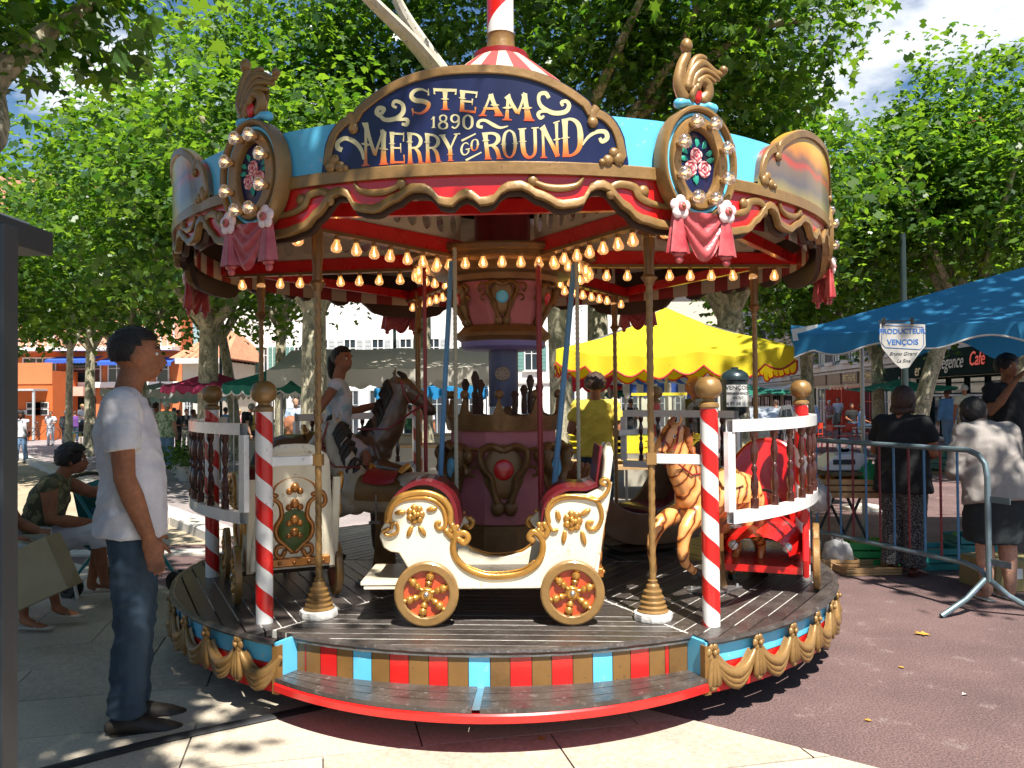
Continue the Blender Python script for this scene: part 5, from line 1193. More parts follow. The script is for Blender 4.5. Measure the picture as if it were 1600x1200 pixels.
# ================================================================ RIDES ON THE DECK
SEATR = mat('seat_red', (.12, .003, .008), .4, var=.15, coat=.2)
FR = Matrix.Identity(4)
def zc(x, y): return ((x - 760) / 3.2 / F * 4.27, CH - (680 + y / 3.2 - 622) / F * 4.27 - ZD)   # carriage outline traced at its own distance
def carriage(label, loc, rz, group='two white and gold carriages'):
    r = empty('carriage', loc, rz, label, 'carriage', group)
    out = [(1245, 640), (1282, 470), (1312, 330), (1326, 240), (1300, 240), (1262, 270), (1200, 298), (1100, 296), (1030, 318), (992, 370), (988, 430), (955, 455), (925, 490), (945, 520), (975, 540), (972, 580), (940, 630), (880, 668), (780, 686), (680, 684), (600, 655), (550, 600), (535, 545), (560, 510), (590, 500), (560, 460), (535, 440), (533, 370), (500, 312), (440, 284), (370, 275), (300, 283), (240, 305), (205, 360), (196, 430), (180, 460), (172, 500), (190, 550), (225, 572), (265, 578), (285, 610), (330, 690), (360, 760), (1190, 760), (1225, 700)]
    o2 = [zc(*p) for p in out]
    for k, y0 in enumerate((-.03, .43)):
        b = MB(); b.prism(o2, y0 + .045, y0, 'xz', .006); b.build('side_panel', CREAM, r, 20)
        # mouldings
        yf = y0 - .004 if k == 0 else y0 + .049; sg = -1 if k == 0 else 1
        def mo(pts, w_, m=GOLDB, nm='moulding', fl=.7):
            p = spline([Vector((zc(*q)[0], yf, zc(*q)[1])) for q in pts], 6); n = len(p); b = MB()
            if not hasattr(w_, '__len__'): w_ = (w_, w_)
            b.tube(p, [((w_[0] + (w_[1] - w_[0]) * i / (n - 1)), (w_[0] + (w_[1] - w_[0]) * i / (n - 1)) * fl) for i in range(n)], 9, round_=True); return b.build(nm, m, r, 60)
        mo([(210, 420), (222, 360), (255, 315), (310, 290), (380, 282), (440, 292), (492, 322), (520, 370), (522, 430)], .018)
        mo([(235, 440), (225, 400), (240, 350), (280, 320), (340, 308), (400, 308), (450, 325), (485, 360), (498, 410), (495, 450), (465, 460), (452, 435), (470, 428)], (.010, .012))
        mo([(200, 485), (230, 490), (262, 470), (258, 435), (235, 432), (232, 452)], .012); mo([(190, 470), (215, 460)], .016)
        mo([(560, 510), (590, 530), (610, 505), (590, 482), (555, 495), (535, 540), (548, 600), (600, 655), (690, 692), (790, 696), (880, 680), (945, 640), (975, 585), (978, 530), (960, 495), (930, 480), (912, 505), (930, 525)], .017)
        mo([(600, 640), (690, 672), (790, 674), (880, 658), (935, 620)], .007)
        mo([(500, 470), (530, 500), (545, 480), (530, 440)], .016); mo([(955, 470), (985, 500), (1005, 470), (985, 440)], .016); mo([(520, 470), (560, 450)], .013); mo([(960, 440), (975, 470)], .014)
        mo([(1010, 430), (1005, 380), (1035, 335), (1090, 312), (1170, 310), (1230, 318), (1262, 350), (1272, 410), (1250, 460), (1215, 468), (1200, 440), (1225, 432)], (.013, .012))
        mo([(1050, 470), (1025, 470), (1005, 430), (998, 380), (1025, 330), (1090, 302), (1180, 308), (1250, 325), (1295, 290), (1312, 245), (1290, 220), (1268, 235), (1285, 250)], (.013, .015))
        for cx_, cy_, s in ((350, 388, 1.0), (1128, 428, 1.05)):
            b = MB(); c = zc(cx_, cy_)
            for i in range(7):
                a = i * 2 * math.pi / 7; b.ell((c[0] + .03 * s * math.cos(a), yf, c[1] + .033 * s * math.sin(a)), (.02 * s, .012, .02 * s), 8, 6)
            for i in range(3):
                a = i * 2.1; b.ell((c[0] + .013 * math.cos(a), yf + sg * .008, c[1] + .013 * math.sin(a)), (.015, .014, .015), 8, 6)
            b.ell((c[0], yf + sg * .016, c[1]), (.012, .01, .016), 8, 6); b.build('carved_rose', GOLDB, r, 60)
        for x, y, a, L_ in ((275, 378, 95, .03), (432, 362, -80, .03), (322, 470, 155, .032), (383, 468, -145, .032), (1056, 400, 15, .03), (1190, 385, -60, .034), (1085, 505, 172, .036), (1180, 510, -165, .04)):
            b = MB(); c = zc(x, y); b.ell((0, 0, 0), (.014, .012, L_), 10, 8); b.build('carved_leaf', GOLDB, r, 60, (c[0], yf, c[1]), (0, R(-a), 0))
    # seats, backs and hoops between the sides
    def band(pts, m, nm, th=.02, y0=.018, y1=.428):
        p = spline([Vector((zc(*q)[0], 0, zc(*q)[1])) for q in pts], 5); b = MB(); n = len(p)
        vs = []
        for i, q in enumerate(p):
            t = (p[min(i + 1, n - 1)] - p[max(i - 1, 0)]).normalized(); nn = Vector((-t.z, 0, t.x)) * th
            vs += [(q.x, y0, q.z), (q.x, y1, q.z), (q.x + nn.x, y1, q.z + nn.z), (q.x + nn.x, y0, q.z + nn.z)]
        fs = []
        for i in range(n - 1):
            for j in range(4): fs.append((i * 4 + j, i * 4 + (j + 1) % 4, i * 4 + 4 + (j + 1) % 4, i * 4 + 4 + j))
        fs += [(3, 2, 1, 0), (n * 4 - 4, n * 4 - 3, n * 4 - 2, n * 4 - 1)]; b.add(vs, fs); return b.build(nm, m, r, 40)
    band([(215, 560), (215, 420), (250, 320), (320, 262), (410, 250), (490, 290), (530, 360), (545, 470)], SEATR, 'front_seat_back')
    band([(990, 470), (1000, 380), (1040, 320), (1110, 285), (1200, 285), (1262, 262)], SEATR, 'arm_lining')
    c0, c1 = zc(1232, 640), zc(1316, 52)
    def bx_(z): return c0[0] + (c1[0] - c0[0]) * (z - c0[1]) / (c1[1] - c0[1])
    def hw_(v): return (.236 - .05 * v) * (1 - max(0, (v - .86) / .14) ** 3 * .3)
    b = MB(); zt_ = c1[1]
    def sb(u, v):
        k = [(0, 0), (.02, 0), (.98, 0), (1, 0)]; z = .2 + (zt_ - .2) * v; hw = hw_(v); a = u * 2 * math.pi
        ex = abs(math.cos(a)) ** .35 * (1 if math.cos(a) > 0 else -1); ez = abs(math.sin(a)) ** .35 * (1 if math.sin(a) > 0 else -1)
        tk = .024 * (1 - max(0, (v - .95) / .05) * .5); return (bx_(z) + .012 + ez * tk, .22 + ex * hw, z - (.03 * (abs(ex) ** 4) * v))
    b.grid(sb, 40, 20); n0 = len(b.v); b.f.append(tuple(i * 21 + 20 for i in range(40))); b.m.append(0); b.build('seat_back', CREAM, r, 40)
    b = MB(); b.prism([(c0[0] - .022, c0[1] + .1), (c0[0] - .012, c0[1] + .1), (c1[0] - .026, c1[1] - .012), (c1[0] - .042, c1[1] - .01)], .38, .06, 'xz', .005); b.build('back_cushion', SEATR, r, 20)
    for x0, x1, y in ((240, 500, 470), (1000, 1235, 470)):
        a, c = zc(x0, y), zc(x1, y); b = MB(); b.box(((a[0] + c[0]) / 2, .22, a[1]), (c[0] - a[0], .40, .07), 0, .02); b.build('seat_cushion', SEATR, r, 30)
    a, c = zc(95, 735), zc(1200, 735); b = MB(); b.box(((a[0] + c[0]) / 2, .22, a[1]), (c[0] - a[0], .40, .02)); b.build('floor_board', DECKW, r, False)
    a, c = zc(75, 740), zc(345, 740); b = MB(); b.box(((a[0] + c[0]) / 2, .2, a[1] + .012), (c[0] - a[0], .46, .02), 0, .003); b.box(((a[0] + c[0]) / 2 + .005, .2, a[1] - .01), (c[0] - a[0] - .02, .45, .02), 0, .003); b.build('foot_board', CREAM, r, False)
    a, c = zc(560, 752), zc(970, 752); b = MB(); b.box(((a[0] + c[0]) / 2, -.038, a[1] + .008), (c[0] - a[0], .012, .016)); b.build('trim', CREAM, r, False)
    def rq(y, z, o=0): return (zc(1232, 640)[0] + .04 + (zc(1316, 52)[0] + .012 - zc(1232, 640)[0] - .04) * (z - c0[1]) / (c1[1] - c0[1]) + .004 + o, .22 + y, z)
    b = MB(); b.ell(rq(0, .5, -.012), (.02, .1, .2), 12, 8); b.build('green_field', mat('carved_green', (.06, .10, .015), .4, var=.4), r, 60)
    OR = mat('antique_gold', (.42, .16, .03), .32, .5, var=.4, scale=14, coat=.4, bump=.3)
    for z in (.66, .57, .48, .41):
        b = MB(); b.ell(rq(0, z, .012), (.018, .026, .028), 9, 6); b.ell(rq(-.03, z - .02, .006), (.014, .02, .02), 8, 6); b.ell(rq(.03, z - .02, .006), (.014, .02, .02), 8, 6); b.build('carved_bell', OR, r, 60)
    for s in (-1, 1):
        for pts, w_ in (([(0, .72), (.05, .71), (.1, .68), (.12, .64)], .012), ([(.13, .66), (.12, .61), (.08, .57), (.07, .5), (.1, .44), (.09, .38), (.05, .34), (.01, .3)], .015), ([(.05, .33), (.09, .33), (.1, .29), (.07, .27), (.05, .3)], .013), ([(.1, .62), (.15, .63), (.17, .58), (.15, .55), (.125, .57)], .016)):
            p = spline([rq(s * y, z) for y, z in pts], 5); b = MB(); b.tube(p, w_, 8, round_=True); b.build('carved_scroll', OR, r, 60)
    b = MB(); p0 = rq(0, .24, -.0); b.box(p0, (.03, .4, .05), 0, .006); b.build('rear_rail', OR, r, 30)
    for i in range(5): b = MB(); q = rq(-.16 + i * .08, .24, .018); b.ell(q, (.01, .012, .012), 8, 5); b.build('rivet', OR, r, 60)
    # wheels
    wp = []
    for px, py in ((407, 770), (1120, 770)):
        c = zc(px, py)
        for y0, f in ((-.075, 1), (.48, -1)):
            b = MB(); R0 = .162
            b.lathe([(R0 - .048, .0), (R0 - .046, -.016), (R0 - .04, -.02), (R0 - .008, -.02), (R0, -.014), (R0, .018), (R0 - .048, .022), (R0 - .048, 0)], seg=40, axis='y'); o = b.build('wheel', GOLD, r, 30, (c[0], y0, R0 + .002), (0, 0, 0 if f == 1 else math.pi))
            b = MB(); b.lathe([(0, .004), (R0 - .047, .004), (R0 - .047, .016), (0, .016)], seg=32, axis='y'); b.build('wheel_disc', mat('wheel_red', (.55, .07, .02), .35, var=.25, scale=10, coat=.4), o, 30)
            for i in range(6):
                b = MB(); b.lathe([(.012, .03), (.009, .042), (.017, .05), (.019, .062), (.013, .07), (.02, .076), (.023, .088), (.02, .1), (.01, .106), (.014, .115)], seg=10, M=Matrix.Rotation(R(60 * i + 12), 3, 'Y')); b.build('spoke', GOLDB, o, 40, (0, -.008, 0))
            b = MB(); b.lathe([(.038, .004), (.036, -.012), (.026, -.02), (.024, -.016), (0, -.016)], seg=20, axis='y'); b.build('hub', GOLDB, o, 40)
            b = MB(); b.lathe([(.015, -.014), (.013, -.024), (.008, -.03), (0, -.032)], seg=12, axis='y'); b.build('axle_nut', STEEL, o, 40)
    for px in (407, 1120):
        c = zc(px, 770); b = MB(); b.lathe([(.012, -.06), (.012, .47)], (c[0], 0, .164), 8, 'y'); b.build('axle', BROWNI, r)
    return r
carriage('white and gold carriage with carved roses standing side-on at the front of the carousel deck', (px_x(777, 4.27), 4.27, ZD + .002), 0)
# second one, seen from behind behind the left candy post
c2 = Vector((-1.25, 4.50)); fw = R(-40 + 180 - 180)
carriage('white and gold carriage seen from its carved green and gold back beside left candy post', (-1.64, 5.06, ZD + .002), R(-67))
# ---------------------------------------------------------------- carved animals
HW = mat('horse_white', (.42, .35, .25), .3, var=.25, scale=5, coat=.5, wear=.12, wearcol=(.1, .05, .025)); HB = mat('horse_brown', (.07, .03, .014), .35, var=.35, scale=5, col2=(.2, .11, .055), coat=.4); HOOF = mat('black_hoof', (.012, .01, .009), .35, var=0, coat=.3); MANE = mat('black_mane', (.02, .015, .01), .5, bump=.6, bscale=80)
def tiger_mat():
    m = bpy.data.materials.new('orange_striped'); m.use_nodes = True; nt = m.node_tree; nd = nt.nodes; L = nt.links.new; b = nd['Principled BSDF']; b.inputs['Roughness'].default_value = .3; b.inputs['Coat Weight'].default_value = .5
    tc = nd.new('ShaderNodeTexCoord'); mp = nd.new('ShaderNodeMapping'); mp.inputs['Rotation'].default_value = (0, R(32), 0); wv = nd.new('ShaderNodeTexWave'); wv.inputs['Scale'].default_value = 4.6; wv.inputs['Distortion'].default_value = 4; wv.inputs['Detail'].default_value = 2; wv.inputs['Detail Scale'].default_value = 1.6
    cr = nd.new('ShaderNodeValToRGB'); e = cr.color_ramp.elements; e[0].position = 0; e[0].color = (.13, .03, .006, 1); e[1].position = .12; e[1].color = (.72, .24, .05, 1); x = e.new(.07); x.color = (.2, .05, .01, 1); x = e.new(.75); x.color = (.78, .36, .12, 1)
    L(tc.outputs['Object'], mp.inputs[0]); L(mp.outputs[0], wv.inputs['Vector']); L(wv.outputs['Color'], cr.inputs[0]); L(cr.outputs[0], b.inputs['Base Color']); return m
TIG = tiger_mat()
def horse(label, loc, rz, s, m, mane, tailm, saddle, cloth, legs='gallop', post=True, ears=1, name='carved_horse', neck_up=1, crown_=True):
    """carved galloping horse, faces +x, origin on the deck under the belly, body height about .75"""
    r = empty(name, loc, rz, label, 'carousel animal'); r.scale = (s, s, s); S = (0, 1, 0)
    b = MB()
    hb = .62
    b.tube(spline([(-.36, 0, hb + .02), (-.25, 0, hb + .04), (-.05, 0, hb - .01), (.15, 0, hb + .01), (.3, 0, hb + .05)], 4), [(.06, .05)] + [(.125, .135)] * 3 + [(.135, .14)] * 3 + [(.12, .125)] * 3 + [(.12, .13)] * 3 + [(.125, .15)] * 3 + [(.09, .1)], 14, side=S, round_=True)
    b.ell((-.28, 0, hb + .0), (.14, .13, .145)); b.ell((.24, 0, hb + .0), (.11, .12, .15))
    nk = spline([(.22, 0, hb + .05), (.34, 0, hb + .2), (.4, 0, hb + .37), (.43, 0, hb + .46)], 4); n = len(nk)
    b.tube(nk, [(.095 - .045 * i / n, .14 - .075 * i / n) for i in range(n)], 12, side=S, round_=True)
    # head
    b.tube([(.4, 0, hb + .49), (.47, 0, hb + .47), (.54, 0, hb + .41), (.61, 0, hb + .345), (.645, 0, hb + .315)], [(.05, .06), (.055, .07), (.043, .052), (.036, .04), (.034, .036)], 12, side=S, round_=True)
    b.ell((.455, 0, hb + .43), (.05, .045, .055)); b.ell((.64, 0, hb + .325), (.03, .034, .028))
    b.ell((.61, 0, hb + .3), (.035, .026, .018))
    for q in (-1, 1):
        b.tube([(.405, q * .03, hb + .52), (.40, q * .04, hb + .57), (.415, q * .036, hb + .61)], [(.018, .014), (.02, .01), (.004, .004)], 8, round_=True)
    if legs == 'gallop':
        L_ = {'fl': [(.26, .07, hb - .06), (.42, .075, hb - .16), (.44, .075, hb - .34), (.36, .075, hb - .42), (.33, .075, hb - .44)], 'fr': [(.26, -.07, hb - .06), (.48, -.075, hb - .12), (.58, -.075, hb - .26), (.56, -.075, hb - .4), (.58, -.075, hb - .44)],
              'bl': [(-.3, .075, hb - .02), (-.3, .085, hb - .22), (-.44, .08, hb - .34), (-.42, .08, hb - .5), (-.46, .08, hb - .54)], 'br': [(-.3, -.075, hb - .02), (-.24, -.085, hb - .24), (-.38, -.08, hb - .38), (-.3, -.08, hb - .52), (-.31, -.08, hb - .57)]}
    else:
        L_ = {'fl': [(.24, .07, hb - .06), (.28, .08, hb - .24), (.27, .08, hb - .42), (.27, .08, hb - .55), (.29, .08, hb - .6)], 'fr': [(.26, -.07, hb - .06), (.46, -.075, hb - .1), (.52, -.075, hb - .26), (.46, -.075, hb - .36), (.46, -.075, hb - .42)],
              'bl': [(-.3, .075, hb - .02), (-.24, .085, hb - .22), (-.36, .08, hb - .34), (-.3, .08, hb - .52), (-.27, .08, hb - .6)], 'br': [(-.3, -.075, hb - .02), (-.3, -.085, hb - .22), (-.43, -.08, hb - .34), (-.4, -.08, hb - .52), (-.38, -.08, hb - .6)]}
    hoofs = []
    for k, p in L_.items():
        th = [(.075, .1), (.05, .062), (.032, .034), (.024, .026), (.026, .03)] if k[0] == 'b' else [(.06, .08), (.046, .054), (.034, .036), (.024, .026), (.026, .03)]
        q = spline(p, 3); rr = []
        for i in range(len(q)):
            t = i / 3; j = min(int(t), 3); f = t - j; rr.append((th[j][0] * (1 - f) + th[min(j + 1, 4)][0] * f, th[j][1] * (1 - f) + th[min(j + 1, 4)][1] * f))
        b.tube(q, rr, 9, side=S, round_=True); hoofs.append((p[3], p[4]))
    remesh(b, 'body', m, .012, r, 3, fold=.004, fs=(6, 6, 6))
    for p3, p4 in hoofs:
        b = MB(); d = (Vector(p4) - Vector(p3)).normalized(); c = Vector(p4); b.tube([c - d * .01, c + d * .03], [.031, .038], 10); b.build('hoof', HOOF, r)
    # mane: locks down the neck
    b = MB()
    for i in range(9):
        t = i / 8; c = nk[int(t * (n - 1))]; o = Vector((-.075 - .03 * (1 - t), 0, .05))
        for q in (-1, 1): b.tube([c + o + Vector((0, 0, .0)), c + o + Vector((-.01, q * .04, -.02)), c + o + Vector((.02, q * .065, -.08)), c + o + Vector((.0, q * .072, -.13))], [.02, .026, .02, .006], 7, round_=True)
    b.tube([(.43, 0, hb + .57), (.46, 0, hb + .55), (.49, 0, hb + .5), (.5, 0, hb + .47)], [.014, .022, .018, .005], 7, round_=True); b.build('mane', mane, r, 60)
    b = MB(); 
    for q in (-.025, 0, .025): b.tube([(-.38, q * .5, hb + .08), (-.46, q, hb + .08), (-.5, q * 1.4, hb - .04), (-.48, q * 1.6, hb - .2), (-.5, q * 1.2, hb - .28)], [.018, .03, .034, .028, .006], 7, round_=True)
    b.build('tail', tailm, r, 60)
    def wrap(x0, x1, a0, a1, off, mm, nm, ry=.135, rz_=.142):
        b = MB(); 
        def f(u, v): x = x0 + (x1 - x0) * u; a = R(a0 + (a1 - a0) * v); return (x, (ry + off) * math.sin(a), hb + .005 + (rz_ + off) * math.cos(a) + (.02 * (abs(u - .5) * 2) ** 2 if nm == 'saddle' else 0))
        b.grid(f, 10, 20); b.grid(lambda u, v: Vector(f(u, v)) * 1.0 + Vector((0, -.004 * math.sin(R(a0 + (a1 - a0) * v)), -.004)), 10, 20); return b.build(nm, mm, r, 60)
    wrap(-.22, .16, -100, 100, .012, cloth, 'saddle_cloth'); wrap(-.16, .1, -60, 60, .03, saddle, 'saddle')
    b = MB(); b.tube([(-.17, -.06, hb + .18), (-.19, 0, hb + .215), (-.17, .06, hb + .18)], .022, 8, round_=True); b.build('cantle', GOLDB, r); b = MB(); b.tube([(.1, -.03, hb + .19), (.11, 0, hb + .215), (.1, .03, hb + .19)], .015, 8, round_=True); b.build('pommel', GOLDB, r)
    b = MB(); c = Vector((.545, 0, hb + .4)); b.lathe([(.05, -.006), (.053, 0), (.05, .006)], tuple(c), 12, M=Matrix.Rotation(R(-50), 3, 'Y') ); b.tube([(.6, .04, hb + .36), (.5, .055, hb + .3), (.36, .09, hb + .2), (.16, .06, hb + .2)], .006, 6); b.tube([(.6, -.04, hb + .36), (.5, -.055, hb + .3), (.36, -.09, hb + .2), (.16, -.06, hb + .2)], .006, 6); b.tube([(.44, .052, hb + .52), (.47, .058, hb + .42), (.5, .055, hb + .37)], .006, 6); b.tube([(.44, -.052, hb + .52), (.47, -.058, hb + .42), (.5, -.055, hb + .37)], .006, 6); b.build('bridle', DRED, r)
    for q in (-1, 1):
        b = MB(); b.ell((.487, q * .048, hb + .455), (.013, .009, .013), 10, 7); e = b.build('eye', WHITE, r); b = MB(); b.ell((.49, q * .055, hb + .455), (.007, .005, .008), 8, 6); b.build('pupil', HOOF, e)
        b = MB(); b.ell((.655, q * .022, hb + .335), (.008, .007, .006), 8, 5); b.build('nostril', HOOF, r)
        b = MB(); b.tube([(-.02, q * .15, hb + .02), (-.02, q * .155, hb - .16)], .006, 6); b.box((-.02, q * .155, hb - .17), (.09, .04, .015)); b.build('stirrup', STEEL, r)
    if post:
        b = MB(); b.prism([(-.1, .0), (.12, 0), (.09, .1), (.06, .3), (.06, hb - .12), (-.06, hb - .12), (-.06, .3), (-.08, .1)], -.03, .03, 'xz', .006); b.build('stand', BRONZE, r, 20)
        b = MB(); b.box((0.01, 0, .008), (.36, .2, .016), 0, .003); b.build('stand_plate', STEEL, r, False)
        for x, y in ((-.14, -.08), (.16, -.08), (-.14, .08), (.16, .08)): b = MB(); b.lathe([(.012, .016), (.012, .03), (.006, .034)], (x, y, 0), 6); b.build('bolt', STEEL, r)
    return r
horse('big brown and white carved horse ridden by the girl, facing right', (px_x(520, 6.15), 6.15, ZD + .002), R(8), 1.13, HB, MANE, MANE, BRONZE, DRED, legs='stand', post=False)
horse('small white carved horse in front of the girl\'s horse, seen from its rump', (px_x(598, 5.15), 5.2, ZD + .002), R(158), .88, HW, MANE, HOOF, DRED, BRONZE)
horse('orange carved horse with dark tiger stripes behind the right candy post', (px_x(1122, 4.82), 4.94, ZD + .002), R(220), .86, TIG, mat('dark_orange_mane', (.3, .08, .015), .5), TIG, mat('tan_saddle', (.5, .3, .12), .5), TIG)
# ---------------------------------------------------------------- red toy car
def toy_car(loc, rz):
    r = empty('toy_car', loc, rz, 'shiny red carousel car with tall curved seat back and gold wheels', 'carousel car')
    # faces +x
    b = MB(); prof = [(.52, .12), (.5, .3), (.3, .36), (.16, .34), (.1, .2), (-.22, .18), (-.3, .3), (-.34, .5), (-.38, .12)]
    b.prism([(.52, .1), (.54, .2), (.5, .32), (.3, .38), (.14, .36), (.1, .3), (.06, .22), (-.2, .22), (-.24, .34), (-.36, .36), (-.4, .24), (-.38, .1)], -.27, -.235, 'xz', .008); b.build('side_panel', RED, r, 20)
    b = MB(); b.prism([(.52, .1), (.54, .2), (.5, .32), (.3, .38), (.14, .36), (.1, .3), (.06, .22), (-.2, .22), (-.24, .34), (-.36, .36), (-.4, .24), (-.38, .1)], .235, .27, 'xz', .008); b.build('side_panel', RED, r, 20)
    b = MB()
    def hood(u, v): a = -math.pi / 2 + math.pi * v; x = .12 + .42 * u; q = 1 - .35 * u * u; return (x + .02 * math.cos(a), .25 * math.sin(a) * q, .22 + (.17 + .03 * (1 - u)) * math.cos(a) * q)
    b.grid(hood, 10, 14); b.build('bonnet', RED, r, 60)
    b = MB()
    def back(u, v):
        y = -.25 + .5 * u; top = .84 - .16 * abs(2 * u - 1) ** 2.6; z = .2 + (top - .2) * v; return (-.26 - .12 * v + .06 * (2 * u - 1) ** 2, y * (1 - .12 * v), z)
    b.grid(back, 16, 12); b.grid(lambda u, v: Vector(back(u, v)) + Vector((-.03, 0, 0)), 16, 12); b.build('seat_back', RED, r, 60)
    p = [Vector(back(0, .1)), Vector(back(0, .6))] + [Vector(back(i / 12, 1)) for i in range(13)] + [Vector(back(1, .6)), Vector(back(1, .1))]; b = MB(); b.tube([q + Vector((-.015, 0, 0)) for q in p], .02, 8); b.build('seat_rim', RED, r)
    b = MB(); b.box((-.08, 0, .27), (.34, .44, .07), 0, .02); b.build('seat_cushion', SEATR, r, 30); b = MB(); b.box((.06, 0, .13), (.86, .46, .04)); b.build('floor', RED, r, False)
    b = MB(); b.lathe([(.1, -.008), (.11, 0), (.1, .008), (.09, 0), (.1, -.008)], (.1, 0, .46), 20, M=Matrix.Rotation(R(60), 3, 'Y')); b.tube([(.1, 0, .46), (.2, 0, .36)], .012, 8); b.build('steering_wheel', HOOF, r)
    for x in (.34, -.28):
        for y in (-.31, .31):
            b = MB(); b.lathe([(.1, -.02), (.145, -.02), (.15, -.014), (.15, .014), (.145, .02), (.1, .02)], seg=28, axis='y'); o = b.build('wheel', GOLD, r, 30, (x, y, .152)); b = MB(); b.lathe([(0, -.012), (.1, -.012), (.1, .012), (0, .012)], seg=20, axis='y'); b.build('wheel_disc', RED, o, 30)
    for y in (-.15, .15): b = MB(); b.ell((.525, y, .27), (.015, .03, .03), 12, 8); b.build('headlight', STEEL, r)
toy_car((1.62, 5.35, ZD + .002), R(250))
# ---------------------------------------------------------------- wooden boat-shaped sleigh and maroon snail seat at the back right
def sleigh(loc, rz):
    r = empty('sleigh', loc, rz, 'dark brown curved sleigh ride with maroon seat behind the carriage', 'sleigh')
    HULL = mat('hull_brown', (.16, .085, .04), .35, var=.25, coat=.3); MAR = mat('maroon', (.14, .01, .03), .35, var=.2, coat=.3); MB_ = mat('deep_blue', (.01, .02, .12), .4)
    out = spline([(-.6, .55, 0), (-.5, .68, 0), (-.34, .66, 0), (-.22, .5, 0), (-.1, .36, 0), (.1, .3, 0), (.3, .34, 0), (.48, .46, 0), (.56, .5, 0), (.6, .42, 0), (.52, .22, 0), (.3, .1, 0), (0, .07, 0), (-.3, .1, 0), (-.52, .26, 0), (-.6, .42, 0)], 4)
    out = [(p.x, p.y) for p in out][::-1]
    for y in (-.25, .22):
        b = MB(); b.prism(out, y, y + .03, 'xz', .005); b.build('side_panel', HULL, r, 20)
    b = MB()
    def bk(u, v): y = -.22 + .44 * u; z = .3 + (.8 - .28 * abs(2 * u - 1) ** 2 - .3) * v; return (-.34 - .22 * v, y, z)
    b.grid(bk, 12, 8); b.grid(lambda u, v: Vector(bk(u, v)) + Vector((-.03, 0, 0)), 12, 8); b.build('seat_back', MAR, r, 60)
    b = MB(); b.ell((-.43, 0, .56), (.03, .1, .13), M=Matrix.Rotation(R(-20), 3, 'Y')); b.build('back_medallion', MB_, r)
    b = MB(); b.box((-.12, 0, .3), (.42, .44, .06), 0, .02); b.build('seat_cushion', MAR, r, 30)
    for i in range(5): b = MB(); b.box((-.3 + i * .16, 0, .1), (.14, .44, .02)); b.build('floor_slat', HULL, r, False)
    # ribbed carved shell at the prow
    for i in range(6): b = MB(); b.tube([(.5 + .02 * i, -.2 + i * .08, .46), (.56, -.2 + i * .08, .58), (.54, -.2 + i * .08, .66)], [.04, .045, .02], 8, round_=True); b.build('carved_rib', mat('carved_orange', (.3, .12, .04), .4, var=.3), r, 60)
    b = MB(); b.box((0, 0, .03), (.5, .3, .05), 0, .01); b.build('base', BROWNI, r, 30)
sleigh((px_x(1000, 6.3), 6.3, ZD + .002), R(205))
# ================================================================ PEOPLE
def skin(name, c): return mat(name, c, .62, var=.22, scale=9, spec=.3, fine=(60, .1), bump=.3, bscale=50)
SK1 = skin('tanned_skin', (.30, .12, .06)); SK2 = skin('fair_skin', (.45, .25, .17)); SK3 = skin('dark_skin', (.12, .05, .03))
HAIRB = mat('dark_hair', (.010, .007, .006), .5, bump=.8, bscale=120, var=.3); HAIRN = mat('brown_hair', (.05, .022, .012), .5, bump=.8, bscale=120); HAIRG = mat('grey_hair', (.38, .36, .34), .6, bump=.6, bscale=100); HAIRY = mat('blond_hair', (.5, .32, .13), .55, bump=.6, bscale=100); HAIRW = mat('white_hair', (.6, .58, .55), .6, bump=.6, bscale=100)
CL = {}
def cloth(name, c, **k): 
    k.setdefault('bump', .35); k.setdefault('bscale', 14); return mat(name, c, .88, var=k.pop('var', .14), scale=5, fine=(160, .05), **k)
DEN = cloth('denim', (.018, .036, .058), col2=(.035, .065, .1)); LDEN = cloth('light_denim', (.15, .25, .4)); TEEW = cloth('white_cotton', (.62, .61, .64)); BLK = cloth('black_cotton', (.008, .008, .009)); GRYJ = cloth('grey_linen', (.26, .235, .215))
SHOE = mat('brown_shoe', (.03, .022, .015), .6); SHOEW = mat('pale_shoe', (.5, .46, .4), .6)
def speck(name, c1, c2, sc_):
    m = mat(name, c1, .85, var=0); nt = m.node_tree; nd = nt.nodes; n = nd.new('ShaderNodeTexNoise'); n.inputs['Scale'].default_value = sc_; n.inputs['Detail'].default_value = 2; tc = nd.new('ShaderNodeTexCoord'); cr = nd.new('ShaderNodeValToRGB'); cr.color_ramp.interpolation = 'CONSTANT'; cr.color_ramp.elements[0].color = lin(c1); cr.color_ramp.elements[1].position = .53; cr.color_ramp.elements[1].color = lin(c2)
    nt.links.new(tc.outputs['Object'], n.inputs['Vector']); nt.links.new(n.outputs['Fac'], cr.inputs[0]); nt.links.new(cr.outputs[0], nd['Principled BSDF'].inputs['Base Color']); return m
def V(*a): return Vector(a)
STAND = dict(pel=(0, 0, .525), wst=(0, 0, .615), chs=(0, -.005, .735), nk0=(0, .0, .82), hd=(0, -.015, .925),
             shR=(-.108, 0, .80), elR=(-.14, .01, .63), wrR=(-.14, -.035, .485), shL=(.108, 0, .80), elL=(.14, .01, .63), wrL=(.14, -.035, .485),
             hpR=(-.052, 0, .515), knR=(-.056, -.01, .285), anR=(-.058, .01, .045), hpL=(.052, 0, .515), knL=(.056, -.01, .285), anL=(.058, .01, .045), toeR=None, toeL=None)
def lerp(a, b, t): return a + (b - a) * t
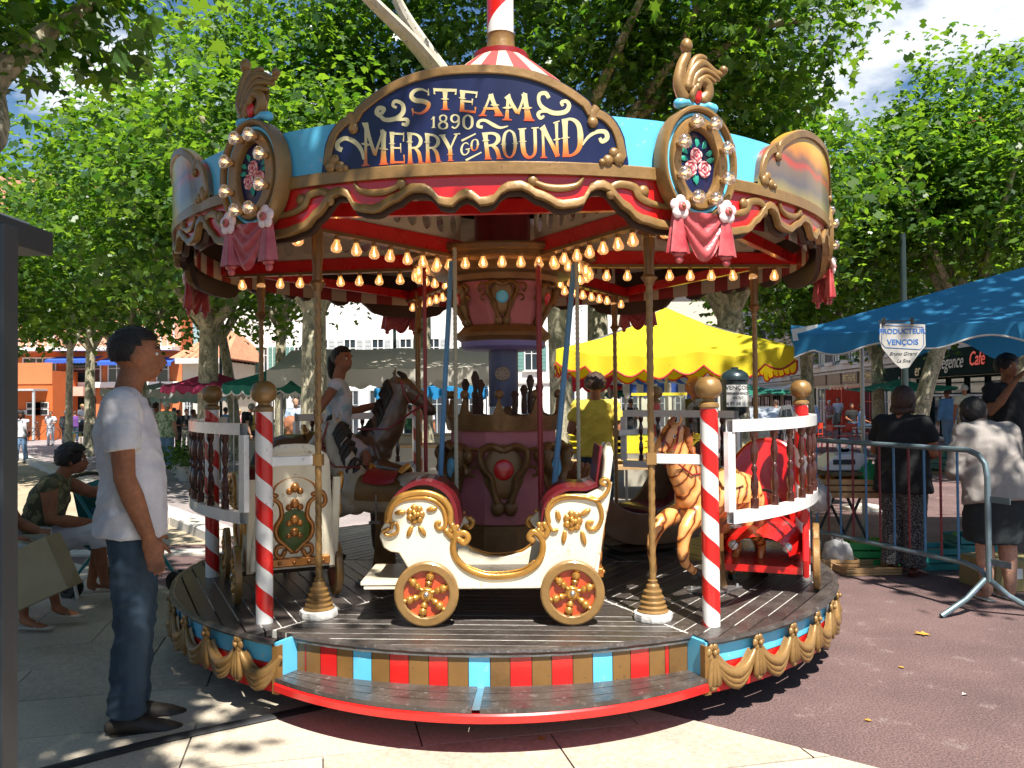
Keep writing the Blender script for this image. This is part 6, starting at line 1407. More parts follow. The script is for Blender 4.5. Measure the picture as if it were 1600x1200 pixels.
def person(label, loc, H, rz, pose=None, top=TEEW, bottom=DEN, skin_=SK1, hair=HAIRB, hairstyle='short', sleeve='short', legs='long', shoes=SHOE, vox=.02, build_=1.0, group=None, hands=False, shirt_len=.50, look=0, cat='person', face=True, shirt_loose=1.0):
    J = dict(STAND); J.update(pose or {}); J = {k: (V(*v) * H if v is not None else None) for k, v in J.items()}
    r = empty('person', loc, rz, label, cat, group); B = build_ * H
    S = (1, 0, 0)
    # --- skin: torso core, arms, legs, neck, head as one surface
    b = MB(); sh = vox < .018
    b.tube([J['pel'], J['wst'], J['chs'], J['nk0']], [(.085 * B, .06 * B), (.075 * B, .052 * B), (.09 * B, .062 * B), (.035 * B, .034 * B)], 14, side=S, round_=True)
    hd = J['hd']; up = (hd - J['nk0']).normalized(); HM = Matrix.Rotation(R(look), 3, 'Z')
    b.tube([J['nk0'] - up * .02 * H, lerp(J['nk0'], hd, .55)], [(.034 * H, .034 * H), (.031 * H, .033 * H)], 10, round_=True)
    b.ell(hd + HM @ V(0, .004 * H, .012 * H), (.0445 * H, .056 * H, .053 * H), 14, 10, M=HM); b.ell(hd + HM @ V(0, -.018 * H, -.022 * H), (.034 * H, .036 * H, .042 * H), 12, 8, M=HM)
    b.ell(hd + HM @ V(0, -.034 * H, -.045 * H), (.017 * H, .018 * H, .014 * H), 8, 6, M=HM)
    if sh:
        b.tube([hd + HM @ V(0, -.049 * H, .008 * H), hd + HM @ V(0, -.060 * H, -.012 * H), hd + HM @ V(0, -.063 * H, -.019 * H)], [.006 * H, .0085 * H, .0085 * H], 8, round_=True)
        b.ell(hd + HM @ V(0, -.052 * H, -.036 * H), (.013 * H, .008 * H, .0045 * H), 8, 5); b.tube([hd + HM @ V(-.022 * H, -.045 * H, .014 * H), hd + HM @ V(0, -.053 * H, .014 * H), hd + HM @ V(.022 * H, -.045 * H, .014 * H)], .006 * H, 6)
        for q in (-1, 1): b.ell(hd + HM @ V(q * .0455 * H, .004 * H, -.008 * H), (.006 * H, .012 * H, .019 * H), 8, 6)
    for s in 'RL':
        shd, el, wr = J['sh' + s], J['el' + s], J['wr' + s]; q = -1 if s == 'R' else 1
        b.tube([lerp(J['chs'], shd, .4), shd, lerp(shd, el, .4), el, lerp(el, wr, .35), wr], [.05 * B, .036 * B, .031 * B, .026 * B, .0275 * B, .018 * B], 10, round_=True)
        if J.get('ha' + s) is not None: d = (J['ha' + s] - wr).normalized()
        else: d = (wr - el).normalized()
        d = (d + V(0, 0, -.15)).normalized(); sid = V(q, 0, 0); sid = (sid - d * sid.dot(d)).normalized(); pal = d.cross(sid)
        if s == 'R': pal = -pal
        hx = J.get('hx' + s); 
        fwd = V(0, -1, 0); fwd = (fwd - d * fwd.dot(d)); fwd = fwd.normalized() if fwd.length > .2 else V(0, 0, 1)
        nrm = d.cross(fwd).normalized()
        pc = wr + d * .028 * H
        b.tube([wr, wr + d * .02 * H, wr + d * .05 * H], [(.014 * H, .011 * H), (.022 * H, .011 * H), (.022 * H, .009 * H)], 9, side=fwd, round_=True)
        curl = -nrm * q * 1.0
        if hands:
            for i, (o, L_) in enumerate(((.017, .044), (.006, .05), (-.005, .047), (-.016, .037))):
                p0 = wr + d * .045 * H + fwd * o * H; p1 = p0 + (d * .5 + curl * .08) * L_ * H; p2 = p1 + (d * .3 + curl * .17) * L_ * H; p3 = p2 + (d * .2 + curl * .2) * L_ * H
                b.tube([p0, p1, p2, p3], [.0062 * H, .0056 * H, .005 * H, .0043 * H], 7, round_=True)
            t0 = wr + d * .018 * H + fwd * .014 * H; b.tube([t0, t0 + (d * .5 + fwd * .5) * .03 * H, t0 + (d * .9 + fwd * .55 + curl * .2) * .042 * H], [.0085 * H, .0068 * H, .0055 * H], 7, round_=True)
        else:
            b.tube([wr + d * .045 * H, wr + d * .072 * H + curl * .004 * H, wr + d * .09 * H + curl * .012 * H], [(.02 * H, .008 * H), (.018 * H, .007 * H), (.012 * H, .006 * H)], 8, side=fwd, round_=True); b.tube([wr + d * .02 * H + fwd * .012 * H, wr + d * .055 * H + fwd * .032 * H], [.008 * H, .006 * H], 6, round_=True)
        hp, kn, an = J['hp' + s], J['kn' + s], J['an' + s]
        b.tube([hp, lerp(hp, kn, .4), kn, lerp(kn, an, .3), an], [.05 * B, .043 * B, .029 * B, .031 * B, .018 * B], 10, round_=True)
        td = J.get('toe' + s); td = (td.normalized() if td is not None else V(0, -1, -.12).normalized())
        if shoes is SHOEW: b.tube([an + V(0, 0, -.01 * H), an + td * .05 * H + V(0, 0, -.022 * H), an + td * .1 * H + V(0, 0, -.028 * H)], [(.02 * H, .02 * H), (.022 * H, .016 * H), (.02 * H, .01 * H)], 8, side=S, round_=True)
        if legs != 'long' or True:
            f = MB(); bk = -V(td.x, td.y, 0).normalized()
            if shoes is not SHOEW:
                f.tube([an + bk * .03 * H + V(0, 0, -.018 * H), an + td * .005 * H + V(0, 0, -.012 * H), an + td * .05 * H + V(0, 0, -.022 * H), an + td * .095 * H + V(0, 0, -.026 * H), an + td * .122 * H + V(0, 0, -.03 * H)], [(.018 * H, .02 * H), (.023 * H, .027 * H), (.026 * H, .022 * H), (.028 * H, .017 * H), (.022 * H, .012 * H)], 12, side=S, round_=True)
            f.tube([an + bk * .03 * H + V(0, 0, -.038 * H), an + td * .05 * H + V(0, 0, -.034 * H), an + td * .122 * H + V(0, 0, -.026 * H)], [(.022 * H, .006 * H), (.026 * H, .006 * H), (.022 * H, .006 * H)], 12, side=S, round_=True)
            if shoes is SHOEW: f.tube([an + td * .06 * H + V(-.02 * H, 0, -.03 * H), an + td * .06 * H + V(0, 0, -.008 * H), an + td * .06 * H + V(.02 * H, 0, -.03 * H)], .004 * H, 6)
            f.build('shoe', shoes, r)
    remesh(b, 'body', skin_, vox, r, 2)
    # --- shirt
    b = MB(); sl = shirt_loose
    ptv = [lerp(J['hpR'], J['hpL'], .5) * .5 + J['pel'] * .5, J['wst'], J['chs'], lerp(J['chs'], J['nk0'], .62), lerp(J['chs'], J['nk0'], .93)]
    hem = J['wst'] + (J['pel'] - J['wst']) * ((.615 - shirt_len) / .09)
    rad = [(.112 * B * sl, .084 * B * sl), (.1 * B * sl, .074 * B * sl), (.104 * B, .076 * B), (.088 * B, .058 * B), (.044 * B, .045 * B)]
    b.tube([hem, ptv[1], ptv[2], ptv[3], ptv[4]], rad, 18, side=S)
    for s in 'RL':
        shd, el, wr = J['sh' + s], J['el' + s], J['wr' + s]
        b.tube([lerp(J['chs'], J['nk0'], .9), lerp(lerp(J['chs'], J['nk0'], .82), shd, .55), shd + V(0, 0, -.004 * H)], [(.036 * B, .036 * B), (.042 * B, .036 * B), (.041 * B, .041 * B)], 12, round_=True)
        if sleeve == 'none': b.tube([lerp(J['chs'], shd, .5), lerp(J['chs'], shd, .95)], [.05 * B, .036 * B], 10, round_=True)
        elif sleeve == 'short': b.tube([lerp(J['chs'], shd, .5), shd, lerp(shd, el, .3), lerp(shd, el, .62)], [.055 * B, .043 * B, .042 * B, .041 * B], 12); b.ell(shd, (.04 * B,) * 3, 10, 8)
        else: b.tube([lerp(J['chs'], shd, .5), shd, lerp(shd, el, .5), el, lerp(el, wr, .5), wr], [.055 * B, .042 * B, .038 * B, .032 * B, .029 * B, .023 * B], 12); b.ell(shd, (.04 * B,) * 3, 10, 8)
    remesh(b, 'shirt', top, max(vox * .9, .009), r, 2, fold=.007 if sh else .004)
    # --- trousers / skirt
    b = MB(); hipc = J['pel']
    b.tube([J['wst'] * .35 + hipc * .65, hipc, lerp(J['hpR'], J['hpL'], .5) + V(0, 0, -.03 * H)], [(.082 * B, .06 * B), (.092 * B, .07 * B), (.09 * B, .066 * B)], 16, side=S, round_=True)
    if legs == 'skirt':
        kc = lerp(J['knR'], J['knL'], .5) + V(0, 0, -.01 * H); b.tube([hipc, lerp(hipc, kc, .5), kc], [(.102 * B, .08 * B), (.11 * B, .085 * B), (.105 * B, .085 * B)], 18, side=S)
    else:
        for s in 'RL':
            hp, kn, an = J['hp' + s], J['kn' + s], J['an' + s]
            if legs == 'long': b.tube([hp, lerp(hp, kn, .45), kn, lerp(kn, an, .5), lerp(kn, an, .97)], [.054 * B, .052 * B, .042 * B, .041 * B, .044 * B], 12)
            elif legs == 'capri': b.tube([hp, lerp(hp, kn, .45), kn, lerp(kn, an, .3)], [.064 * B, .057 * B, .044 * B, .041 * B], 12); b.ell(kn, (.043 * B,) * 3, 10, 8)
            else: b.tube([hp, lerp(hp, kn, .45), lerp(hp, kn, .85)], [.064 * B, .058 * B, .052 * B], 12)
            if legs != 'short': b.ell(kn, (.042 * B,) * 3, 10, 8)
            b.ell(hp + V(0, .008 * H, -.005 * H), (.05 * B, .06 * B, .06 * B), 10, 8)
    remesh(b, 'skirt' if legs == 'skirt' else 'trousers', bottom, max(vox * .9, .009), r, 2, fold=.007 if sh else .004, fs=(6, 6, 15))
    # --- hair
    if hairstyle != 'bald':
        rnd_ = random.Random(label)
        def hf(d):
            back = d.y; n_ = .02 * math.sin(d.x * 13 + d.z * 9) + .035 * math.sin(d.x * 31 + d.z * 6) * math.sin(d.y * 17 - d.z * 9) + (.05 if hairstyle == 'curly' else .0) * math.sin(d.x * 17) * math.sin(d.y * 19 + d.z * 15)
            if hairstyle == 'long' or hairstyle == 'bob': inh = d.z > .28 or (back > -.15 and d.z > -.95)
            elif hairstyle == 'receding': inh = (back > .05 and d.z > -.55 and d.z < .75)
            else: inh = (d.z > .42 and back > -.93) or (back > -.02 and d.z > -.62) or (back > -.35 and d.z > .15)
            return (1.0 + n_) if inh else .78
        hs = {'short': (.0515, .062, .0575), 'receding': (.050, .061, .056), 'bob': (.06, .064, .074), 'long': (.058, .066, .07), 'curly': (.066, .072, .068), 'pony': (.052, .062, .058)}[hairstyle]
        h = MB(); h.ell(hd + HM @ V(0, .007 * H, (.016 if hairstyle not in ('bob', 'long') else .008) * H), tuple(q * H for q in hs), 44 if sh else 14, 32 if sh else 10, M=HM, fn=hf)
        if hairstyle == 'long': h.tube([hd + V(0, .045 * H, -.01 * H), hd + V(0, .055 * H, -.07 * H), hd + V(0, .05 * H, -.14 * H)], [(.045 * H, .025 * H), (.045 * H, .024 * H), (.025 * H, .012 * H)], 10, side=S, round_=True)
        if hairstyle == 'bob': h.tube([hd + HM @ V(-.05 * H, .0, .0), hd + HM @ V(-.05 * H, .02 * H, -.05 * H), hd + HM @ V(0, .05 * H, -.058 * H), hd + HM @ V(.05 * H, .02 * H, -.05 * H), hd + HM @ V(.05 * H, 0, 0)], [.014 * H, .02 * H, .024 * H, .02 * H, .014 * H], 8, round_=True)
        if hairstyle == 'pony':
            for i in range(4): h.tube(spline([hd + HM @ V(0, .05 * H, .03 * H), hd + HM @ V((i - 1.5) * .008 * H, .075 * H, .01 * H), hd + HM @ V((i - 1.5) * .012 * H, .075 * H, -.05 * H), hd + HM @ V((i - 1.5) * .009 * H, .065 * H, -.1 * H)], 3), [.014 * H] * 9 + [.006 * H], 7, round_=True)
        h.build('hair', hair, r, 60)
    if sh and face:
        for q in (-1, 1):
            e = MB(); e.ell(hd + HM @ V(q * .0185 * H, -.0455 * H, .004 * H), (.0075 * H, .005 * H, .0045 * H), 10, 7); eo = e.build('eye', WHITE, r); e = MB(); e.ell(hd + HM @ V(q * .0185 * H, -.0495 * H, .004 * H), (.0034 * H, .002 * H, .0036 * H), 8, 6); e.build('iris', HOOF, eo)
            e = MB(); e.tube([hd + HM @ V(q * .008 * H, -.052 * H, .017 * H), hd + HM @ V(q * .02 * H, -.051 * H, .0205 * H), hd + HM @ V(q * .032 * H, -.044 * H, .017 * H)], [.0016 * H, .0024 * H, .0014 * H], 6); e.build('eyebrow', hair, r)
        e = MB(); e.ell(hd + HM @ V(0, -.0575 * H, -.0365 * H), (.0125 * H, .0035 * H, .0035 * H), 10, 5); e.build('lips', mat('lip', (.3, .09, .07), .45), r)
    return r
# ---- the man at the left, side view facing right (towards the carousel)
mp0 = G(212, 1128); mx, my = px_x(212, 3.97), 3.97
man = person('tall dark haired man in white t-shirt and blue jeans standing left of the carousel', (px_x(203, 3.97), my + .02, .0), 1.925, R(112), dict(
    hd=(0, -.012, .925), nk0=(0, .012, .825), chs=(0, .016, .74), wst=(0, -.004, .62), pel=(0, .002, .53),
    shL=(.106, .022, .80), elL=(.128, .03, .635), wrL=(.125, -.03, .485), shR=(-.106, .022, .8), elR=(-.126, .01, .63), wrR=(-.12, -.04, .492),
    anR=(-.055, .012, .045), knR=(-.054, -.002, .285), anL=(.052, .004, .045), knL=(.054, -.016, .285), haR=(-.12, -.065, .40), haL=(.12, -.06, .40), haX=None),
    top=TEEW, bottom=DEN, skin_=SK1, hair=HAIRB, hairstyle='short', sleeve='short', vox=.0105, build_=.97, hands=True, shirt_len=.475, shirt_loose=1.05, shoes=SHOE)
# ---- the girl on the big horse
SADX, SADY, SADZ = px_x(528, 6.12), 6.12, 1.25
girl = person('girl with dark ponytail in white camisole riding the big carved horse', (SADX, SADY, SADZ - .53 * 1.33), 1.4, R(96), dict(
    pel=(0, 0, .525), hd=(0, -.025, .935), chs=(0, -.01, .735), hpL=(.055, -.02, .515), hpR=(-.055, -.02, .515), knL=(.13, -.16, .43), anL=(.14, -.1, .24), knR=(-.13, -.16, .43), anR=(-.14, -.1, .24),
    elL=(.12, -.06, .66), wrL=(.09, -.22, .70), elR=(-.15, .09, .66), wrR=(-.16, .06, .50)), top=speck('printed_camisole', (.6, .6, .62), (.4, .52, .55), 14), bottom=cloth('pale_shorts', (.5, .42, .42)), skin_=SK1, hair=HAIRB, hairstyle='pony', sleeve='none', legs='short', vox=.0105, build_=.86, hands=True, look=-38, shirt_len=.54, shoes=SHOEW)
for q in (-1, 1): b = MB(); b.tube([(q * .06, -.075, .96 * 1.0), (q * .07, -.03, 1.12), (q * .055, .04, 1.08)], .008, 6); b.build('strap', PINKR, girl)
# ================================================================ MARKET, STREET FURNITURE, PEOPLE
def canvas(name, c, **k): return mat(name, c, .75, var=.1, scale=3, bump=.3, bscale=6, trans=.3, **k)
C_YEL = mat('yellow_canvas', (.74, .6, .015), .75, var=.14, scale=3, bump=.5, bscale=5, trans=.3, wear=.12, wearcol=(.55, .43, .03)); C_ORA = canvas('orange_lining', (.6, .26, .02)); C_BLU = canvas('blue_canvas', (.025, .23, .46)); C_PUR = canvas('wine_canvas', (.42, .035, .11)); C_GRN = canvas('green_canvas', (.015, .17, .11)); C_CRM = mat('cream_awning', (.6, .56, .47), .75, var=.08, scale=3, bump=.3, bscale=6, trans=.45); C_RED = canvas('red_awning', (.5, .01, .03)); C_LBL = canvas('light_blue_awning', (.02, .28, .6)); C_GRY = canvas('grey_parasol', (.42, .44, .4))
ALU = mat('aluminium', (.35, .35, .36), .4, .8, var=.1); WOODL = mat('light_wood', (.42, .26, .12), .7, var=.2, scale=6, bump=.3)
def parasol(label, px, apex_py, Y, half, edge_py, c, rot=45, n=4, fr=.2, trim=None, scal=7, pole=True, cat='parasol', ratio=1.0, name='market_parasol'):
    """square or octagonal market parasol with scalloped valance"""
    ap = P(px, apex_py, Y); ze = P(px, edge_py, Y).z; g0_ = gz(Y); r = empty(name, (ap.x, Y, g0_), 0, label, cat); H = ap.z - g0_; E = ze - g0_
    cs = [Vector((half * math.cos(R(rot + 360 * k / n)) * ratio, half * math.sin(R(rot + 360 * k / n)), E)) for k in range(n)]; top = Vector((0, 0, H))
    for k in range(n):
        a, b_ = cs[k], cs[(k + 1) % n]; b = MB()
        def f(u, v):
            e = a.lerp(b_, u); p = top.lerp(e, v); p.z -= .05 * half * math.sin(math.pi * v) * (1 - .0) * .6 + .05 * half * math.sin(math.pi * u) * v * v * 0; p.z += -.035 * half * math.sin(math.pi * u) * v + .022 * half * math.sin(u * 17 + k * 2) * math.sin(v * 5 + u * 4) * v; return p
        b.grid(f, 20, 8); b.build('canopy_panel', c, r, 60)
        b = MB(); m_ = scal * 6
        def g(u, v):
            e = Vector(f(u, 1)); ph = (u * scal) % 1; d = fr * (.62 + .38 * math.sin(math.pi * ph)) ; e2 = e + Vector(((a + b_) / 2).xy.to_3d().normalized()) * .015 * v + Vector((0, 0, -d * v)); e2 += Vector(((a + b_) / 2).xy.to_3d().normalized()) * .02 * math.sin(u * scal * 6.28) * v; return e2
        b.grid(g, m_, 1); b.build('valance', c, r, 60)
        if trim: b = MB(); b.tube([Vector(g(i / m_, 1)) for i in range(m_ + 1)], .012, 5); b.build('trim', trim, r)
        b = MB(); b.tube([top - Vector((0, 0, .08)), a - Vector((0, 0, .03))], .012, 5); b.build('rib', ALU, r)
        b = MB(); b.tube([Vector((0, 0, E - .1)), top.lerp(a, .55) - Vector((0, 0, .06))], .01, 5); b.build('strut', ALU, r)
    b = MB(); b.tube([(0, 0, 0), (0, 0, H + .06)], .022, 8); b.build('pole', ALU, r)
    b = MB(); b.lathe([(.28, 0), (.28, .05), (.05, .09)], seg=14); b.build('foot', M_kerb, r)
    return r
TRIMR = mat('red_trim', (.5, .03, .02), .7); TRIMW = mat('pale_trim', (.55, .55, .5), .7)
parasol('large bright yellow market parasol with red scalloped trim behind the carousel', 1040, 480, 10.5, 1.85, 556, C_YEL, 38, 4, .24, TRIMR, 8)
parasol('dark red octagonal market parasol left of the green one', 332, 580, 16.5, .95, 602, C_PUR, 22.5, 8, .14, None, 3)
parasol('dark green market parasol right of the dark red one', 440, 569, 14.5, 1.0, 600, C_GRN, 30, 6, .16, TRIMW, 4)
parasol('pale grey market parasol behind the shoppers in the hawaiian shirt group', 250, 598, 22, 1.5, 608, C_GRY, 45, 4, .22, None, 8)
parasol('small green cafe parasol seen right of the pillar', 1165, 600, 26, 1.7, 612, C_GRN, 45, 4, .05, None, 3)
parasol('green cafe parasol above the woman in black', 1405, 592, 23, 1.5, 606, C_GRN, 45, 4, .05, None, 3)
parasol('pale green parasol far behind the dark red parasol', 300, 612, 26, 1.4, 620, canvas('pale_green_canvas', (.3, .42, .34)), 45, 4, .15, None, 6)
parasol('small green parasol half hidden between the yellow stall and the pillar', 1000, 596, 15, .8, 612, C_GRN, 45, 4, .08, None, 3)
def stall(label, x0, x1, Y, ridge, eave, c, depth=2.4, fr=.3, stripes=None, scal=10, name='market_stall', table=True, tm=WOODL):
    """gabled stall awning with a goods table below it"""
    a = P(x0, eave, Y); b_ = P(x1, eave, Y); g0_ = gz(Y); r = empty(name, ((a.x + b_.x) / 2, Y, g0_), 0, label, 'market stall'); hw = (b_.x - a.x) / 2; E = a.z - g0_; H = P(x0, ridge, Y).z - g0_
    segs = stripes or 1
    for sd in (0, 1):
        for k in range(segs):
            u0, u1 = -hw + 2 * hw * k / segs, -hw + 2 * hw * (k + 1) / segs; b = MB(); m_ = c if (stripes is None or k % 2) else C_CRM
            def f(u, v): x = u0 + (u1 - u0) * u; return (x, (v * depth / 2) * (1 if sd else -1) + 0, H - (H - E) * v - .04 * math.sin(math.pi * v) - .03 * abs(math.sin(x * 4)))
            b.grid(f, 8 if segs == 1 else 2, 4); b.build('awning_panel', m_, r, 60)
            b = MB(); q = max(6, int(6 * scal / segs))
            def g(u, v): x = u0 + (u1 - u0) * u; return (x, (depth / 2 + .01) * (1 if sd else -1), E - .03 * abs(math.sin(x * 4)) - v * fr * (.65 + .35 * abs(math.sin(math.pi * (x + hw) / (2 * hw) * scal))))
            b.grid(g, q, 1); b.build('valance', m_, r, 60)
    for x in (-hw + .05, hw - .05):
        for y in (-depth / 2 + .05, depth / 2 - .05): b = MB(); b.tube([(x, y, 0), (x, y, E)], .02, 6); b.build('leg', ALU, r)
    if table:
        b = MB(); b.box((0, -.1, .8), (2 * hw * .9, .9, .04)); b.build('table_top', tm, r, False)
        b = MB(); b.box((0, -.55, .5), (2 * hw * .9, .02, .56)); b.build('table_skirt', C_CRM, r, False)
    return r
stall('long cream market stall awning behind the girl on the horse', 455, 800, 15, 545, 580, C_CRM, 3.0, .3)
stall('bright blue stall awning seen between the horse head and the centre column', 600, 760, 21, 592, 606, C_LBL, 3, .3)
stall('red stall awning below the yellow parasol', 880, 1075, 15.5, 570, 590, C_RED, 2.6, .25)
stall('blue and white striped stall awning below the red one', 960, 1090, 13.5, 588, 600, mat('navy_stripe_canvas', (.02, .06, .25), .8), 2.0, .22, stripes=13)
stall('cream stall awning far behind at the left by the grey parasol', 395, 470, 19, 592, 606, C_CRM, 3, .25)
# boxes of goods under the stalls: crates
def crate(label, loc, size, m, rz=0, group=None, slats=3, fill=None):
    w_, d, h = size; r = empty('crate', loc, rz, label, 'crate', group); t = .012
    for k in range(slats):
        z = h * (k + .5) / slats; sh_ = h / slats * .78
        for y in (-d / 2, d / 2): b = MB(); b.box((0, y, z), (w_, t, sh_)); b.build('slat', m, r, False)
        for x in (-w_ / 2, w_ / 2): b = MB(); b.box((x, 0, z), (t, d - t * 2, sh_)); b.build('slat', m, r, False)
    b = MB(); b.box((0, 0, .01), (w_ - t, d - t, .015)); b.build('base', m, r, False)
    if fill:
        rr = random.Random(label)
        for i in range(14): b = MB(); q = rr.uniform(.03, .05); b.ell((rr.uniform(-w_ * .4, w_ * .4), rr.uniform(-d * .36, d * .36), h * .8 + rr.uniform(0, .04)), (q, q, q * .8), 8, 6); b.build('produce', fill, r)
    return r
YCR = mat('yellow_plastic', (.7, .55, .03), .4); GCR = mat('green_plastic', (.02, .3, .08), .4); TCR = mat('teal_plastic', (.02, .2, .2), .4)
FR_G = mat('green_produce', (.12, .3, .03), .6, var=.3); FR_R = mat('red_produce', (.5, .04, .02), .4, var=.3); FR_O = mat('orange_produce', (.7, .25, .03), .5, var=.3)
for i, (px, py, Y, m, f, lb) in enumerate(((930, 690, 9.0, YCR, FR_R, 'yellow plastic crate on the stall table right of the centre column'), (1000, 690, 9.0, YCR, FR_G, 'yellow plastic crate of greens beside the tiger striped horse head'), (1050, 688, 9.2, YCR, FR_O, 'yellow plastic crate furthest right under the yellow parasol'))):
    p = P(px, py, Y); crate(lb, (p.x, Y, p.z - .12), (.55, .4, .2), m, 0, None, 3, f)
b = MB(); p0 = P(900, 705, 9.1); p1 = P(1085, 705, 9.1); b.box(((p0.x + p1.x) / 2, 9.15, p0.z - .15), (p1.x - p0.x + .3, 1.0, .04)); tb_ = b.build('trestle_table', WOODL, None, False); tag(tb_, 'long trestle table under the yellow parasol holding yellow crates', 'table')
for x in (p0.x, p1.x):
    for y in (8.75, 9.55): b = MB(); b.tube([(x, y, p0.z - .17), (x + .1, y, 0)], .02, 6); b.build('leg', ALU, tb_)
# glass sneeze screen over the yellow stall goods
b = MB(); q0 = P(985, 625, 9.0); q1 = P(1065, 690, 9.0); b.box(((q0.x + q1.x) / 2, 8.8, (q0.z + q1.z) / 2 + .05), (q1.x - q0.x, .01, q0.z - q1.z)); sc_o = b.build('display_screen', clear('perspex', (.9, .95, .9), .9), None, False); tag(sc_o, 'clear display screen with yellow top edge over the stall goods', 'display screen')
b = MB(); b.box(((q0.x + q1.x) / 2, 8.8, q0.z + .06), (q1.x - q0.x + .04, .03, .03)); b.build('top_rail', YCR, sc_o, False)
# ---- big blue awning at the right, over the stall
def blue_awning():
    Yn = 6.6
    r = empty('stall_awning', (5.2, 7.4, 0), 0, 'big blue canvas stall awning with wavy edge at the right', 'awning')
    def L(p): return Vector(p) - Vector((5.2, 7.4, 0))
    A = L(P(1236, 520, 7.6)); Bq = L(P(1236, 508, 9.6)); ap = L(P(1680, 395, 7.6)); C_ = L(P(1850, 500, 5.6)); D_ = L(P(1850, 540, 9.4)); 
    nearc = L(P(1640, 498, 5.9))
    def quad(nm, a, b_, c, d, m, n=14, k=6, sag=.06):
        b = MB()
        def f(u, v): p = a.lerp(b_, u).lerp(d.lerp(c, u), v); p.z -= sag * math.sin(math.pi * u) * math.sin(math.pi * v) + .02 * math.sin(u * 9) * v; return p
        b.grid(f, n, k); b.build(nm, m, r, 60); return f
    # near slope: ridge from A-ish to apex, edge A -> nearc
    f1 = quad('canopy_panel', A, ap, nearc + Vector((.9, -.2, .0)), A + Vector((.02, -.02, -.01)), C_BLU)
    f2 = quad('canopy_panel', A, ap, D_, Bq, C_BLU)
    # hanging near valance, wavy with pale piping
    b = MB(); e0, e1 = A + Vector((.02, -.02, -.01)), nearc + Vector((.9, -.2, 0)); N = 80
    def g(u, v):
        p = Vector(f1(u, 1)); w_ = .10 + .085 * (1 + math.sin(u * 22 - 1.2)) * .5 + .12 * max(0, .06 - u) / .06; return p + Vector((-.0, -.02 * math.sin(u * 22) * v, -w_ * v))
    b.grid(g, N, 2); b.build('valance', C_BLU, r, 60); b = MB(); b.tube([Vector(g(i / N, 1)) for i in range(N + 1)], .009, 5); b.build('piping', TRIMW, r)
    b = MB()
    def g2(u, v): p = Vector(f2(u, 1)); w_ = .2 + .1 * math.sin(u * 26); return p + Vector((0, 0, -w_ * v))
    b.grid(g2, N, 2); b.build('valance', C_BLU, r, 60)
    b = MB(); b.add([A + Vector((-.005, -.03, .03)), A + Vector((.24, -.02, .075)), A + Vector((.2, -.05, -.05)), A + Vector((.0, -.05, -.08))], [(0, 3, 2, 1)]); b.build('corner_patch', TRIMW, r, False)
    b = MB(); b.tube([A + Vector((.9, .6, .1)), A + Vector((.9, .6, -A.z + .0 - .0)), ], .022, 8); b.build('pole', ALU, r)
    b = MB(); b.tube([nearc + Vector((.1, .4, .2)), Vector((nearc.x + .1, nearc.y + .4, 0))], .022, 8); b.build('pole', ALU, r)
    b = MB(); b.tube([A + Vector((.1, 0, -.03)), nearc + Vector((.8, 0, -.05))], .012, 6); b.build('edge_bar', ALU, r)
    return r
blue_awning()
# orange lining scrap seen below the blue edge
parasol('orange lined parasol corner showing below the blue awning', 1345, 496, 11.5, .8, 512, C_ORA, 45, 4, .2, None, 3)
# ---- sign PRODUCTEUR VENCOIS
SGY = 6.3
def hanging_sign():
    def q(px, py): p = P(px, py, SGY); return (p.x, p.z)
    o = q(1408, 540); r = empty('hanging_sign', (o[0], SGY, o[1]), 0, 'white hanging sign reading PRODUCTEUR VENÇOIS clipped to the blue awning', 'sign')
    pts = [q(*p) for p in ((1375, 504), (1445, 507), (1446, 540), (1436, 552), (1420, 574), (1408, 576), (1398, 568), (1378, 544), (1374, 530))]; pts = [(a - o[0], b_ - o[1]) for a, b_ in pts][::-1]
    SW = mat('sign_white', (.42, .41, .37), .5, var=.05); SB = mat('sign_blue', (.03, .13, .4), .5, var=0); INK = mat('marker_ink', (.02, .02, .03), .5, var=0)
    b = MB(); b.prism(pts, -.004, .004, 'xz'); b.build('board', SW, r, False)
    b = MB(); bd = [(q(*p)[0] - o[0], -.006, q(*p)[1] - o[1]) for p in ((1378, 508), (1442, 511), (1443, 538), (1438, 546), (1383, 543), (1377, 536), (1378, 508))]; b.tube(bd, .0022, 4); b.build('border', SB, r)
    for t, px, py, s, m, sh_ in (('PRODUCTEUR', 1409, 518, .054, SB, 0), ('VENÇOIS', 1410, 535, .058, SB, 0), ('Bruno Girard', 1410, 553, .038, INK, .4), ('La Sine', 1411, 564, .036, INK, .4)):
        tm = text_mesh(t, s, m, .001, sh_, bold=.0012 if m is SB else 0); tm.parent = r; c = q(px, py); tm.location = (c[0] - o[0], -.0055, c[1] - o[1]); tm.rotation_euler = (R(90), 0, 0)
    b = MB(); a, c = q(1372, 502), q(1434, 504); b.box(((a[0] + c[0]) / 2 - o[0], -.008, a[1] - o[1]), (c[0] - a[0], .012, .008)); b.build('clip_bar', HOOF, r, False)
    for px in (1380, 1424): a = q(px, 502); b = MB(); b.box((a[0] - o[0], -.012, a[1] - o[1]), (.022, .02, .05), 0, .003); b.build('clip', HOOF, r, False)
hanging_sign()
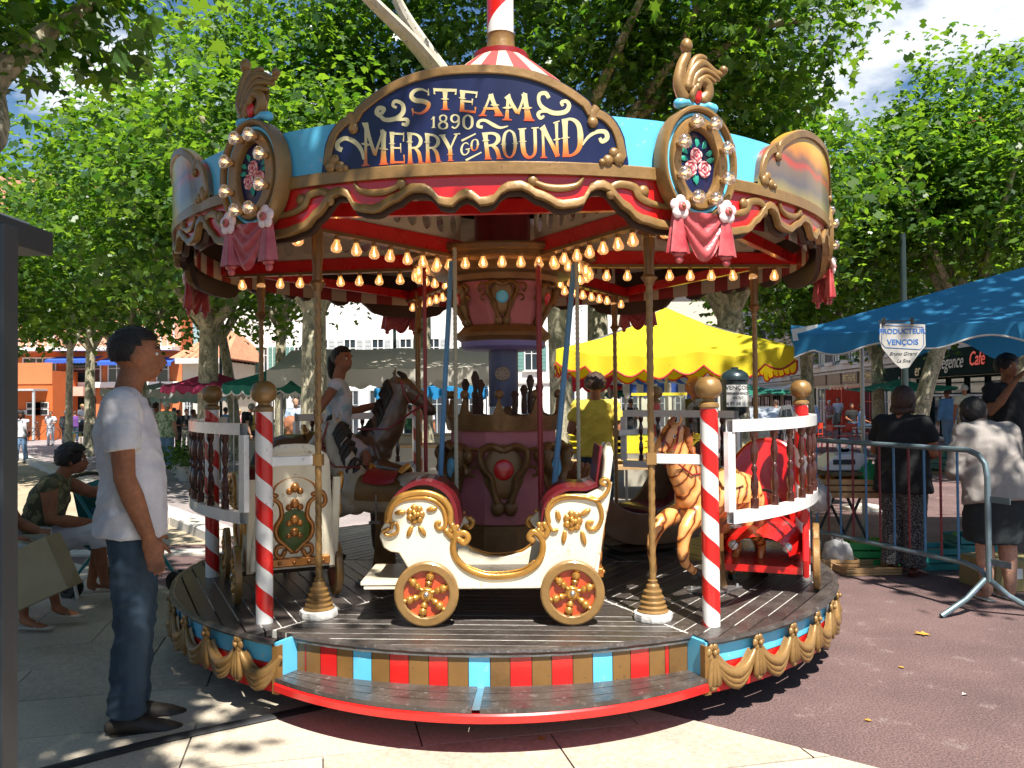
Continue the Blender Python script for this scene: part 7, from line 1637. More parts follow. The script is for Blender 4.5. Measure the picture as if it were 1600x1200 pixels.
# ---- crowd barrier
def barrier():
    pA, pB = Vector((px_x(1262, 7.6), 7.6)), Vector((px_x(1540, 5.85), 5.85)); d = pB - pA; L_ = d.length; a = math.atan2(d.y, d.x)
    r = empty('crowd_barrier', (pB.x, pB.y, 0), a, 'steel crowd barrier with blue and dark red bars on the asphalt at right', 'barrier')
    GAL = mat('galvanised', (.14, .2, .22), .5, .5, var=.25, wear=.3, wearcol=(.25, .22, .4)); PB = mat('barrier_blue', (.05, .17, .32), .45, wear=.15); PR = mat('barrier_red', (.16, .012, .02), .45, wear=.15)
    zt_, zb_ = 1.155, .335; x0 = -L_; x1 = 0
    b = MB(); b.tube([(x0, 0, zt_), (x1 - .16, 0, zt_), (x1 - .07, 0, zt_ - .03), (x1 - .015, 0, zt_ - .09), (x1, 0, zt_ - .18), (x1, 0, .24)], .021, 10); b.build('frame', GAL, r)
    b = MB(); b.tube([(x0, 0, zb_), (x1 - .2, 0, zb_), (x1 - .06, 0, zb_ - .03), (x1 - .02, 0, .25)], .019, 10); b.build('bottom_tube', GAL, r)
    b = MB(); b.tube([(x1 - .02, 0, .26), (x1 - .05, -.16, .12), (x1 - .08, -.36, .012)], .02, 10); b.build('foot', GAL, r)
    b = MB(); b.tube([(x1 - .01, 0, .26), (x1 + .05, .12, .14), (x1 + .16, .3, .012)], .02, 10); b.build('foot', GAL, r)
    b = MB(); b.tube([(x0 + .02, 0, zt_), (x0, 0, .24), (x0 - .1, -.3, .012)], .02, 10); b.build('foot', GAL, r)
    for z in (.82, .38): b = MB(); b.box((x1 + .09, 0, z), (.17, .006, .045)); b.build('hook', GAL, r, False)
    n = 11
    for i in range(n):
        x = x0 + .1 + (L_ - .35) * i / (n - 1); b = MB(); b.tube([(x, 0, zb_), (x, 0, zt_)], .0095, 7); b.build('bar', PB if i % 2 == 0 else PR, r)
barrier()
# ---- dark green pillar (bin or bollard) with the notice VENCOIS PERMANENCE
def pillar():
    Y = 8.4; p = P(1148, 610, Y); x = p.x; PG = mat('pillar_green', (.022, .04, .045), .35, .3, coat=.4)
    r = empty('notice_pillar', (x, Y, 0), 0, 'dark green domed street pillar with a white VENÇOIS phone notice', 'pillar')
    z0 = P(1148, 640, Y).z; z1 = P(1148, 580, Y).z; rr = 20 / F * Y
    b = MB(); b.lathe([(rr * .55, 0), (rr * .5, z0 - .06), (rr * .9, z0 - .03), (rr, z0), (rr, z1 - .1), (rr * 1.12, z1 - .09), (rr * 1.12, z1 - .06), (rr * .95, z1 - .02), (rr * .55, z1 + .015), (rr * .3, z1 + .02), (rr * .3, z1 + .04), (0, z1 + .045)], seg=24); b.build('body', PG, r, 30)
    W_ = mat('notice_white', (.72, .72, .68), .5, var=0); IK = mat('notice_ink', (.015, .05, .04), .5, var=0)
    b = MB(); b.grid(lambda u, v: ((rr + .004) * math.sin(R(-52 + 104 * u)), -(rr + .004) * math.cos(R(-52 + 104 * u)), z0 + .03 + v * (z1 - z0 - .17)), 12, 1); b.build('notice', W_, r)
    hz = (z1 - z0 - .17)
    for t, z, s in (('VENÇOIS', .86, .06), ('PERMANENCE', .6, .036), ('04-7J/7', .4, .036), ('04 93 58 11 14', .14, .045)):
        tm = text_mesh(t, s, IK, .0006, bold=.0008); me = tm.data
        for v in me.vertices: a = v.co.x / rr; v.co = Vector(((rr + .0055) * math.sin(a), -(rr + .0055) * math.cos(a), v.co.y))
        tm.parent = r; tm.location = (0, 0, z0 + .03 + z * hz)
pillar()
def lamp_post(label, px, Y, top, lan=True):
    x = px_x(px, Y); z = P(px, top, Y).z - gz(Y); r = empty('street_lamp', (x, Y, gz(Y)), 0, label, 'street lamp'); PG = mat('lamp_green', (.015, .03, .03), .4)
    b = MB(); b.lathe([(.12, 0), (.1, .1), (.07, .5), (.05, .6), (.045, z)], seg=12); b.build('column', PG, r); b = MB() if lan else None
    if lan: b.lathe([(.02, z), (.1, z + .05), (.16, z + .3), (.05, z + .42), (0, z + .45)], seg=8); b.build('lantern', PG, r)
lamp_post('slim dark green pole rising into the leaves above the producer sign', 1414, 12.5, 365, False); lamp_post('street lamp behind the cream stall roof left of the centre', 617, 24, 440); lamp_post('street lamp column between the dark red and green parasols', 345, 27, 480)
# ---- kiosk at the left edge
KM = mat('kiosk_grey', (.045, .055, .062), .5, .2, var=.08); KW = mat('kiosk_white', (.6, .6, .6), .6)
kr = empty('kiosk', (px_x(-40, 2.3), 2.35, 0), 0, 'dark grey ticket kiosk with flat roof, cut by the left edge', 'kiosk')
kx = kr.location.x; xe = px_x(8, 2.3) - kx
b = MB(); b.box((xe - .04, -.02, 1.03), (.075, .075, 2.06), 0, .004); b.build('corner_post', KM, kr, False)
b = MB(); b.box((xe - .9, .03, 1.02), (1.65, .05, 2.02)); b.build('wall_panel', KM, kr, False)
pr = P(75, 315, 3.1); pz = pr.z; zr = P(36, 342, 2.9).z; b = MB(); b.box((pr.x - kx - 1.33, .9 - .35, zr), (2.4, .95, .095), 0, .006); b.build('roof', KM, kr, False)
b = MB(); b.box((pr.x - kx - .33, .9 - .3, zr + .055), (.35, .6, .012)); b.build('roof_edge', KW, kr, False)
# ---- cable cover on the ground
b = MB(); pts = [G(60, 1215), G(250, 1165), G(420, 1128), G(520, 1106)]
CB = mat('black_rubber', (.018, .018, .02), .6, bump=.3)
p2 = spline([Vector((p.x, p.y, .022)) for p in pts], 8); b.tube(p2, [(.034, .012)] * len(p2), 8, side=(0, 1, 0)); b.tube([p + Vector((.02, .035, -.004)) for p in p2], .006, 6); o = b.build('cable_cover', CB); tag(o, 'black rubber cable cover crossing the paving below the man', 'cable cover')
# ---- people in the middle distance
PALE = cloth('cream_cloth', (.5, .46, .38)); KHA = cloth('khaki_cloth', (.28, .26, .2)); PINKC = cloth('pink_cloth', (.55, .25, .25)); DGRY = cloth('dark_grey_cloth', (.04, .045, .05)); BLUC = cloth('blue_cloth', (.03, .08, .3)); PURC = cloth('purple_cloth', (.12, .04, .2)); SKYC = cloth('sky_cloth', (.12, .3, .6)); GRNC = cloth('green_cloth', (.04, .12, .06))
YELC = cloth('yellow_cloth', (.6, .45, .08)); HAW = speck('leaf_print_shirt', (.45, .52, .36), (.16, .24, .12), 13); CHK = speck('check_shirt', (.62, .55, .36), (.42, .36, .22), 30); FLOR = speck('floral_blouse', (.07, .075, .04), (.2, .19, .1), 18); SALT = speck('pepper_trousers', (.02, .02, .022), (.16, .16, .16), 90)
def walker(label, px, foot, head, rz, pose=None, **k):
    """place by feet and head rows"""
    Y = k.pop('Y', None); fixed = Y is not None
    for Yt in np.arange(5, 60, .05):
        if fixed: break
        if 622 + (CH - gz(Yt)) * F / Yt <= foot: Y = float(Yt); break
    if Y is None: Y = 58.0
    H = (foot - head) / F * Y; H = min(max(H, 1.5), 1.86)
    if fixed: H = 1.72
    k.setdefault('vox', .024 if Y > 14 else .018); return person(label, (px_x(px, Y), Y, P(px, head, Y).z - H * .985 if fixed else gz(Y)), H, R(rz), pose, **k)
BENT = dict(elR=(-.15, .02, .65), wrR=(-.07, -.12, .64), elL=(.15, .02, .65), wrL=(.07, -.12, .64))
WALK = dict(knR=(-.055, -.05, .29), anR=(-.056, -.07, .05), knL=(.055, .01, .29), anL=(.056, .09, .06))
walker('young woman in white top and jeans walking at far left with a phone', 33, 718, 645, 12, dict(WALK, elR=(-.15, .0, .65), wrR=(-.05, -.1, .74)), top=TEEW, bottom=LDEN, skin_=SK3, hair=HAIRB, hairstyle='bob', sleeve='none')
walker('woman all in white standing before the orange annex', 79, 690, 638, 10, BENT, top=TEEW, bottom=TEEW, hair=HAIRN, skin_=SK2)
walker('man in dark grey shirt and trousers seen from behind by the annex', 102, 689, 636, 190, top=DGRY, bottom=DGRY, hair=HAIRG, skin_=SK2, sleeve='long')
walker('person in purple top beside the man in dark grey', 117, 686, 639, 200, BENT, top=PURC, bottom=DEN, hair=HAIRN, skin_=SK2)
SIT = dict(hpR=(-.052, 0, .515), knR=(-.06, -.25, .53), anR=(-.06, -.24, .29), hpL=(.052, 0, .515), knL=(.06, -.25, .53), anL=(.06, -.24, .29), elR=(-.14, -.02, .65), wrR=(-.08, -.16, .6), elL=(.14, -.02, .65), wrL=(.08, -.16, .6))
def sitter(label, px, head, Y, rz, H=1.65, seat=None, **k):
    z = P(px, head, Y).z - .985 * H; return person(label, (px_x(px, Y), Y, z), H, R(rz), dict(SIT, **k.pop('pose', {})), **k)
sitter('blond woman in white t-shirt sitting on a stool behind the standing man', 128, 632, 36, 80, 1.6, top=TEEW, bottom=DEN, hair=HAIRY, skin_=SK2, vox=.024)
walker('grey haired shopper in pale vest and jeans, leftmost of the shopping group', 226, 722, 626, 100, BENT, top=KHA, bottom=LDEN, hair=HAIRG, skin_=SK1, sleeve='short')
walker('man in beige shirt and trousers in the middle of the shopping group', 243, 722, 624, 120, BENT, top=PALE, bottom=PALE, hair=HAIRB, skin_=SK1, sleeve='long')
walker('big man in green leaf print shirt and light jeans with white cap', 260, 728, 621, 165, dict(), top=HAW, bottom=LDEN, hair=HAIRW, skin_=SK2, build_=1.18, sleeve='short', shirt_loose=1.1, shirt_len=.46)
walker('child in dark clothes standing right of the leaf print shirt', 278, 705, 640, 90, BENT, top=BLK, bottom=BLK, hair=HAIRB, skin_=SK1)
walker('person in black top and light trousers beyond the child', 291, 700, 634, 30, top=BLK, bottom=KHA, hair=HAIRB, skin_=SK1)
walker('woman in white top facing the stall beside the left balustrade', 301, 712, 638, 100, BENT, top=TEEW, bottom=DEN, hair=HAIRN, skin_=SK1)
walker('woman in grey sleeveless top left of the dark red parasol pole', 313, 708, 630, 40, top=KHA, bottom=DGRY, hair=HAIRN, skin_=SK1, sleeve='none')
walker('stooping grey haired man in black polo shirt under the dark red parasol', 384, 722, 624, 120, dict(hd=(0, -.1, .9), nk0=(0, -.05, .81), chs=(0, -.03, .73)), top=BLK, bottom=DGRY, hair=HAIRG, skin_=SK2, build_=1.1)
walker('orange haired person in pink top behind the man in black polo', 366, 705, 640, 60, top=PINKC, bottom=KHA, hair=mat('ginger_hair', (.4, .14, .04), .6), skin_=SK2)
walker('bald man in light blue shirt standing left of the thick tree', 462, 724, 618, 20, top=cloth('light_blue_shirt', (.35, .45, .6)), bottom=DGRY, hair=HAIRG, hairstyle='receding', skin_=SK2)
sitter('bald man in checked shirt crouching by the white gate bar', 452, 650, 9.5, 60, 1.68, top=CHK, bottom=BLUC, hair=HAIRG, hairstyle='bald', skin_=SK1, vox=.014, build_=1.1)
walker('person in blue top behind the crouching man in checked shirt', 440, 708, 634, 0, top=BLUC, bottom=DEN, hair=HAIRN, skin_=SK2)
for lb, px, foot, head, rz, t_, bo, hr, kw in (
    ('man in white shirt and cap walking between the shoppers and the grey parasol pole', 212, 708, 632, 60, TEEW, KHA, HAIRG, {}), ('woman in red top standing behind the leaf print shirt', 272, 700, 632, 200, mat('red_top', (.4, .03, .02), .9), DEN, HAIRN, {}),
    ('man in light blue shirt under the right edge of the dark red parasol', 352, 706, 632, 160, SKYC, KHA, HAIRB, {}), ('woman in yellow top half hidden by the left candy post', 398, 704, 634, 40, YELC, DGRY, HAIRN, {}),
    ('woman in white dress top beside the dark red parasol pole', 330, 698, 634, 300, TEEW, PINKC, HAIRB, {}), ('tall man in dark blue shirt under the green parasol', 418, 716, 622, 80, BLUC, KHA, HAIRG, {}),
    ('man in cream shirt standing just left of the thick mottled trunk', 474, 712, 626, 340, PALE, DEN, HAIRB, {}), ('woman in pink top far back between red and green parasols', 374, 694, 636, 20, PINKC, TEEW, HAIRY, {}),
    ('shopper in green top at the blue stall right of the horse head', 640, 712, 630, 200, GRNC, DEN, HAIRN, {}), ('shopper in white top at the blue stall left of the centre column', 668, 708, 632, 30, TEEW, KHA, HAIRG, {}), ('shopper in dark top under the blue striped awning', 985, 712, 624, 150, BLK, DEN, HAIRN, {})):
    walker(lb, px, foot, head, rz, BENT if px % 4 else None, top=t_, bottom=bo, hair=hr, skin_=SK1 if px % 3 else SK2)
# stall keeper in yellow, man at the blue striped stall
person('stall keeper in yellow t-shirt seen from behind under the yellow parasol', (px_x(930, 8.6), 8.6, P(930, 587, 8.6).z - .985 * 1.72), 1.72, R(170), BENT, top=cloth('yellow_tee', (.65, .5, .06)), bottom=DEN, hair=HAIRN, hairstyle='curly', skin_=SK1, vox=.014, build_=1.05)
person('balding man in black top in profile left of the green pillar', (px_x(1088, 9.4), 9.4, P(1085, 588, 9.4).z - .985 * 1.75), 1.75, R(285), None, top=BLK, bottom=DGRY, hair=HAIRG, hairstyle='receding', skin_=SK1, vox=.014)
walker('person with long dark hair in white top right of the pillar', 1212, 700, 628, 200, None, top=PALE, bottom=DEN, hair=HAIRN, skin_=SK1)
# cafe guests at the right
walker('slim person in sky blue jumper and jeans walking toward the cafe', 1480, 668, 608, 190, WALK, Y=22.5, top=SKYC, bottom=LDEN, hair=HAIRN, skin_=SK1, sleeve='long')
walker('grey haired man in cream shirt beside the sky blue jumper', 1507, 668, 602, 170, WALK, Y=21.5, top=PALE, bottom=KHA, hair=HAIRG, skin_=SK1)
sitter('cafe guest in pink top with white hat before the red shop door', 1295, 626, 40, 20, 1.65, top=PINKC, bottom=KHA, hair=HAIRW, skin_=SK2, vox=.03)
sitter('cafe guest in white top right of the guest in pink', 1309, 622, 40, -30, 1.65, top=TEEW, bottom=KHA, hair=HAIRN, skin_=SK2, vox=.03)
sitter('cafe guest in light blue shirt bending over the table', 1345, 632, 30, 70, 1.65, top=SKYC, bottom=DEN, hair=HAIRB, skin_=SK1, vox=.03)
sitter('dark haired cafe guest left of the light blue shirt', 1330, 631, 32, 0, 1.65, top=BLK, bottom=DEN, hair=HAIRB, skin_=SK1, vox=.03)
# ---- foreground customers behind the barrier
YW = 7.2
p_ = P(1412, 583, YW); person('woman in black top and speckled trousers leaning on the stall behind the barrier', (px_x(1408, YW), YW, 0), 1.63, R(130), dict(elR=(-.15, -.03, .65), wrR=(-.06, -.16, .645), elL=(.15, -.02, .65), wrL=(.08, -.17, .65), hd=(0, -.03, .925)), top=BLK, bottom=SALT, hair=HAIRN, hairstyle='bob', skin_=SK1, sleeve='short', vox=.013, build_=1.3, shirt_len=.44, shirt_loose=1.05, shoes=mat('dark_red_shoe', (.09, .012, .01), .5))
YG = 6.3
person('person in grey linen jacket and dark skirt bending over the stall at right', (px_x(1553, YG), YG, 0), 1.62, R(185), dict(hd=(.01, -.15, .87), nk0=(0, -.085, .80), chs=(0, -.05, .72), wst=(0, -.02, .61), shR=(-.108, -.06, .775), shL=(.108, -.06, .775), elR=(-.16, -.06, .6), wrR=(-.1, -.17, .58), elL=(.16, -.06, .6), wrL=(.1, -.17, .58)), top=GRYJ, bottom=mat('dark_skirt', (.012, .018, .02), .85), hair=HAIRB, hairstyle='bob', skin_=SK2, sleeve='long', legs='skirt', vox=.013, build_=1.34, shirt_len=.45, shirt_loose=1.08, shoes=SHOEW)
person('person with dark curly hair facing the camera behind the stall at right edge', (px_x(1572, 8.3), 8.3, P(1572, 558, 8.3).z - .985 * 1.72), 1.72, R(10), dict(elR=(-.14, -.05, .66), wrR=(-.05, -.12, .84)), top=BLK, bottom=DGRY, hair=HAIRB, hairstyle='curly', skin_=SK1, vox=.016)
# ---- stall table, scale, crates, bags
TB = mat('table_wood', (.1, .085, .04), .7, var=.2)
def table(label, xa, xb, Y, z, d, m):
    r = empty('trestle_table', ((xa + xb) / 2, Y, 0), 0, label, 'table'); b = MB(); b.box((0, 0, z - .02), (xb - xa, d, .035)); b.build('table_top', m, r, False)
    for x in (-(xb - xa) / 2 + .25, (xb - xa) / 2 - .25):
        for s in (-1, 1): b = MB(); b.tube([(x - s * .16, -d * .35, z - .03), (x + s * .22, -d * .35, 0)], .014, 6); b.build('leg', DGRY, r); b = MB(); b.tube([(x - s * .16, d * .35, z - .03), (x + s * .22, d * .35, 0)], .014, 6); b.build('leg', DGRY, r)
    return r
xa, xb = px_x(1275, 7.9), px_x(1680, 7.9); table('long dark trestle table of the stall behind the barrier', xa, xb, 7.95, .86, .8, TB)
def scale_():
    p = P(1310, 680, 7.8); r = empty('weighing_scale', (p.x, 7.8, .865), 0, 'white electronic weighing scale with round disc standing on the stall table', 'scale'); W_ = mat('scale_white', (.72, .74, .76), .35, var=.03)
    b = MB(); b.prism([(-.2, 0), (.21, 0), (.21, .09), (.19, .15), (-.06, .15), (-.15, .09), (-.2, .03)], -.17, .17, 'xz', .01); b.M = None; b.build('body', W_, r, 20)
    b = MB(); b.box((-.02, -.176, .08), (.2, .01, .045)); b.build('display', DGRY, r, False); b = MB(); b.box((.02, -.1, .158), (.2, .1, .008)); b.build('keypad', mat('keypad', (.5, .52, .55), .5), r, False)
    b = MB(); b.lathe([(.035, -.012), (.07, -.012), (.07, .012), (.035, .012), (.035, -.012)], (.07, .05, .22), 24, 'y'); b.build('disc', W_, r, 30); b = MB(); b.box((.07, .05, .16), (.1, .024, .06)); b.build('stem', W_, r, False)
scale_()
for px, m, f, lb, z, Y, s in ((1310, WOODL, FR_O, 'wooden crate under the scale with oranges', .62, 7.75, (.75, .4, .18)), (1500, TCR, FR_G, 'dark teal crate of greens on the stall table between the two customers', .865, 7.7, (.5, .36, .17)), (1580, TCR, FR_R, 'dark teal crate of tomatoes on the table at the right edge', .865, 7.9, (.5, .36, .17)),
                              (1352, GCR, FR_G, 'green plastic crate on the ground behind the barrier', 0, 7.7, (.45, .32, .22)), (1275, WOODL, None, 'low wooden crate on the ground by the white bags', 0, 7.6, (.6, .4, .1)), (1345, WOODL, None, 'low wooden tray on the ground under the trestle', 0, 7.35, (.5, .35, .07)),
                              (1455, TCR, None, 'teal plastic crate on the ground beside the speckled trousers', 0, 7.5, (.4, .32, .2)), (1515, TCR, FR_G, 'teal crate on the ground below the table leg', 0, 7.9, (.42, .32, .24))):
    crate(lb, (px_x(px, Y), Y, z), s, m, R(random.uniform(-8, 8)), None, 3, f)
b = MB(); b.box((0, 0, .12), (.5, .4, .24), 0, .004); o = b.build('cardboard_box', mat('cardboard', (.3, .24, .1), .85, bump=.2), None, False, (px_x(1580, 6.6), 6.75, 0.001), (0, 0, .2)); tag(o, 'cardboard box with yellow label on the ground at the right edge', 'box'); b = MB(); b.box((.1, -.202, .14), (.09, .006, .07)); b.build('label', YCR, o, False); b = MB(); b.box((-.05, -.202, .14), (.08, .006, .08)); b.build('label', M_wpaint, o, False)
PLB = mat('plastic_bag', (.6, .6, .6), .4, var=.1, bump=.8, bscale=12, trans=.3); PLG = mat('green_plastic_bag', (.02, .3, .1), .4, bump=.8, bscale=12)
def bag(label, loc, s, m):
    rr = random.Random(label); ph = [rr.uniform(0, 6) for _ in range(6)]
    r = empty('plastic_bag', loc, rr.uniform(0, 3), label, 'bag')
    b = MB(); b.ell((0, 0, s * .45), (s * .5, s * .4, s * .5), 24, 16, fn=lambda d: 1 + .1 * math.sin(d.x * 9 + ph[0]) * math.sin(d.z * 7 + ph[1]) + .07 * math.sin(d.y * 14 + ph[2] + d.z * 5)); b.build('body', m, r, 60)
    for q in (-1, 1): b = MB(); b.tube([(q * s * .16, 0, s * .8), (q * s * .2, .01, s * 1.05), (q * s * .05, 0, s * 1.12), (q * s * .02, 0, s * .85)], [(s * .05, s * .015)] * 4, 6); b.build('handle', m, r)
for lb, px, py, Y, z, s, m in (('white plastic bag hanging at the left end of the stall', 1275, 720, 7.5, .52, .26, PLB), ('big translucent plastic bag on the ground behind the left end of the barrier', 1305, 800, 7.5, .0, .27, PLB), ('green plastic bag lying on the stall shelf', 1358, 715, 7.6, .72, .22, PLG), ('pale bag on the ground at the far left end of the barrier', 1262, 800, 8.1, 0, .24, PLB), ('blue white shopping bag on the table behind the woman in black', 1525, 650, 7.7, .87, .3, cloth('pale_blue_bag', (.4, .5, .65)))):
    bag(lb, (px_x(px, Y), Y, z), s, m)
# cafe tables and chairs far right
def cafe_chair(label, x, Y, rz, m):
    r = empty('cafe_chair', (x, Y, gz(Y)), rz, label, 'chair', 'red cafe chairs on the terrace')
    b = MB(); b.box((0, 0, .45), (.42, .42, .03)); b.build('seat', m, r, False); b = MB(); b.box((0, .2, .74), (.42, .02, .2)); b.build('backrest', m, r, False)
    for x_ in (-.19, .19):
        b = MB(); b.tube([(x_, -.19, 0), (x_, -.19, .45)], .014, 5); b.build('leg', m, r); b = MB(); b.tube([(x_, .19, 0), (x_, .2, .85)], .014, 5); b.build('leg', m, r)
for i, (px, Y, rz, t_) in enumerate(((1286, 26, 30, 'nearest the barrier'), (1272, 29, -40, 'half behind the right candy post'), (1240, 33, 60, 'furthest left beside the parked car'), (1322, 27, 200, 'furthest right by the cafe guests'))): cafe_chair('red metal chair on the cafe terrace ' + t_, px_x(px, Y), Y, rz, M_redp)
for px, Y, lb in ((1310, 28, 'round table on the terrace by the red chairs'), (1350, 26, 'round cafe table in front of the guests')):
    b = MB(); b.lathe([(.36, .72), (.36, .75)], seg=20); o = b.build('cafe_table', ALU, None, None, (px_x(px, Y), Y, gz(Y))); tag(o, lb, 'table'); b = MB(); b.lathe([(.2, 0), (.03, .03), (.03, .72)], seg=10); b.build('pedestal', DGRY, o)
# parked pale car glimpsed behind the pillar
def car(label, x, Y, rz, m):
    r = empty('parked_car', (x, Y, gz(Y)), rz, label, 'car'); out = [(-2, .3), (-2, .75), (-1.75, .95), (-1.1, 1.38), (.5, 1.42), (1.1, .98), (1.85, .85), (2.05, .6), (2.05, .3)]
    b = MB(); b.prism(out, -.8, .8, 'xz', .08); b.build('body', m, r, 30)
    for y in (-.802, .802):
        b = MB(); b.prism([(-1.3, .98), (-1.0, 1.3), (-.35, 1.33), (-.35, .98)], y - .006, y + .006, 'xz'); b.build('window', M_glass, r, False); b = MB(); b.prism([(-.25, .98), (-.25, 1.33), (.42, 1.33), (.85, .98)], y - .006, y + .006, 'xz'); b.build('window', M_glass, r, False)
    for x_ in (-1.3, 1.3):
        for y in (-.75, .75): b = MB(); b.lathe([(.0, -.1), (.18, -.1), (.2, -.11), (.31, -.1), (.31, .1), (0, .1)], seg=20, axis='y'); b.build('wheel', HOOF, r, 30, (x_, y, .31))
    b = MB(); b.add([(1.12, -.68, 1.0), (1.12, .68, 1.0), (.55, .62, 1.4), (.55, -.62, 1.4)], [(0, 1, 2, 3)]); b.build('windscreen', M_glass, r, False)
car('pale silver car parked behind the green pillar', px_x(1195, 30), 30, R(60), mat('silver_paint', (.45, .48, .5), .25, .4, coat=.8))
car('dark car parked further along near the silver car', px_x(1240, 38), 38, R(80), mat('dark_paint', (.03, .04, .07), .25, .2, coat=.8))
# ---- seated woman, chair, pushchair, paper bag at left
YS = 6.25
sx_ = px_x(56, YS)
KB_ = [MB().box((xe - .04, -.062, z), (.06, .006, .012)).build('screw_plate', KW, kr, False) for z in (.4, 1.1, 1.8)]
PLW = mat('white_plastic', (.62, .62, .6), .4, var=.05)
def plastic_chair(label, loc, rz):
    r = empty('plastic_chair', loc, rz, label, 'chair')
    b = MB(); b.box((0, 0, .43), (.46, .44, .03), 0, .012); b.build('seat', PLW, r, 30)
    for i in range(5): b = MB(); b.tube([(-.17 + i * .085, .2, .45), (-.18 + i * .09, .27, .83)], [(.03, .008)] * 2, 8, side=(1, 0, 0)); b.build('back_slat', PLW, r)
    b = MB(); b.tube([(-.22, .2, .45), (-.23, .27, .84), (0, .29, .88), (.23, .27, .84), (.22, .2, .45)], [(.022, .012)] * 5, 8); b.build('back_frame', PLW, r)
    for q in (-1, 1):
        for y, yy in ((-.2, -.27), (.2, .28)): b = MB(); b.tube([(q * .2, y, .43), (q * .23, yy, 0)], [(.03, .014), (.022, .012)], 8, side=(1, 0, 0)); b.build('leg', PLW, r)
        b = MB(); b.tube([(q * .23, .22, .66), (q * .24, 0, .66), (q * .24, -.2, .64), (q * .22, -.23, .43)], [(.024, .01)] * 4, 8, side=(1, 0, 0)); b.build('armrest', PLW, r)
    return r
plastic_chair('white plastic garden chair under the seated woman', (sx_ - .04, YS, 0), R(104))
person('woman with dark curly hair and white capri trousers sitting on a white plastic chair', (sx_, YS, .46 - .485 * 1.64), 1.64, R(104), dict(
    pel=(0, 0, .52), wst=(0, -.02, .6), chs=(0, -.06, .72), nk0=(0, -.1, .80), hd=(0, -.155, .885), shR=(-.1, -.08, .785), shL=(.1, -.08, .785), elR=(-.14, -.1, .63), wrR=(-.06, -.24, .60), elL=(.14, -.2, .72), wrL=(.12, -.36, .73),
    hpR=(-.055, 0, .515), knR=(-.06, -.27, .555), anR=(-.055, -.30, .33), hpL=(.055, 0, .515), knL=(.06, -.27, .55), anL=(.05, -.22, .30)), top=FLOR, bottom=TEEW, hair=HAIRB, hairstyle='curly', skin_=SK1, sleeve='none', legs='capri', vox=.012, build_=1.12, hands=True, shirt_len=.5, shoes=SHOEW)
# pushchair
def pushchair():
    r = empty('pushchair', (px_x(190, 6.7), 6.7, 0), R(-20), 'teal folding pushchair with black wheels behind the seated woman', 'pushchair'); TL = mat('teal_fabric', (.01, .12, .13), .8, bump=.3); TLM = mat('teal_tube', (.02, .3, .32), .4)
    for y in (-.22, .22):
        b = MB(); b.tube([(-.35, y, .95), (-.25, y, .85), (.35, y, .12)], .013, 8); b.build('frame_tube', TLM, r); b = MB(); b.tube([(-.3, y, .12), (.15, y, .6), (.2, y, .72)], .013, 8); b.build('frame_tube', TLM, r)
        for x in (-.3, .37):
            for q in (-.035, .035): b = MB(); b.lathe([(.04, -.012), (.085, -.014), (.092, 0), (.085, .014), (.04, .012), (.04, -.012)], (x, y + q, .092), 18, 'y'); b.lathe([(.0, -.01), (.03, -.01), (.03, .01), (0, .01)], (x, y + q, .092), 10, 'y'); b.build('wheel', HOOF, r, 30)
    b = MB(); b.grid(lambda u, v: (.18 - .38 * u, -.2 + .4 * v, .42 - .06 * math.sin(math.pi * u) + .0 * v), 6, 6); b.grid(lambda u, v: (-.18 - .12 * u, -.2 + .4 * v, .42 + .42 * u), 6, 6); b.build('seat', TL, r, 60)
    b = MB(); b.grid(lambda u, v: (-.2 + .32 * math.sin(R(20 + 75 * u)) - .1, -.21 + .42 * v, .62 + .3 * math.cos(R(20 + 75 * u)) + .03 * math.sin(math.pi * v)), 8, 6); b.build('hood', TL, r, 60)
    b = MB(); b.ell((-.28, 0, .55), (.1, .16, .16)); b.build('changing_bag', mat('blue_bag', (.02, .1, .2), .7, bump=.4), r)
    b = MB(); b.tube([(-.35, -.22, .95), (-.37, 0, .97), (-.35, .22, .95)], .016, 8); b.build('handle', HOOF, r)
pushchair()
# big paper carrier bag held on someone's lap, with that second person's shoes
def paper_bag():
    r = empty('paper_bag', (px_x(45, 5.35), 5.35, .42), 0, 'large tan paper carrier bag tilted at the left edge', 'bag'); KP = mat('kraft_paper', (.36, .29, .17), .8, bump=.35, bscale=9, var=.1)
    b = MB(); M0 = Matrix.Rotation(R(-24), 4, 'Y'); b.M = M0; b.box((0, 0, .02), (.52, .16, .36), 0, .006); b.build('body', KP, r, 30)
    b = MB(); b.M = M0; b.add([(.262, -.082, -.16), (.262, .082, -.16), (.262, .082, .2), (.262, -.082, .2), (.3, 0, -.05)], [(0, 1, 4), (1, 2, 4), (2, 3, 4), (3, 0, 4)]); b.build('folded_end', KP, r, False)
    b = MB(); b.M = M0; b.tube([(-.1, -.06, .2), (-.09, -.06, .3), (.05, -.06, .3), (.06, -.06, .2)], .006, 6); b.build('handle', KP, r)
    b = MB(); b.M = M0; b.ell((-.08, 0, .2), (.16, .07, .05), 14, 8, fn=lambda d: 1 + .12 * math.sin(d.x * 20) * math.sin(d.y * 17)); b.build('contents', mat('silver_wrap', (.4, .4, .42), .4, bump=.8, bscale=60), r)
paper_bag()
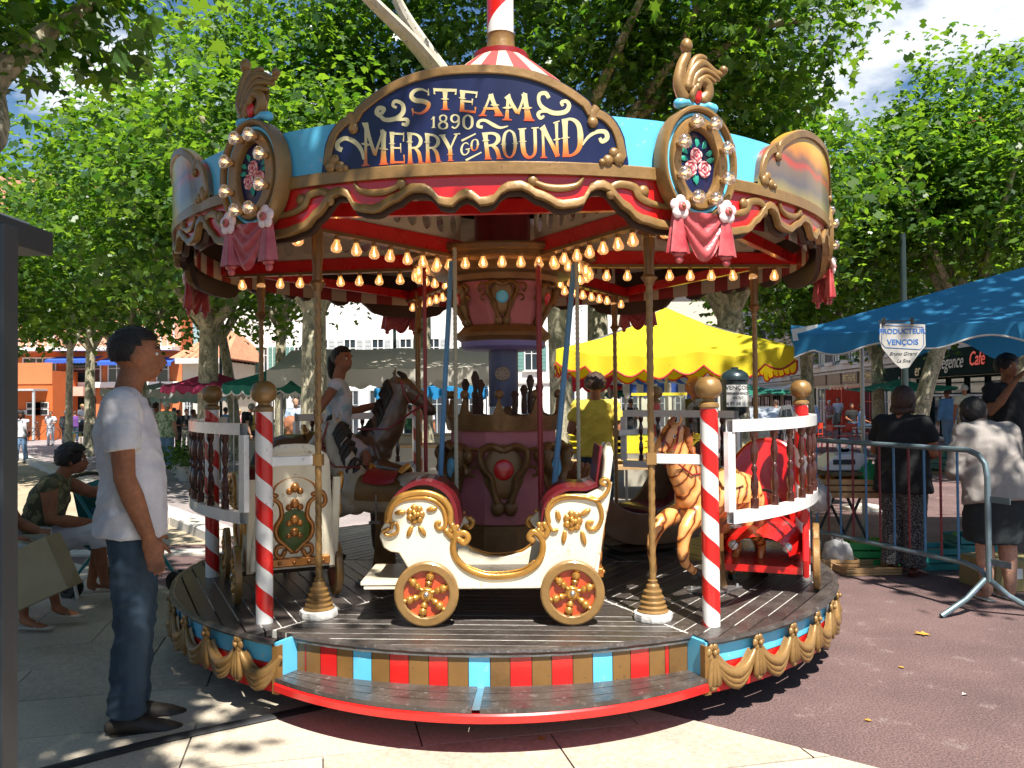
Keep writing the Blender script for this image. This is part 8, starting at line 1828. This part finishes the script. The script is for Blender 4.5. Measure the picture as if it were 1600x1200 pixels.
person('person in wedge sandals seated at the left edge behind the kiosk post', (px_x(-42, 5.75), 5.75, .46 - .485 * 1.64), 1.64, R(85), dict(pel=(0, 0, .52), wst=(0, -.02, .6), chs=(0, -.04, .72), nk0=(0, -.06, .80), hd=(0, -.08, .885), elR=(-.14, -.1, .63), wrR=(-.08, -.24, .60), elL=(.14, -.1, .63), wrL=(.1, -.22, .6),
    hpR=(-.055, 0, .515), knR=(-.06, -.27, .555), anR=(-.06, -.27, .27), hpL=(.055, 0, .515), knL=(.06, -.27, .55), anL=(.06, -.33, .29)), top=cloth('yellow_blouse', (.55, .33, .02)), bottom=KHA, hair=HAIRN, skin_=SK1, sleeve='short', legs='capri', vox=.014, shoes=SHOEW)
plastic_chair('white plastic garden chair cut by the left edge', (px_x(-42, 5.75) - .03, 5.75, 0), R(85))
# stool, dog, bicycle, flower pots
def stool(label, px, Y):
    r = empty('stool', (px_x(px, Y), Y, gz(Y)), .3, label, 'stool'); b = MB(); b.lathe([(.17, .68), (.18, .7), (.17, .72)], seg=16); b.build('seat', TCR, r)
    for i in range(4): a = i * math.pi / 2 + .78; b = MB(); b.tube([(.13 * math.cos(a), .13 * math.sin(a), .69), (.2 * math.cos(a), .2 * math.sin(a), 0)], .012, 6); b.build('leg', YCR, r)
stool('tall yellow legged stool beside the blond woman', 121, 30)
def dog():
    r = empty('dog', (px_x(370, 14), 14, gz(14)), R(80), 'small ginger and white dog standing behind the left balustrade', 'dog'); b = MB()
    b.tube([(-.2, 0, .32), (0, 0, .32), (.2, 0, .34)], [(.085, .09), (.09, .1), (.1, .12)], 10, side=(0, 1, 0), round_=True); b.tube([(.2, 0, .38), (.3, 0, .5)], [.065, .055], 10, round_=True); b.ell((.33, 0, .53), (.075, .06, .06)); b.tube([(.36, 0, .52), (.45, 0, .49)], [.035, .025], 8, round_=True)
    for x, y in ((.2, .05), (.2, -.05)): b.tube([(x, y, .3), (x + .01, y, .14), (x, y, .02), (x + .03, y, .015)], [.04, .024, .02, .02], 8, round_=True)
    for x, y in ((-.2, .05), (-.2, -.05)): b.tube([(x, y, .32), (x + .05, y, .2), (x - .05, y, .12), (x - .02, y, .02), (x + .01, y, .015)], [.06, .035, .02, .018, .02], 8, round_=True)
    b.tube([(-.26, 0, .36), (-.36, 0, .44), (-.4, 0, .54)], [.03, .025, .012], 8, round_=True)
    for q in (-1, 1): b.tube([(.31, q * .05, .57), (.3, q * .085, .5), (.3, q * .085, .45)], [(.025, .012)] * 3, 8, round_=True)
    remesh(b, 'body', mat('ginger_fur', (.4, .16, .05), .9, var=.3, col2=(.55, .4, .28), scale=5, bump=1, bscale=60), .014, r, 1); 
    for q in (-1, 1): b = MB(); b.ell((.39, q * .028, .55), (.008, .006, .008), 8, 6); b.build('eye', HOOF, r)
    b = MB(); b.ell((.475, 0, .5), (.012, .012, .01), 8, 6); b.build('nose', HOOF, r)
dog()
def bicycle():
    r = empty('bicycle', (px_x(57, 41), 41.5, gz(41)), R(15), 'dark bicycle parked against the orange annex', 'bicycle')
    for x in (-.5, .5):
        b = MB(); b.lathe([(.3, -.015), (.34, 0), (.3, .015), (.3, -.015)], (x, 0, .34), 24, 'y'); b.build('wheel', HOOF, r)
    for p in ([(-.5, 0, .34), (-.1, 0, .3), (.35, 0, .8), (-.2, 0, .75), (-.5, 0, .34)], [(-.1, 0, .3), (-.25, 0, .9)], [(.5, 0, .34), (.35, 0, .95), (.3, 0, 1.0)]): b = MB(); b.tube(p, .018, 6); b.build('frame_tube', HOOF, r)
    b = MB(); b.ell((-.25, 0, .92), (.12, .06, .03)); b.build('saddle', HOOF, r); b = MB(); b.tube([(.3, -.25, 1.02), (.32, 0, 1.0), (.3, .25, 1.02)], .014, 6); b.build('handlebar', HOOF, r)
bicycle()
def potted(label, px, Y, seed):
    r = empty('potted_plant', (px_x(px, Y), Y, gz(Y)), 0, label, 'plant'); b = MB(); b.lathe([(.14, 0), (.2, .3), (.21, .3), (.2, .32), (.18, .3)], seg=14); b.build('pot', M_kerb, r); c = link('foliage', crown([(0, 0, .5, .3, .3, .2)], 260, .09, seed, 8, m=LEAF2, sprays=4, hollow=.1), r); c['kind'] = 'stuff'
potted('leafy potted plant on the ground beside the leaf print shirt', 283, 18, 5); potted('leafy potted plant just right of the first by the stall', 291, 17.2, 6)
# fallen leaves and litter on the ground
LFY = mat('dry_leaf', (.5, .26, .04), .8, var=.2); LFP = mat('pale_scrap', (.7, .66, .6), .8)
def fallen(label, px, py, s, m, nm='fallen_leaf', cat='leaf', group=None):
    p = G(px, py); L5 = lobed(5) if m is LFY else None; b = MB()
    if L5 is not None: b.add([(v[0] * s, v[1] * s, .004 + abs(v[2]) * s * 1.5) for v in L5], [tuple(range(12))]); b.add([(v[0] * s, v[1] * s, .0025 + abs(v[2]) * s * 1.5) for v in L5], [tuple(range(12))[::-1]])
    else: b.add([(-.5 * s, -.2 * s, .003), (.4 * s, -.35 * s, .01), (.5 * s, .2 * s, .004), (-.2 * s, .4 * s, .012)], [(0, 1, 2, 3)])
    o = b.build(nm, m, None, False, (p.x, p.y, p.z + .002 + (.012 if (px < 1100 or py > 1150) else 0)), (0, 0, random.uniform(0, 6))); tag(o, label, cat, group)
fallen('large yellow dry plane leaf on the sunlit asphalt at right', 1440, 992, .1, LFY)
for px, py, s, lb in ((1408, 1044, .035, 'small dry leaf scrap nearest below the large yellow leaf'), (1356, 1127, .035, 'small dry leaf scrap on the asphalt by the pale paving edge'), (1442, 917, .04, 'small dry leaf in the shade near the barrier foot'), (846, 1160, .04, 'small dry leaf on the sunlit paving in front of the step')): fallen(lb, px, py, s, LFY)
for px, py, s, lb in ((1508, 1087, .03, 'small pale scrap lying alone on the asphalt at lower right'), (1455, 883, .05, 'pale scrap on the shaded asphalt under the barrier'), (1300, 852, .09, 'white paper scrap on the ground beside the carousel rim')): fallen(lb, px, py, s, LFP, 'litter', 'litter')
